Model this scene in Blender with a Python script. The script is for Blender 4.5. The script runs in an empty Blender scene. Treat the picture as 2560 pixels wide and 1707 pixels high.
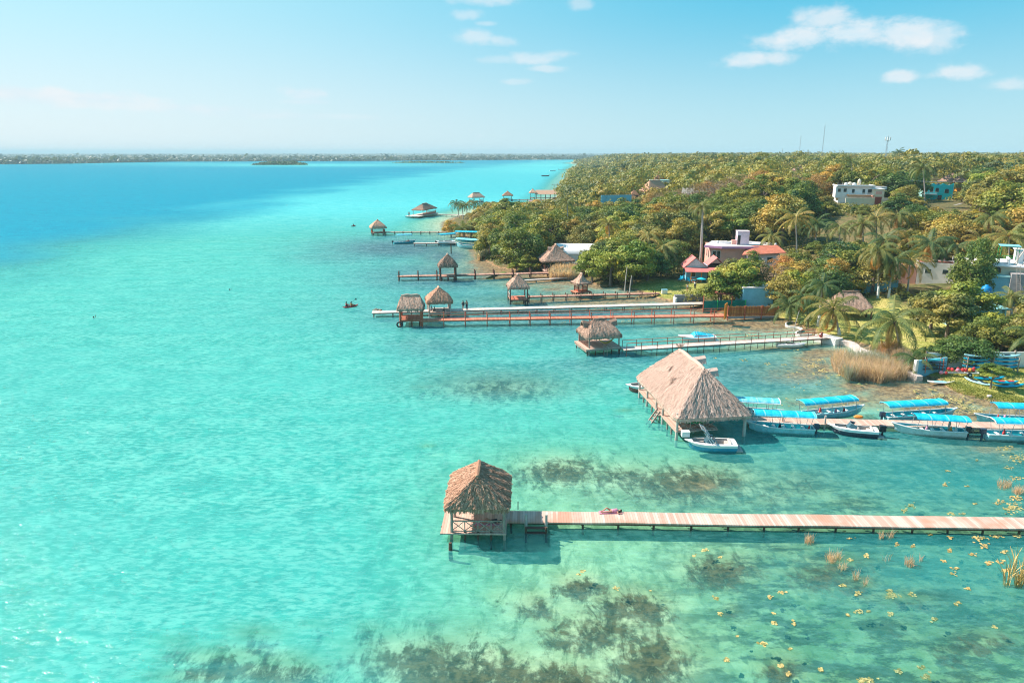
import bpy, math, random
import numpy as np
from mathutils import Vector, Matrix
sc = bpy.context.scene
R = math.radians
# ------------------------------------------------------------------ camera
W0, H0 = 2560.0, 1707.0
CAM_H = 28.0
FOC = 1778.0
PITCH = math.atan((853.5 - 381.0) / FOC)
cd = bpy.data.cameras.new("camera"); cam = bpy.data.objects.new("camera", cd)
sc.collection.objects.link(cam); sc.camera = cam
cam.location = (0, 0, CAM_H); cam.rotation_euler = (R(90) - PITCH, 0, 0)
cd.sensor_width = 36; cd.lens = 36 * FOC / W0; cd.clip_start = 0.5; cd.clip_end = 60000
# ------------------------------------------------------------------ light
SUN_EL = R(43); SUN_AZ = R(-69)          # azimuth from +Y, negative = to the left
sun_dir = Vector((math.sin(SUN_AZ) * math.cos(SUN_EL), math.cos(SUN_AZ) * math.cos(SUN_EL), math.sin(SUN_EL)))
sd = bpy.data.lights.new("sun", 'SUN'); so = bpy.data.objects.new("sun", sd)
sc.collection.objects.link(so); so.rotation_euler = sun_dir.to_track_quat('Z', 'Y').to_euler()
sd.energy = 5.0; sd.angle = R(0.55); sd.color = (1.0, 0.91, 0.80)
sc.view_settings.view_transform = 'Standard'; sc.view_settings.look = 'None'
sc.view_settings.exposure = 0.74; sc.view_settings.gamma = 1.0
sc.cycles.use_denoising = True
try: sc.cycles.denoiser = 'OPENIMAGEDENOISE'
except Exception: pass
sc.cycles.max_bounces = 6; sc.cycles.diffuse_bounces = 2; sc.cycles.glossy_bounces = 2
sc.cycles.transparent_max_bounces = 8; sc.cycles.transmission_bounces = 3; sc.cycles.volume_bounces = 0
sc.cycles.caustics_reflective = False; sc.cycles.caustics_refractive = False
sc.cycles.use_adaptive_sampling = True; sc.cycles.filter_width = 1.1

def pdir(px, py):
    """unit direction through a photograph pixel"""
    v = Vector(((px - W0 / 2) / FOC, 1.0, -(py - H0 / 2) / FOC))
    c, s = math.cos(PITCH), math.sin(PITCH)
    return Vector((v.x, v.y * c + v.z * s, -v.y * s + v.z * c)).normalized()

def P(px, py, z=0.0):
    """the point at height z seen at a photograph pixel"""
    d = pdir(px, py); t = (z - CAM_H) / d.z
    return Vector((d.x * t, d.y * t, z))

# ------------------------------------------------------------------ node helpers
class NT:
    def __init__(s, tree): s.t = tree; s.t.nodes.clear()
    def n(s, typ, **kw):
        nd = s.t.nodes.new(typ)
        for k, v in kw.items():
            if hasattr(nd, k): setattr(nd, k, v)
        return nd
    def link(s, a, b): s.t.links.new(a, b)
    def setin(s, sock, v):
        if isinstance(v, bpy.types.NodeSocket): s.link(v, sock)
        elif hasattr(sock, 'default_value'):
            if isinstance(v, (tuple, list)) and len(v) == 3 and sock.type == 'RGBA': v = (*v, 1)
            sock.default_value = v
    def math(s, op, a, b=0.0, c=0.0, clamp=False):
        nd = s.n('ShaderNodeMath', operation=op); nd.use_clamp = clamp
        for i, v in enumerate((a, b, c)): s.setin(nd.inputs[i], v)
        return nd.outputs[0]
    def vmath(s, op, a, b=(0, 0, 0)):
        nd = s.n('ShaderNodeVectorMath', operation=op)
        s.setin(nd.inputs[0], a); s.setin(nd.inputs[1], b)
        return nd.outputs['Value'] if op in ('DOT_PRODUCT', 'LENGTH', 'DISTANCE') else nd.outputs[0]
    def mix(s, f, a, b, blend='MIX'):
        nd = s.n('ShaderNodeMix', data_type='RGBA', blend_type=blend)
        s.setin(nd.inputs[0], f); s.setin(nd.inputs[6], a); s.setin(nd.inputs[7], b)
        return nd.outputs[2]
    def ss(s, v, lo, hi, a=0.0, b=1.0):
        nd = s.n('ShaderNodeMapRange', interpolation_type='SMOOTHSTEP')
        s.setin(nd.inputs[0], v); nd.inputs[1].default_value = lo; nd.inputs[2].default_value = hi
        nd.inputs[3].default_value = a; nd.inputs[4].default_value = b
        return nd.outputs[0]
    def noise(s, vec, scale, detail=3, rough=0.5, dist=0.0):
        nd = s.n('ShaderNodeTexNoise'); s.setin(nd.inputs['Vector'], vec)
        nd.inputs['Scale'].default_value = scale; nd.inputs['Detail'].default_value = detail
        nd.inputs['Roughness'].default_value = rough; nd.inputs['Distortion'].default_value = dist
        return nd.outputs['Fac']
    def map(s, vec, scale=(1, 1, 1), loc=(0, 0, 0), rot=(0, 0, 0)):
        nd = s.n('ShaderNodeMapping'); s.setin(nd.inputs[0], vec)
        nd.inputs['Scale'].default_value = scale; nd.inputs['Location'].default_value = loc; nd.inputs['Rotation'].default_value = rot
        return nd.outputs[0]
    def attr(s, name): return s.n('ShaderNodeAttribute', attribute_name=name).outputs['Fac']
    def acol(s, name): return s.n('ShaderNodeAttribute', attribute_name=name).outputs['Color']
    def bump(s, h, strength=0.5, dist=0.1):
        nd = s.n('ShaderNodeBump'); nd.inputs['Strength'].default_value = strength; nd.inputs['Distance'].default_value = dist
        s.link(h, nd.inputs['Height']); return nd.outputs[0]

# ------------------------------------------------------------------ sky
world = bpy.data.worlds.new("World"); sc.world = world; world.use_nodes = True
w = NT(world.node_tree)
sky = w.n('ShaderNodeTexSky', sky_type='NISHITA'); sky.sun_disc = False
sky.sun_elevation = SUN_EL; sky.sun_rotation = SUN_AZ; sky.altitude = 10; sky.air_density = 1.0; sky.dust_density = 1.0; sky.ozone_density = 2.0
geo = w.n('ShaderNodeTexCoord').outputs['Generated']
nrm = w.vmath('NORMALIZE', geo)
sep = w.n('ShaderNodeSeparateXYZ'); w.link(nrm, sep.inputs[0])
el = sep.outputs['Z']
side = w.vmath('DOT_PRODUCT', nrm, (math.sin(SUN_AZ), math.cos(SUN_AZ), 0.0))   # towards the sun
hz = w.ss(el, -0.01, 0.21)
sk = w.mix(1.0, sky.outputs[0], (0.62, 0.98, 1.06), 'MULTIPLY')
cyan = w.mix(hz, (4.3, 6.5, 7.2), (0.8, 4.6, 6.6))
pale = w.mix(hz, (6.8, 7.4, 7.7), (4.1, 7.1, 8.0))
air = w.mix(w.ss(side, -0.05, 0.98), cyan, pale)
skc = w.mix(w.ss(el, 0.4, 0.9, 0.92, 0.25), sk, air)
# clouds: soft puffs at given bearings
wob = w.noise(w.map(nrm, (1, 1, 2.6)), 9, 6, 0.62)
wob2 = w.noise(w.map(nrm, (1, 1, 1.6)), 34, 4, 0.6)
wobs = w.math('ADD', w.math('MULTIPLY', w.math('SUBTRACT', wob, 0.5), 1.6), w.math('MULTIPLY', w.math('SUBTRACT', wob2, 0.5), 1.7))
CL = [  # px, py, half width, half height, tilt, opacity
    (1990, 95, 118, 28, 4, .95), (2140, 82, 110, 36, 5, .95), (2265, 80, 105, 40, -4, .95), (2345, 90, 62, 34, 0, .7), (2060, 45, 75, 30, 0, .8), (1930, 100, 60, 22, 0, .7),
    (1870, 148, 80, 17, 3, .85), (1945, 146, 52, 16, 0, .75), (2245, 192, 42, 15, 0, .8), (2400, 181, 62, 18, 2, .8), (2520, 212, 52, 14, 0, .6),
    (1190, 92, 62, 22, 0, .6), (1255, 100, 55, 14, -4, .55), (1170, 36, 48, 14, 0, .55), (1220, 60, 34, 8, 0, .5), (1200, 2, 90, 14, 0, .6),
    (1345, 145, 105, 16, 4, .65), (1375, 172, 60, 9, 0, .5), (1255, 150, 70, 12, 0, .35), (1288, 205, 45, 9, 0, .45), (1450, 8, 34, 16, 0, .4),
    (768, 236, 60, 17, -6, .8), (785, 255, 80, 8, 0, .6), (1200, 340, 12, 4, 0, .5),
    (90, 238, 330, 17, -3, .8), (300, 262, 380, 14, -3, .6), (700, 290, 320, 9, -1, .35),
]
def dirv(px, py): return pdir(px, py)
alpha = None
for (px, py, rx, ry, tilt, op) in CL:
    c = dirv(px, py); e1 = dirv(px + 1, py) - c; e1 = (e1 - c * e1.dot(c)).normalized(); e2 = c.cross(e1) * -1
    if e2.z < 0: e2 = -e2
    a = R(tilt); f1 = e1 * math.cos(a) + e2 * math.sin(a); f2 = -e1 * math.sin(a) + e2 * math.cos(a)
    su, sv = FOC / rx * 1.12, FOC / ry * 1.08
    u = w.vmath('DOT_PRODUCT', nrm, tuple(f1 * su)); v = w.math('SUBTRACT', w.vmath('DOT_PRODUCT', nrm, tuple(f2 * sv)), float(c.dot(f2) * sv))
    u = w.math('SUBTRACT', u, float(c.dot(f1) * su))
    front = w.vmath('DOT_PRODUCT', nrm, tuple(c))
    d2 = w.math('ADD', w.math('MULTIPLY', u, u), w.math('MULTIPLY', v, v))
    k = w.math('ADD', w.math('SUBTRACT', 1.0, w.math('SQRT', d2)), wobs)
    m = w.math('MULTIPLY', w.ss(k, -0.20, 0.80, 0.0, op * .92), w.ss(front, 0.2, 0.5))
    alpha = m if alpha is None else w.math('MAXIMUM', alpha, m)
cc = w.mix(w.ss(wob, 0.35, 0.62), (5.6, 6.8, 7.5), (7.1, 7.2, 7.4))
skf = w.mix(alpha, skc, cc)
bg = w.n('ShaderNodeBackground'); bg.inputs['Strength'].default_value = 0.077
w.link(skf, bg.inputs['Color'])
wo = w.n('ShaderNodeOutputWorld'); w.link(bg.outputs[0], wo.inputs[0])

# ------------------------------------------------------------------ materials
def mat(name):
    m = bpy.data.materials.new(name); m.use_nodes = True
    return m, NT(m.node_tree)
def out(t, shader, m):
    o = t.n('ShaderNodeOutputMaterial'); t.link(shader, o.inputs[0]); return m
def princ(t, col, rough=0.6, spec=0.4, normal=None, metal=0.0, **kw):
    p = t.n('ShaderNodeBsdfPrincipled')
    t.setin(p.inputs['Base Color'], col); t.setin(p.inputs['Roughness'], rough)
    p.inputs['Specular IOR Level'].default_value = spec; p.inputs['Metallic'].default_value = metal
    if normal is not None: t.link(normal, p.inputs['Normal'])
    return p
def simple(name, col, rough=0.6, var=0.25, scale=1.5, spec=0.35, grime=None, stretch=(1, 1, 1), metal=0.0, bump=0.0):
    """a paint / cloth / plaster with uneven wear"""
    m, t = mat(name); tc = t.map(t.n('ShaderNodeTexCoord').outputs['Object'], stretch)
    n1 = t.noise(tc, scale, 4, 0.65); n2 = t.noise(tc, scale * 7, 3, 0.6)
    dark = tuple(c * (1 - var) for c in col); light = tuple(min(1, c * (1 + var * .6)) for c in col)
    c = t.mix(t.ss(n1, 0.3, 0.7), dark, light)
    if grime: c = t.mix(t.ss(n2, 0.5, 0.78, 0, 0.75), c, grime)
    nb = t.bump(n2, 0.5, bump) if bump else None
    return out(t, princ(t, c, rough, spec, nb, metal).outputs[0], m)
def planks(name, ca, cb, size=0.22, gap=(0.05, 0.04, 0.035), axis=0, rough=0.75, wear=None):
    """boards across local axis: one tone each, dark gaps"""
    m, t = mat(name); tc = t.n('ShaderNodeTexCoord').outputs['Object']
    s = t.n('ShaderNodeSeparateXYZ'); t.link(tc, s.inputs[0])
    x = t.math('DIVIDE', s.outputs[axis], size); fr = t.math('FRACT', x); fl = t.math('FLOOR', x)
    wn = t.n('ShaderNodeTexWhiteNoise', noise_dimensions='1D'); t.link(fl, wn.inputs['W'])
    n1 = t.noise(tc, 0.35, 3, 0.6); n2 = t.noise(t.map(tc, (9, 1, 1) if axis else (1, 9, 1)), 2.0, 4, 0.7)
    f = t.math('ADD', t.math('MULTIPLY', wn.outputs['Value'], 0.6), t.math('MULTIPLY', n2, 0.4))
    c = t.mix(f, ca, cb)
    if wear: c = t.mix(t.ss(n1, 0.48, 0.68, 0, 0.75), c, wear)
    g = t.math('MULTIPLY', t.ss(fr, 0.0, 0.10, 1, 0), 0.85)
    c = t.mix(g, c, gap)
    return out(t, princ(t, c, rough, 0.25, t.bump(t.math('SUBTRACT', n2, g), 0.5, 0.02)).outputs[0], m)

M = {}
def thatch(name, a, b, c_):
    m, t = mat(name); tc = t.n('ShaderNodeTexCoord').outputs['Object']; r = t.attr('rnd')
    n1 = t.noise(tc, 0.9, 4, 0.6); n2 = t.noise(t.map(tc, (1, 1, .25)), 16, 4, 0.75)
    f = t.math('ADD', t.math('MULTIPLY', r, 0.55), t.math('MULTIPLY', n2, 0.55))
    c = t.mix(t.ss(f, 0.2, 0.85), a, b)
    c = t.mix(t.ss(n1, 0.5, 0.72, 0, 0.6), c, c_)
    return out(t, princ(t, c, 0.85, 0.12, t.bump(n2, 0.9, 0.08)).outputs[0], m)
M['thatch_red'] = thatch('thatch_red', (0.34, 0.165, 0.10), (0.78, 0.47, 0.33), (0.64, 0.33, 0.21))
M['thatch_pale'] = thatch('thatch_pale', (0.44, 0.28, 0.215), (0.85, 0.61, 0.51), (0.72, 0.47, 0.385))
M['thatch_grey'] = thatch('thatch_grey', (0.25, 0.15, 0.11), (0.64, 0.42, 0.32), (0.44, 0.27, 0.20))
M['plank_pink'] = planks('plank_pink', (0.50, 0.26, 0.19), (0.86, 0.62, 0.53), 0.2, wear=(0.62, 0.27, 0.18))
M['plank_pink_y'] = planks('plank_pink_y', (0.50, 0.28, 0.21), (0.80, 0.56, 0.46), 0.2, axis=0)
M['plank_white'] = planks('plank_white', (0.58, 0.43, 0.37), (0.82, 0.67, 0.59), 0.3, gap=(.4, .3, .25))
M['plank_red'] = planks('plank_red', (0.55, 0.14, 0.08), (0.80, 0.32, 0.20), 0.2, gap=(.25, .06, .04))
M['plank_brown'] = planks('plank_brown', (0.34, 0.16, 0.11), (0.62, 0.36, 0.27), 0.25, gap=(.1, .05, .04))
M['wood_grey'] = simple('wood_grey', (0.40, 0.31, 0.26), 0.85, 0.35, 3, grime=(0.2, 0.14, 0.10), stretch=(3, 3, .6))
M['wood_pale'] = simple('wood_pale', (0.60, 0.50, 0.44), 0.85, 0.25, 3, grime=(0.36, 0.28, 0.22), stretch=(3, 3, .6))
M['wood_dark'] = simple('wood_dark', (0.15, 0.075, 0.055), 0.85, 0.35, 3, stretch=(3, 3, .6))
M['wood_red'] = simple('wood_red', (0.60, 0.15, 0.08), 0.75, 0.3, 3, stretch=(3, 3, .6))
M['pile'] = simple('pile', (0.13, 0.075, 0.05), 0.9, 0.4, 4)
M['concrete'] = simple('concrete', (0.40, 0.36, 0.36), 0.9, 0.2, 1.0, grime=(0.25, 0.22, 0.22), bump=.02)
M['whitewall'] = simple('whitewall', (0.82, 0.76, 0.72), 0.85, 0.10, 0.8, grime=(0.55, 0.50, 0.46))
M['white_paint'] = simple('white_paint', (0.80, 0.78, 0.76), 0.35, 0.06, 2)
M['white_gloss'] = simple('white_gloss', (0.82, 0.80, 0.79), 0.22, 0.05, 2, spec=.5)
M['turq_paint'] = simple('turq_paint', (0.02, 0.48, 0.56), 0.4, 0.2, 2, grime=(0.10, 0.40, 0.42))
M['turq_pale'] = simple('turq_pale', (0.30, 0.66, 0.72), 0.4, 0.18, 2, grime=(0.3, 0.45, 0.45))
M['hull_cream'] = simple('hull_cream', (0.62, 0.70, 0.70), 0.4, 0.15, 2, grime=(0.25, 0.42, 0.44))
def tarp(name, ca, cb):
    m, t = mat(name); tc = t.n('ShaderNodeTexCoord').outputs['Object']
    n1 = t.noise(t.map(tc, (1.0, .35, 1), rot=(0, 0, .6)), 2.2, 4, 0.6); n2 = t.noise(tc, 9, 3, 0.6)
    c = t.mix(t.ss(n1, 0.36, 0.70), ca, cb)
    c = t.mix(t.ss(n2, 0.5, 0.75, 0, .35), c, (0.22, 0.66, 0.80))
    sx = t.n('ShaderNodeSeparateXYZ'); t.link(tc, sx.inputs[0]); fr_ = t.math('FRACT', t.math('MULTIPLY', sx.outputs[0], .62)); c = t.mix(t.ss(fr_, .06, .09, .55, 0), c, (0.45, 0.78, 0.86))
    d = t.n('ShaderNodeBsdfTranslucent'); t.setin(d.inputs[0], c)
    p = princ(t, c, 0.45, 0.35, t.bump(n2, 0.4, 0.05)); mx = t.n('ShaderNodeMixShader'); mx.inputs[0].default_value = .12
    t.link(p.outputs[0], mx.inputs[1]); t.link(d.outputs[0], mx.inputs[2]); return out(t, mx.outputs[0], m)
M['tarp_blue'] = tarp('tarp_blue', (0.0, 0.48, 0.70), (0.03, 0.66, 0.84))
M['tarp_pale'] = tarp('tarp_pale', (0.10, 0.58, 0.72), (0.35, 0.75, 0.82))
M['black'] = simple('black', (0.025, 0.028, 0.035), 0.4, 0.3, 4)
M['navy'] = simple('navy', (0.03, 0.05, 0.09), 0.3, 0.2, 4, spec=.5)
M['steel'] = simple('steel', (0.55, 0.57, 0.6), 0.35, 0.15, 4, metal=.7)
M['red'] = simple('red', (0.62, 0.05, 0.05), 0.5, 0.2, 3)
M['orange'] = simple('orange', (0.80, 0.26, 0.03), 0.5, 0.2, 3)
M['yellow'] = simple('yellow', (0.75, 0.55, 0.08), 0.5, 0.2, 3)
M['green'] = simple('green', (0.02, 0.42, 0.12), 0.45, 0.2, 3)
M['pink'] = simple('pink', (0.72, 0.28, 0.38), 0.7, 0.2, 3)
M['blue'] = simple('blue', (0.0, 0.22, 0.55), 0.45, 0.15, 3)
M['kayak_blue'] = simple('kayak_blue', (0.0, 0.44, 0.66), 0.35, 0.15, 3, spec=.5)
M['kayak_pale'] = simple('kayak_pale', (0.35, 0.66, 0.75), 0.35, 0.15, 3, spec=.5)
M['hull_blue'] = simple('hull_blue', (0.03, 0.33, 0.55), 0.25, 0.12, 3, spec=.5)
M['hull_maroon'] = simple('hull_maroon', (0.30, 0.07, 0.06), 0.3, 0.12, 3, spec=.5)
M['seat_tan'] = simple('seat_tan', (0.55, 0.48, 0.44), 0.7, 0.2, 5)
M['glass'] = simple('glass', (0.06, 0.12, 0.15), 0.08, 0.2, 1, spec=.8)
M['dark_window'] = simple('dark_window', (0.03, 0.045, 0.055), 0.15, 0.3, 1, spec=.6)
M['skin'] = simple('skin', (0.50, 0.26, 0.17), 0.6, 0.1, 4)
M['hair'] = simple('hair', (0.03, 0.018, 0.012), 0.6, 0.2, 9)
M['tile_red'] = simple('tile_red', (0.60, 0.19, 0.12), 0.8, 0.2, 1.2, grime=(0.5, 0.12, 0.08))
M['roof_pinkred'] = simple('roof_pinkred', (0.70, 0.20, 0.18), 0.7, 0.15, 1.2, grime=(0.55, 0.22, 0.2))
M['pink_wall'] = simple('pink_wall', (0.84, 0.42, 0.34), 0.85, 0.08, 1.0, grime=(0.6, 0.38, 0.35))
M['lilac_wall'] = simple('lilac_wall', (0.80, 0.62, 0.70), 0.85, 0.10, 1.0, grime=(0.55, 0.42, 0.5))
M['purple_trim'] = simple('purple_trim', (0.60, 0.28, 0.46), 0.7, 0.1, 1.0)
M['roof_slab'] = simple('roof_slab', (0.74, 0.68, 0.68), 0.85, 0.18, 0.5, grime=(0.36, 0.34, 0.36))
M['turq_wall'] = simple('turq_wall', (0.02, 0.62, 0.66), 0.8, 0.08, 1.0)
M['turq_wall_pale'] = simple('turq_wall_pale', (0.45, 0.80, 0.80), 0.8, 0.08, 1.0)
M['orange_wall'] = simple('orange_wall', (0.85, 0.30, 0.04), 0.8, 0.08, 1.0)
M['blue_wall'] = simple('blue_wall', (0.22, 0.52, 0.66), 0.85, 0.12, 0.6, grime=(0.15, 0.36, 0.46))
M['white_house'] = simple('white_house', (0.90, 0.86, 0.86), 0.85, 0.05, 0.7, grime=(0.78, 0.71, 0.69))
M['cream'] = simple('cream', (0.80, 0.68, 0.52), 0.85, 0.08, 0.8, grime=(0.6, 0.5, 0.4))
M['green_net'] = simple('green_net', (0.0, 0.20, 0.16), 0.8, 0.25, 0.8)
M['road'] = simple('road', (0.50, 0.44, 0.42), 0.9, 0.12, 0.5)
M['stone'] = simple('stone', (0.66, 0.55, 0.50), 0.9, 0.3, 2.5, grime=(0.42, 0.33, 0.28), bump=.05)
def bamboo():
    m, t = mat('bamboo'); tc = t.n('ShaderNodeTexCoord').outputs['Object']; r = t.attr('rnd')
    c = t.mix(t.math('ADD', t.math('MULTIPLY', r, .7), t.math('MULTIPLY', t.noise(tc, 3, 3), .4)), (0.30, 0.08, 0.02), (0.72, 0.32, 0.10))
    return out(t, princ(t, c, .7, .2).outputs[0], m)
M['bamboo'] = bamboo()
def foliage(name, shades, trans=0.25, hue_obj=0.35, tip=None):
    """shades: dark, mid, light leaf colours; per-leaf and per-tree variety"""
    m, t = mat(name); r = t.attr('rnd'); oi = t.n('ShaderNodeObjectInfo').outputs['Random']
    wp = t.n('ShaderNodeNewGeometry').outputs['Position']; n = t.noise(wp, 0.22, 3, 0.6)
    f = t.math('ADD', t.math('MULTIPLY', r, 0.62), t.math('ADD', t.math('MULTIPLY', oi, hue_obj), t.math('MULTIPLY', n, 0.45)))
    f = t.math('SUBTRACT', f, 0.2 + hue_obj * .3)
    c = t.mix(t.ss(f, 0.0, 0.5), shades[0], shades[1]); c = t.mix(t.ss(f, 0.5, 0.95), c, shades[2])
    nh = t.math('ADD', t.noise(wp, 0.10, 2, 0.5), t.math('MULTIPLY', t.math('SUBTRACT', oi, .5), .25 if hue_obj else 0))
    c = t.mix(t.ss(nh, 0.52, 0.68, 0, .85), c, t.mix(1.0, c, (1.14, 0.87, 0.80), 'MULTIPLY')); c = t.mix(t.ss(nh, 0.34, 0.47, .9, 0), c, t.mix(1.0, c, (0.55, 0.80, 0.95), 'MULTIPLY'))
    p = princ(t, c, 0.55, 0.35); d = t.n('ShaderNodeBsdfTranslucent'); t.setin(d.inputs[0], t.mix(1.0, c, (1.2, 1.15, 0.6), 'MULTIPLY'))
    mx = t.n('ShaderNodeMixShader'); mx.inputs[0].default_value = trans
    t.link(p.outputs[0], mx.inputs[1]); t.link(d.outputs[0], mx.inputs[2]); return out(t, mx.outputs[0], m)
M['leaf_green'] = foliage('leaf_green', ((0.022, 0.080, 0.045), (0.19, 0.24, 0.045), (0.64, 0.54, 0.09)))
M['leaf_olive'] = foliage('leaf_olive', ((0.040, 0.090, 0.050), (0.36, 0.30, 0.07), (0.84, 0.62, 0.14)))
M['leaf_bright'] = foliage('leaf_bright', ((0.035, 0.115, 0.045), (0.33, 0.36, 0.055), (0.80, 0.66, 0.10)))
M['leaf_orange'] = foliage('leaf_orange', ((0.12, 0.10, 0.05), (0.50, 0.29, 0.09), (0.80, 0.48, 0.15)))
M['leaf_dry'] = foliage('leaf_dry', ((0.12, 0.09, 0.07), (0.36, 0.24, 0.15), (0.58, 0.42, 0.28)))
M['forest_leaf'] = foliage('forest_leaf', ((0.026, 0.085, 0.050), (0.32, 0.29, 0.06), (0.84, 0.60, 0.13)), hue_obj=0)
M['hazed_leaf'] = foliage('hazed_leaf', ((0.07, 0.11, 0.10), (0.12, 0.16, 0.12), (0.16, 0.18, 0.13)), hue_obj=0)  # distance haze put into these bluish, lightened leaf colours
M['frond'] = foliage('frond', ((0.03, 0.10, 0.045), (0.20, 0.22, 0.055), (0.70, 0.50, 0.15)), trans=.3)
M['frond_dry'] = foliage('frond_dry', ((0.30, 0.16, 0.05), (0.62, 0.33, 0.07), (0.75, 0.50, 0.18)), trans=.3)
M['reed'] = foliage('reed', ((0.48, 0.35, 0.27), (0.76, 0.57, 0.45), (0.93, 0.80, 0.66)), trans=.5, hue_obj=0)
M['grass'] = foliage('grass', ((0.16, 0.20, 0.04), (0.36, 0.36, 0.08), (0.58, 0.50, 0.15)), hue_obj=0)
M['lily'] = foliage('lily', ((0.24, 0.24, 0.08), (0.62, 0.50, 0.20), (0.80, 0.68, 0.36)), trans=.1, hue_obj=0)
M['bark'] = simple('bark', (0.24, 0.18, 0.15), 0.9, 0.3, 3, grime=(0.12, 0.09, 0.08), stretch=(3, 3, .8))
M['bark_pale'] = simple('bark_pale', (0.52, 0.44, 0.40), 0.9, 0.2, 3, grime=(0.34, 0.28, 0.24), stretch=(1, 1, 6))
M['limewash'] = simple('limewash', (0.80, 0.78, 0.76), 0.9, 0.1, 3)
# ------------------------------------------------------------------ mesh helpers
ROOT = sc.collection
class MB:
    """collects boxes, beams, tubes and sheets, then links them as ONE mesh"""
    def __init__(s): s.v = []; s.f = []; s.r = []
    def add(s, vs, fs, r=None):
        o = len(s.v); s.v += [tuple(p) for p in vs]; s.f += [tuple(i + o for i in f) for f in fs]
        if r is None: r = random.random()
        s.r += [r] * len(fs); return s
    def box(s, c, d, rz=0.0, ry=0.0):
        x, y, z = (q / 2 for q in d); m = Matrix.Rotation(rz, 3, 'Z') @ Matrix.Rotation(ry, 3, 'Y'); c = Vector(c)
        vs = [c + m @ Vector((a * x, b * y, e * z)) for a in (-1, 1) for b in (-1, 1) for e in (-1, 1)]
        return s.add(vs, [(0, 1, 3, 2), (4, 6, 7, 5), (0, 4, 5, 1), (2, 3, 7, 6), (0, 2, 6, 4), (1, 5, 7, 3)])
    def beam(s, p, q, w_, h_):
        p, q = Vector(p), Vector(q); d = (q - p)
        if d.length < 1e-6: return s
        d.normalize(); up = Vector((0, 0, 1)) if abs(d.z) < .95 else Vector((0, 1, 0))
        a = d.cross(up).normalized() * w_ / 2; b = a.cross(d).normalized() * h_ / 2
        vs = [e + i * a + j * b for e in (p, q) for i, j in ((-1, -1), (1, -1), (1, 1), (-1, 1))]
        return s.add(vs, [(3, 2, 1, 0), (4, 5, 6, 7), (0, 1, 5, 4), (1, 2, 6, 5), (2, 3, 7, 6), (3, 0, 4, 7)])
    def tube(s, pts, rad, n=8, cap=True):
        pts = [Vector(p) for p in pts]
        if not isinstance(rad, (list, tuple)): rad = [rad] * len(pts)
        vs = []; fs = []
        for i, p in enumerate(pts):
            d = (pts[min(i + 1, len(pts) - 1)] - pts[max(i - 1, 0)]).normalized()
            up = Vector((0, 0, 1)) if abs(d.z) < .9 else Vector((0, 1, 0))
            a = d.cross(up).normalized(); b = d.cross(a)
            vs += [p + (a * math.cos(t) + b * math.sin(t)) * rad[i] for t in (2 * math.pi * k / n for k in range(n))]
        for i in range(len(pts) - 1):
            for k in range(n):
                fs.append((i * n + k, i * n + (k + 1) % n, (i + 1) * n + (k + 1) % n, (i + 1) * n + k))
        if cap: fs.append(tuple(range(n))[::-1]); fs.append(tuple((len(pts) - 1) * n + k for k in range(n)))
        return s.add(vs, fs)
    def loft(s, secs, closed=False, caps=False):
        n = len(secs[0]); vs = [p for sc_ in secs for p in sc_]; fs = []
        m = n if closed else n - 1
        for i in range(len(secs) - 1):
            for k in range(m): fs.append((i * n + k, i * n + (k + 1) % n, (i + 1) * n + (k + 1) % n, (i + 1) * n + k))
        if caps: fs.append(tuple(range(n))[::-1]); fs.append(tuple((len(secs) - 1) * n + k for k in range(n)))
        return s.add(vs, fs)
    def prism(s, poly, z0, z1):
        n = len(poly); vs = [(x, y, z0) for x, y in poly] + [(x, y, z1) for x, y in poly]
        fs = [tuple(range(n))[::-1], tuple(range(n, 2 * n))] + [(k, (k + 1) % n, n + (k + 1) % n, n + k) for k in range(n)]
        return s.add(vs, fs)
    def ball(s, c, r, n=8, m=5):
        c = Vector(c); r = Vector(r) if isinstance(r, (tuple, list)) else Vector((r, r, r))
        secs = []
        for i in range(m + 1):
            a = math.pi * i / m - math.pi / 2
            secs.append([c + Vector((r.x * math.cos(a) * math.cos(t), r.y * math.cos(a) * math.sin(t), r.z * math.sin(a))) for t in (2 * math.pi * k / n for k in range(n))])
        return s.loft(secs, closed=True)
    def build(s, name, m, parent=None, smooth=False):
        me = bpy.data.meshes.new(name); me.from_pydata(s.v, [], s.f); me.materials.append(M[m] if isinstance(m, str) else m)
        at = me.attributes.new('rnd', 'FLOAT', 'FACE'); at.data.foreach_set('value', s.r[:len(me.polygons)])
        if smooth: me.polygons.foreach_set('use_smooth', [True] * len(me.polygons))
        me.update(); return link(name, me, parent)
def link(name, me, parent=None):
    o = bpy.data.objects.new(name, me); ROOT.objects.link(o)
    if parent is not None: o.parent = parent
    return o
def npmesh(name, v, q, r, m):
    me = bpy.data.meshes.new(name); nv, nq, k = len(v), len(q), q.shape[1]
    me.vertices.add(nv); me.vertices.foreach_set('co', np.asarray(v, np.float32).ravel())
    me.loops.add(nq * k); me.loops.foreach_set('vertex_index', np.asarray(q, np.int32).ravel())
    me.polygons.add(nq); me.polygons.foreach_set('loop_start', np.arange(0, nq * k, k, dtype=np.int32))
    try: me.polygons.foreach_set('loop_total', np.full(nq, k, np.int32))
    except Exception: pass
    at = me.attributes.new('rnd', 'FLOAT', 'FACE'); at.data.foreach_set('value', np.asarray(r, np.float32))
    me.materials.append(M[m] if isinstance(m, str) else m); me.update(calc_edges=True); return me
def tag(o, label=None, cat=None, group=None, kind=None):
    if label: o['label'] = label
    if cat: o['category'] = cat
    if group: o['group'] = group
    if kind: o['kind'] = kind
    return o
def thing(name, label, cat, loc=(0, 0, 0), rz=0.0, group=None):
    o = bpy.data.objects.new(name, None); ROOT.objects.link(o); o.empty_display_size = .2
    o.location = loc; o.rotation_euler = (0, 0, rz); return tag(o, label, cat, group)
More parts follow.
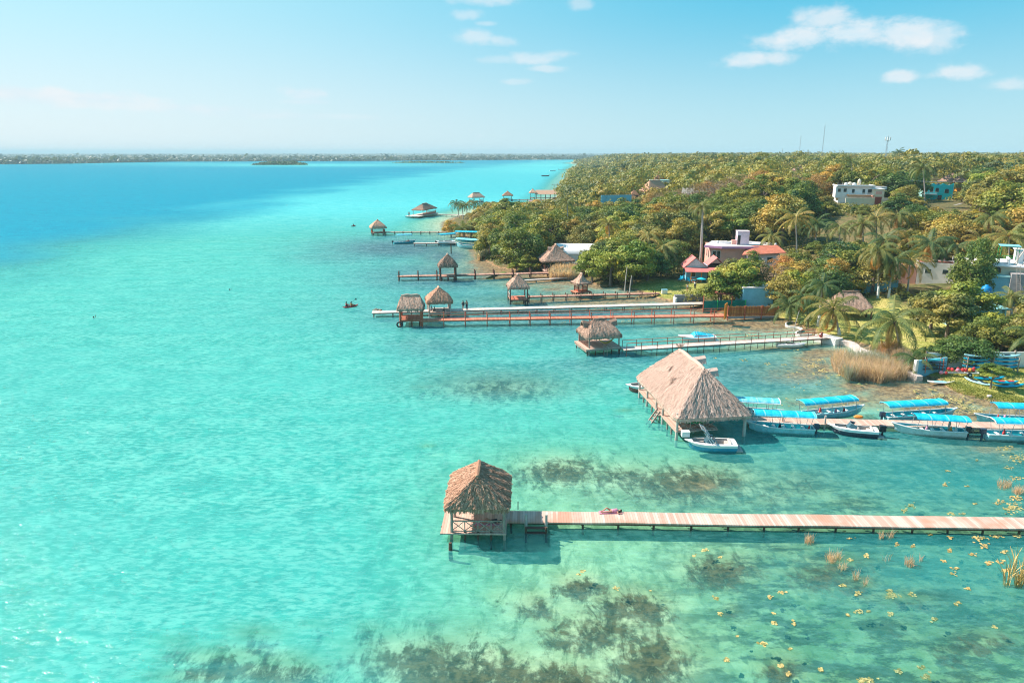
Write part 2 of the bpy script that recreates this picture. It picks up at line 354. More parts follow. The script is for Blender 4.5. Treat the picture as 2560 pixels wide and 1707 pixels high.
def dup(root, loc, rz, label=None, group=None, scale=None):
    r = root.copy(); ROOT.objects.link(r); r.location = loc; r.rotation_euler = (0, 0, rz)
    if scale is not None: r.scale = scale if isinstance(scale, tuple) else (scale,) * 3
    if label: r['label'] = label
    if group: r['group'] = group
    for ch in KIDS.get(root.name, ()):
        c = ch.copy(); ROOT.objects.link(c); c.parent = r
        for g in KIDS.get(ch.name, ()):
            d = g.copy(); ROOT.objects.link(d); d.parent = c
    return r
KIDS = {}
def keep(root):
    KIDS[root.name] = [o for o in ROOT.objects if o.parent == root]
    for c in KIDS[root.name]: KIDS[c.name] = [o for o in ROOT.objects if o.parent == c]
    return root

# ------------------------------------------------------------------ terrain
def poly_w(pts): return np.array([tuple(P(x, y))[:2] for x, y in pts])
SHORE_PX = [(2900, 1085), (2700, 1050), (2560, 1022), (2500, 1008), (2440, 994), (2395, 984), (2362, 968), (2335, 960), (2345, 948), (2300, 938),
            (2262, 922), (2225, 895), (2180, 868), (2140, 858), (2098, 850), (2070, 842), (2030, 824), (1990, 812), (1960, 800), (1890, 797), (1820, 793),
            (1750, 770), (1690, 757), (1650, 748), (1610, 733), (1560, 716), (1500, 716), (1450, 698), (1400, 692), (1345, 688), (1300, 678),
            (1240, 668), (1205, 648), (1190, 622), (1200, 606), (1160, 590), (1118, 574), (1115, 556), (1150, 540), (1200, 524), (1260, 514), (1330, 510), (1375, 502),
            (1400, 478), (1412, 450), (1425, 432), (1438, 420), (1445, 411), (1420, 408), (1445, 405), (1500, 402), (1560, 399.5)]
shore = poly_w(SHORE_PX)
shore = np.vstack([shore, [[3000, 14000], [16000, 14000], [16000, -200], [120, -200]]])
FAR_PX = [(-900, 418), (-300, 413.5), (0, 411), (150, 410), (300, 407), (420, 404.6), (650, 403.8), (900, 403), (1100, 401.5), (1260, 400.2), (1440, 399.4), (1570, 399)]
far = poly_w(FAR_PX); far = np.vstack([far, [[4000, 25000], [-25000, 25000]]])
lagoon = poly_w([(48, 396.5), (120, 395), (240, 397.5), (235, 399.5), (110, 399.3)])
def sdist(px, py, poly):
    """signed distance, positive inside"""
    px = np.asarray(px, float); py = np.asarray(py, float); best = np.full(px.shape, 1e18); ins = np.zeros(px.shape, bool)
    n = len(poly)
    for i in range(n):
        ax, ay = poly[i]; bx, by = poly[(i + 1) % n]; dx, dy = bx - ax, by - ay
        t = np.clip(((px - ax) * dx + (py - ay) * dy) / (dx * dx + dy * dy), 0, 1)
        best = np.minimum(best, (px - ax - t * dx) ** 2 + (py - ay - t * dy) ** 2)
        c = ((ay > py) != (by > py)) & (px < (bx - ax) * (py - ay) / ((by - ay) if by != ay else 1e-9) + ax); ins ^= c
    d = np.sqrt(best); return np.where(ins, d, -d)
def sst(x, a, b):
    t = np.clip((x - a) / (b - a), 0, 1); return t * t * (3 - 2 * t)
def vnoise(x, y, s, seed=0):
    """cheap smooth value noise, 0..1"""
    x = np.asarray(x, float) / s + seed * 17.3; y = np.asarray(y, float) / s - seed * 9.1
    xi = np.floor(x); yi = np.floor(y); fx = x - xi; fy = y - yi; fx = fx * fx * (3 - 2 * fx); fy = fy * fy * (3 - 2 * fy)
    def h(a, b): v = np.sin(a * 127.1 + b * 311.7 + seed * 74.7) * 43758.5453; return v - np.floor(v)
    return (h(xi, yi) * (1 - fx) + h(xi + 1, yi) * fx) * (1 - fy) + (h(xi, yi + 1) * (1 - fx) + h(xi + 1, yi + 1) * fx) * fy
def height(x, y):
    x = np.asarray(x, float); y = np.asarray(y, float)
    d = sdist(x, y, shore); d2 = sdist(x, y, far); dl = sdist(x, y, lagoon)
    bed = -0.2 - 0.55 * sst(-d, 1.0, 26.0) - 0.5 * sst(-d, 50, 110) - 2.0 * sst(-d, 90, 400)
    land = 0.55 * sst(d, -0.6, 1.6) + 13.2 * sst(d, 12, 112) + 1.2 * sst(d, 130, 500) + (vnoise(x, y, 40, 3) - .5) * sst(d, 60, 160) * 2
    z = np.where(d > -0.6, land - 0.22, bed)
    fl = 1.2 * sst(d2, 0, 20)
    return np.where((d2 > 0) & (dl < 0), np.maximum(z, fl), z)
def hgt(x, y): return float(height(np.array([x]), np.array([y]))[0])
def hit(px, py):
    """where the line of sight through a pixel meets the ground"""
    d = pdir(px, py); t = np.concatenate([np.linspace(25, 400, 1500), np.linspace(400, 3000, 800)])
    x, y, z = d.x * t, d.y * t, CAM_H + d.z * t
    k = np.argmax(z < np.maximum(height(x, y), 0.0))
    return Vector((x[k], y[k], max(0.0, float(height(x[k:k+1], y[k:k+1])[0]))))
def at_dist(px, D):
    """ground point on the bearing of photograph column px, D metres ahead"""
    x = D * (px - 1280) / FOC / math.cos(PITCH); x = D * (px - 1280) / FOC * 0.985 + 0
    return Vector((x, D, hgt(x, D)))
def proj(x, y, z):
    c, s = math.cos(PITCH), math.sin(PITCH); dz = np.asarray(z, float) - CAM_H
    dep = y * c - dz * s; up = y * s + dz * c; dep = np.maximum(dep, 1e-3)
    return 1280 + FOC * x / dep, 853.5 - FOC * up / dep

def blobmask(px, py, L):
    m = np.zeros(px.shape)
    for (cx, cy, rx, ry, a) in L: m = np.maximum(m, a * np.exp(-(((px - cx) / rx) ** 2 + ((py - cy) / ry) ** 2)))
    return m
ys = [8.0]
while ys[-1] < 24000: ys.append(ys[-1] * 1.0125 + 0.05)
ys = np.array(ys); ss_ = np.concatenate([np.linspace(-1.9, -.85, 24)[:-1], np.linspace(-.85, .85, 190), np.linspace(.85, 1.9, 24)[1:]])
YY, SS = np.meshgrid(ys, ss_, indexing='ij'); XX = YY * SS
def sheet(name, Z, m, attrs):
    ny, nx = XX.shape; v = np.stack([XX, YY, Z], -1).reshape(-1, 3)
    i = np.arange(ny - 1)[:, None] * nx + np.arange(nx - 1)[None]
    q = np.stack([i, i + 1, i + nx + 1, i + nx], -1).reshape(-1, 4)
    me = npmesh(name, v, q, np.zeros(len(q)), m); me.polygons.foreach_set('use_smooth', np.ones(len(q), bool))
    for k, a in attrs.items():
        at = me.attributes.new(k, 'FLOAT', 'POINT'); at.data.foreach_set('value', np.asarray(a, np.float32).ravel())
    me.update(); return link(name, me)
ZT = height(XX, YY)
PX, PY = proj(XX, YY, np.minimum(ZT, 0) * 0 + 0.0)
behind = YY < 14
D_SH = sdist(XX, YY, shore)
# weed beds on the lake floor (position, reach, strength)
WEED = [(1400, 1165, 120, 34, .85), (1720, 1195, 160, 42, .9), (1560, 1180, 110, 38, .7), (1250, 965, 170, 28, .7), (1100, 870, 120, 20, .5), (1950, 1215, 140, 30, .5), (1180, 1680, 260, 60, 1), (1500, 1560, 160, 60, .75), (1620, 1640, 120, 60, .9), (1060, 1640, 190, 70, .95), (1230, 1650, 130, 60, .9), (1400, 1690, 150, 60, 1), (1310, 1655, 90, 30, .8), (1180, 1600, 60, 40, .7), (1570, 1495, 90, 35, 1), (1440, 1450, 60, 24, 1), (1330, 1495, 50, 30, .8), (1250, 1490, 36, 22, .6),
        (1400, 1580, 55, 20, .9), (1620, 1520, 70, 26, .8), (1650, 1600, 50, 40, .8), (1620, 1660, 80, 40, 1), (1560, 1640, 50, 30, .7), (1480, 1520, 60, 20, .5), (1800, 1410, 90, 36, .9), (1870, 1430, 60, 20, .5),
        (560, 1640, 130, 30, .9), (640, 1580, 80, 22, .7), (700, 1670, 130, 40, 1), (440, 1600, 60, 16, .5), (930, 1570, 60, 22, .6), (500, 1690, 120, 20, .9), (780, 1560, 60, 14, .4),
        (1390, 1170, 70, 26, .9), (1340, 1140, 50, 14, .5), (1520, 1160, 60, 20, .5), (1600, 1200, 60, 26, .6), (1380, 1130, 30, 10, .6), (1770, 1190, 100, 34, .75), (1650, 1175, 50, 20, .6), (1590, 1190, 70, 20, .5), (1700, 1220, 60, 20, .6),
        (1068, 1113, 16, 5, .9), (1560, 1025, 20, 5, .8), (1480, 1232, 20, 6, .5), (1960, 1370, 90, 16, .55), (2050, 1430, 80, 26, .8), (2100, 1400, 90, 20, .7), (2140, 1455, 50, 16, .8), (1790, 1390, 40, 14, .6),
        (1950, 1660, 50, 30, 1), (2450, 1590, 90, 22, .75), (2280, 1490, 90, 14, .7), (2380, 1620, 70, 14, .6), (2230, 1560, 70, 10, .5), (1920, 1250, 60, 12, .5), (2130, 1255, 60, 12, .6), (2000, 1190, 80, 16, .5),
        (1830, 1520, 26, 14, .6), (2400, 1700, 120, 20, .6), (2120, 1700, 90, 16, .5), (1480, 1120, 120, 10, .3), (1230, 980, 120, 22, .45), (1290, 960, 100, 14, .4), (1060, 968, 40, 8, .5), (1020, 860, 60, 22, .45), (1120, 875, 60, 10, .4), (1200, 940, 60, 8, .4)]
SEA = [(1400, 770, 480, 80, .8), (1130, 690, 260, 50, .85), (1060, 790, 200, 30, .55), (2450, 1160, 420, 110, 1), (2100, 1160, 260, 70, .8), (1850, 1230, 260, 50, .5), (2350, 1420, 420, 110, .6), (1950, 930, 330, 60, .85), (1700, 880, 220, 36, .6), (1480, 910, 220, 30, .5), (1250, 940, 260, 50, .45), (1100, 860, 160, 40, .5), (1000, 800, 150, 20, .3), (1900, 1230, 200, 30, .45),
       (1000, 620, 210, 32, .95), (1120, 640, 100, 30, .9), (1200, 700, 160, 26, .6), (870, 640, 150, 24, .5), (1150, 760, 200, 14, .5), (1700, 830, 300, 16, .5), (1500, 800, 300, 14, .4), (2250, 1330, 300, 50, .3), (2400, 1500, 300, 100, .3), (1370, 830, 150, 14, .5)]
MUD = [(1450, 695, 200, 24, 1), (1260, 676, 110, 20, 1), (1500, 748, 260, 12, .95), (1850, 810, 200, 18, .9), (2100, 1000, 240, 24, .8), (2000, 930, 130, 30, .7), (1850, 850, 160, 22, .6), (2480, 1110, 150, 30, .6), (2120, 990, 150, 22, .75), (2020, 900, 70, 36, .75), (1930, 870, 100, 16, .6), (1700, 815, 90, 10, .5), (1520, 705, 160, 9, .6), (2330, 1010, 120, 36, 1), (2250, 975, 110, 32, 1), (2150, 960, 90, 22, .9), (2060, 920, 40, 30, .8), (2050, 880, 70, 16, .9), (1900, 815, 130, 14, .9), (1800, 812, 110, 10, .6), (1990, 845, 50, 8, .8), (2450, 1035, 140, 20, 1), (1460, 758, 160, 8, .75), (1550, 745, 100, 8, .8), (1420, 735, 80, 6, .8),
       (1350, 703, 110, 8, .9), (1300, 712, 60, 6, .8), (1260, 690, 90, 9, .8), (1230, 665, 60, 10, 1), (1200, 655, 40, 10, 1), (1700, 745, 50, 8, .9), (1380, 720, 60, 8, .8), (2500, 1140, 120, 30, .4), (2100, 1120, 110, 8, .5), (1600, 768, 80, 6, .6), (2400, 1130, 60, 12, .4), (1750, 1200, 80, 22, .6)]
weed = np.minimum(1, blobmask(PX, PY, [(a, b, c * 1.2, d * 1.25, e * 1.15) for a, b, c, d, e in WEED])); sea = blobmask(PX, PY, SEA); mud = np.maximum(blobmask(PX, PY, MUD), np.where((D_SH > -5) & (YY < 330), .8 * sst(D_SH, -5, -1), 0))
for a in (weed, sea, mud): a[behind] = 0
# general weediness grows to the right of the shallow foreground
warm = sst(PX, 760, 1450) * sst(PY, 930, 1280)
greenr = sst(PX, 1500, 2150) * sst(PY, 1080, 1420)
warm[behind] = .5; greenr[behind] = .3
LAWN = [poly_w([(1940, 800), (2060, 850), (2290, 950), (2345, 950), (2300, 890), (2430, 860), (2400, 780), (2280, 790), (2200, 755), (2000, 760)]),
        poly_w([(1610, 740), (1560, 722), (1620, 700), (1760, 712), (1770, 745), (1700, 752)]),
        poly_w([(2320, 950), (2300, 935), (2560, 925), (3000, 960), (3000, 1110), (2560, 1030)])]
lawn = np.zeros(XX.shape)
for L in LAWN: lawn = np.maximum(lawn, sst(sdist(XX, YY, L), -1.5, 1.0))

m, t = mat('ground'); tc = t.n('ShaderNodeNewGeometry').outputs['Position']; z = t.n('ShaderNodeSeparateXYZ'); t.link(tc, z.inputs[0])
nA = t.noise(tc, 0.45, 5, 0.62); nB = t.noise(tc, 1.7, 4, 0.65); nC = t.noise(tc, 0.06, 3, 0.5); nD = t.noise(t.map(tc, (1.0, .45, 1), rot=(0, 0, .5)), 0.9, 5, 0.7, 0.6)
# lake floor
sand = t.mix(t.ss(nA, 0.35, 0.68), (0.58, 0.58, 0.42), (0.80, 0.77, 0.60))
sand = t.mix(t.attr('warm'), sand, t.mix(t.ss(nA, 0.35, 0.68), (0.52, 0.56, 0.36), (0.78, 0.75, 0.52)))
sand = t.mix(t.attr('greenr'), sand, t.mix(t.ss(nA, 0.35, 0.68), (0.20, 0.30, 0.17), (0.44, 0.50, 0.30)))
sand = t.mix(t.ss(nD, 0.46, 0.62, 0, 0.72), sand, (0.30, 0.38, 0.24))
wv = t.math('ADD', t.attr('weed'), t.math('MULTIPLY', t.math('SUBTRACT', nD, 0.5), 2.0)); wv = t.math('ADD', wv, t.math('MULTIPLY', t.math('SUBTRACT', nB, 0.5), 1.5))
wmask = t.math('MULTIPLY', t.ss(wv, 0.34, 0.95, 0, 0.9), t.ss(t.attr('weed'), 0.04, 0.22))
wcol = t.mix(t.ss(nB, 0.4, 0.65), (0.03, 0.035, 0.022), (0.17, 0.13, 0.07))
seacol = t.mix(t.ss(nB, 0.35, 0.7), (0.045, 0.085, 0.085), (0.22, 0.23, 0.16))
c = t.mix(t.math('MULTIPLY', t.attr('sea'), t.ss(nD, 0.34, 0.60, 0.5, 1.0)), sand, seacol)
# scattered tufts in the weedy shallows
tuft = t.math('MULTIPLY', t.ss(t.noise(t.map(tc, (1, .6, 1)), 1.15, 3, 0.6), 0.53, 0.66), t.math('ADD', t.attr('greenr'), t.math('MULTIPLY', t.attr('warm'), .35)), clamp=True)
c = t.mix(t.math('MULTIPLY', tuft, 0.72), c, (0.12, 0.20, 0.14))
mot = t.math('MULTIPLY', t.ss(t.noise(t.map(tc, (.55, 1.2, 1), rot=(0, 0, -.5)), 0.60, 5, 0.70), 0.46, 0.58), t.math('ADD', t.attr('greenr'), t.math('ADD', t.math('MULTIPLY', t.attr('sea'), .8), t.math('MULTIPLY', t.attr('warm'), .22)), clamp=True))
c = t.mix(t.math('MULTIPLY', mot, 0.85), c, (0.07, 0.11, 0.08))
c = t.mix(wmask, c, wcol)
mudc = t.mix(t.ss(nB, 0.35, 0.68), (0.21, 0.11, 0.06), (0.58, 0.36, 0.20))
mm = t.math('MULTIPLY', t.ss(t.math('ADD', t.attr('mud'), t.math('MULTIPLY', t.math('SUBTRACT', nA, .5), 1.0)), 0.35, 0.75), t.ss(t.attr('mud'), 0.05, .3))
c = t.mix(mm, c, mudc)
# land
soil = t.mix(t.ss(nB, 0.35, 0.65), (0.10, 0.09, 0.04), (0.26, 0.19, 0.09))
soil = t.mix(t.ss(nA, 0.45, 0.6, 0, .7), soil, (0.07, 0.10, 0.03))
turf = t.mix(t.ss(t.noise(tc, 0.3, 4, .7), 0.36, 0.66), (0.34, 0.34, 0.08), (0.58, 0.47, 0.17)); turf = t.mix(t.ss(nB, 0.4, 0.75, 0, .45), turf, (0.18, 0.24, 0.04))
land = t.mix(t.attr('lawn'), soil, turf)
c = t.mix(t.ss(z.outputs['Z'], 0.0, 0.22), c, land)
out(t, princ(t, c, 0.9, 0.1, t.bump(nB, 0.4, 0.08)).outputs[0], m); M['ground'] = m
g = sheet('ground', ZT, 'ground', dict(weed=weed, sea=sea, mud=mud, warm=warm, greenr=greenr, lawn=lawn)); tag(g, kind='structure')

# ------------------------------------------------------------------ water
bx = [-900, 0, 350, 700, 900, 1150, 1300, 1380, 2560]; by = [760, 695, 612, 520, 476, 431, 414, 404, 395]
pb = np.interp(PX, bx, by); wid = np.interp(PX, [0, 700, 1150, 1400], [190, 80, 34, 12])
deep = sst(pb + wid * .35 - PY + (vnoise(XX, YY, 30, 5) - .5) * wid * .35, 0, wid)
deep = np.maximum(deep, .42 * sst(YY, 220, 600))
deep = deep * (1 - .8 * blobmask(PX, PY, [(780, 413, 330, 4, .95), (500, 410, 250, 3, .5), (1020, 408, 100, 2.5, .7), (1400, 414, 110, 4, .8), (1350, 425, 120, 9, .55), (300, 409.5, 200, 2.5, .35)]))
deep[behind] = 0
surfm = np.minimum(1, blobmask(PX, PY, SEA) * 1.15) * (1 - .8 * np.minimum(1, mud)); shal = sst(-D_SH, 0, 26) * (1 - .9 * np.minimum(1, mud * 1.3)) * (1 - .55 * np.minimum(1, sea * 1.1)); shal[D_SH > 0] = 0
surfm[behind] = 0
m, t = mat('water'); tc = t.n('ShaderNodeNewGeometry').outputs['Position']
cdist = t.n('ShaderNodeVectorMath', operation='LENGTH'); t.link(t.vmath('SUBTRACT', tc, (0, 0, CAM_H)), cdist.inputs[0])
r1 = t.noise(t.map(tc, (0.55, 1.3, 1), rot=(0, 0, .35)), 1.9, 4, 0.66, 0.3); r2 = t.noise(t.map(tc, (0.6, 1.2, 1), rot=(0, 0, -.2)), 0.28, 4, 0.6); r3 = t.noise(t.map(tc, (0.3, 1.6, 1), rot=(0, 0, .22)), 0.05, 4, 0.6)
hh = t.math('ADD', t.math('MULTIPLY', r1, 0.12), t.math('ADD', t.math('MULTIPLY', r2, 0.28), t.math('MULTIPLY', r3, 1.2)))
bmp = t.n('ShaderNodeBump'); bmp.inputs['Strength'].default_value = 1.0; bmp.inputs['Distance'].default_value = 1.0; t.link(hh, bmp.inputs['Height'])
dp = t.attr('deep'); warm_ = t.attr('warm'); sf = t.attr('surfm'); shl = t.attr('shal')
rip = t.ss(t.math('ADD', t.math('MULTIPLY', r1, .7), t.math('MULTIPLY', r2, .3)), 0.42, 0.60)
rip2 = t.ss(r3, 0.36, 0.64)
shc = t.mix(rip, (0.03, 0.43, 0.45), (0.20, 0.66, 0.62))
shc = t.mix(t.math('MULTIPLY', rip2, .5), shc, (0.09, 0.55, 0.56))
dc = t.mix(rip, (0.0, 0.17, 0.28), (0.0, 0.33, 0.43)); dc = t.mix(t.math('MULTIPLY', rip2, .6), dc, (0.0, 0.25, 0.37))
bc = t.mix(rip, (0.03, 0.13, 0.19), (0.17, 0.33, 0.38))  # bay body colour, with the blue sky reflection on its ripples painted in
bc = t.mix(warm_, bc, (0.02, 0.38, 0.36))
body = t.mix(dp, shc, dc); body = t.mix(t.math('MULTIPLY', sf, t.math('SUBTRACT', 1.0, dp)), body, bc)
dif = t.n('ShaderNodeBsdfDiffuse'); t.link(body, dif.inputs[0])
tint = t.mix(shl, (0.86, 0.88, 0.82), (0.36, 0.86, 0.79)); tint = t.mix(t.math('MULTIPLY', warm_, .75), tint, (0.70, 0.88, 0.81))
wd = t.attr('weed'); tint = t.mix(t.math('MULTIPLY', wd, .7), tint, (0.86, 0.88, 0.80)); tr = t.n('ShaderNodeBsdfTransparent'); t.link(tint, tr.inputs[0])
turb = t.math('ADD', 0.10, t.math('MULTIPLY', t.math('SUBTRACT', 1.0, warm_), t.math('MULTIPLY', shl, 0.36)))
turb = t.math('SUBTRACT', turb, t.math('MULTIPLY', sf, -.30)); turb = t.math('ADD', turb, t.math('MULTIPLY', rip, .06))
turb = t.math('MULTIPLY', turb, t.math('SUBTRACT', 1.0, t.math('MULTIPLY', t.math('MAXIMUM', wd, t.attr('mud')), .75)))
farf = t.ss(cdist.outputs[1] if len(cdist.outputs) > 1 else cdist.outputs[0], 90, 420)
turb = t.math('MAXIMUM', turb, t.math('MULTIPLY', t.math('MAXIMUM', dp, t.math('MULTIPLY', farf, shl)), 0.97), clamp=True)
m1 = t.n('ShaderNodeMixShader'); t.link(turb, m1.inputs[0]); t.link(tr.outputs[0], m1.inputs[1]); t.link(dif.outputs[0], m1.inputs[2])
gl = t.n('ShaderNodeBsdfGlossy'); gl.inputs['Roughness'].default_value = 0.08; t.link(bmp.outputs[0], gl.inputs['Normal'])
fr = t.n('ShaderNodeFresnel'); fr.inputs[0].default_value = 1.33; t.link(bmp.outputs[0], fr.inputs['Normal'])
ff = t.math('MINIMUM', fr.outputs[0], 0.11)
m2 = t.n('ShaderNodeMixShader'); t.link(ff, m2.inputs[0]); t.link(m1.outputs[0], m2.inputs[1]); t.link(gl.outputs[0], m2.inputs[2])
out(t, m2.outputs[0], m); M['water'] = m
wt = sheet('lake_water', XX * 0.0, 'water', dict(deep=deep, warm=warm, surfm=surfm, shal=shal, weed=weed * (YY < 95), mud=np.minimum(1, mud))); tag(wt, kind='structure')
# ------------------------------------------------------------------ thatched roofs
def thatch_roof(ax, ay, ridge, z0, z1, straws=1200, over_r=1.0, flare=1.25, thick=0.28, seed=0, ridge_off=0.0, shaggy=1.0, fringe=0.28, nside=12):
    """hip roof of half-size ax, ay; ridge of half-length `ridge` along local y, between z0 (eave) and z1 (ridge)"""
    rnd = random.Random(seed); mb = MB(); per = []
    rr = min(ax, ay) * 0.16 * over_r
    corners = [(ax, -ay), (ax, ay), (-ax, ay), (-ax, -ay)]
    for i, (cx, cy) in enumerate(corners):
        nx, ny = corners[(i + 1) % 4]
        for k in range(nside):
            f = k / nside; x = cx + (nx - cx) * f; y = cy + (ny - cy) * f
            dx = max(0, abs(x) - (ax - rr)); dy = max(0, abs(y) - (ay - rr))
            if dx > 0 and dy > 0:
                l = math.hypot(dx, dy)
                if l > rr: x = math.copysign(ax - rr + dx * rr / l, x); y = math.copysign(ay - rr + dy * rr / l, y)
            per.append((x, y))
    n = len(per); NV = 9
    def pt(f, v, lift=0.0):
        f = f % n; i = int(f); g = f - i; x = per[i][0] * (1 - g) + per[(i + 1) % n][0] * g; y = per[i][1] * (1 - g) + per[(i + 1) % n][1] * g
        ty = y * (ridge / ay) if ridge > 0 else 0
        v_ = v
        px = x * (1 - v_) + 0; py_ = y * (1 - v_) + (ty + ridge_off) * v_
        z = z0 + (z1 - z0) * (v ** flare if flare >= 1 else v ** flare)
        w_ = 0.045 * math.sin(f * 1.9 + v * 9 + seed) + 0.025 * math.sin(f * 4.3 - v * 17)
        L = math.hypot(x, y) or 1
        return Vector((px + x / L * (w_ * (1 - v) + lift * .7), py_ + y / L * (w_ * (1 - v) + lift * .7), z + w_ * .6 * (1 - v * .6) + lift * .7))
    rows = [[pt(k, v / NV) for k in range(n)] for v in range(NV + 1)]
    low = [p + Vector((0, 0, -thick)) + Vector((-p.x, -p.y, 0)).normalized() * .12 for p in rows[0]]
    inner = [Vector((p.x * .9, p.y * .9, p.z - thick + (z1 - z0) * .1)) for p in rows[0]]
    top_in = [Vector((p.x, p.y, z1 - .55)) for p in rows[-1]]
    mb.loft([inner[::1], low, *rows], closed=True)
    mb.loft([top_in, inner], closed=True)
    # ridge roll
    if ridge > .2:
        mb.tube([(0, ridge_off - ridge - .1 + (2 * ridge + .2) * k / 6, z1 + .02 + .05 * math.sin(k * 2 + seed)) for k in range(7)], [.12, .2, .22, .2, .22, .2, .12], 8)
    else: mb.ball((0, ridge_off, z1), (.26, .26, .3), 8, 5)
    def straw(f, v, ln, wd, lift, r):
        a = pt(f, min(1, v + ln / 2), lift); b = pt(f + rnd.uniform(-.35, .35) * (n / 48), max(v - ln / 2, 0), lift * 1.7 + .02)
        c = (pt(f + .5, v) - pt(f - .5, v)) + Vector((0, 0, rnd.uniform(-.06, .06))); c = c.normalized() * wd / 2 if c.length > 1e-4 else Vector((wd / 2, 0, 0))
        mb.add([a - c * .6, a + c * .6, b + c, b - c], [(0, 1, 2, 3)], r)
    for k in range(straws):
        v = rnd.random() ** 1.35 * .98
        straw(rnd.random() * n, v, rnd.uniform(.06, .13), rnd.uniform(.035, .07), rnd.uniform(.01, .06) * shaggy, rnd.random())
    for k in range(int(n * 9 * max(.35, min(1, straws / 1500)))):
        f = rnd.random() * n; a = pt(f, .03, .03); o = Vector((a.x, a.y, 0)).normalized(); L = rnd.uniform(.3, 1.0) * fringe + thick
        b = a + o * rnd.uniform(.0, .10) + Vector((rnd.uniform(-.05, .05), rnd.uniform(-.05, .05), -L)); c = Vector((-o.y, o.x, 0)) * rnd.uniform(.03, .07)
        mb.add([a - c, a + c, b + c * .5, b - c * .5], [(0, 1, 2, 3)], rnd.random() * .8)
    return mb
def horn(mb, p, d, w_, l, h, seed=0):
    """a short gabled thatch dormer standing out of the roof at p towards d"""
    rnd = random.Random(seed); p = Vector(p); d = Vector(d).normalized(); s = Vector((-d.y, d.x, 0))
    q = p + d * l
    secs = [[e + s * (-w_ / 2) + Vector((0, 0, -h)), e + s * (-w_ * .32) + Vector((0, 0, -.25 * h)), e + Vector((0, 0, .05)), e + s * (w_ * .32) + Vector((0, 0, -.25 * h)), e + s * (w_ / 2) + Vector((0, 0, -h))] for e in (p - d * .6, q)]
    mb.loft(secs)
    mb.loft([[v + Vector((0, 0, -.22)) for v in secs[1]], secs[1]])
    for k in range(120):
        f = rnd.random(); g = rnd.uniform(-1, 1); e = p + d * l * f + s * (g * w_ * .42) + Vector((0, 0, .06 - abs(g) * h * .75))
        mb.add([e - d * .04, e + d * .04, e + d * .05 + s * g * .2 + Vector((0, 0, -.28)), e - d * .03 + s * g * .2 + Vector((0, 0, -.28))], [(0, 1, 2, 3)], rnd.random())

def rail(mb, a, b, h, kind='bar', n=3, r=.045):
    a, b = Vector(a), Vector(b); up = Vector((0, 0, h))
    mb.beam(a + up, b + up, r * 1.6, r * 1.6)
    if kind == 'cross':
        mb.beam(a + Vector((0, 0, .12)), b + Vector((0, 0, .12)), r * 1.4, r * 1.4)
        for k in range(n):
            p, q = a.lerp(b, k / n), a.lerp(b, (k + 1) / n)
            mb.beam(p + Vector((0, 0, .14)), q + up, r, r); mb.beam(p + up, q + Vector((0, 0, .14)), r, r)
            if k: mb.beam(p, p + up, r * 1.4, r * 1.4)
    elif kind == 'slat':
        k = 0; L = (b - a).length
        while k * .16 < L: p = a.lerp(b, k * .16 / L); mb.beam(p + Vector((0, 0, .05)), p + up, r * .8, r * .8); k += 1
        mb.beam(a + Vector((0, 0, .1)), b + Vector((0, 0, .1)), r, r)
    else:
        for f in (.5,): mb.beam(a + up * f, b + up * f, r, r)

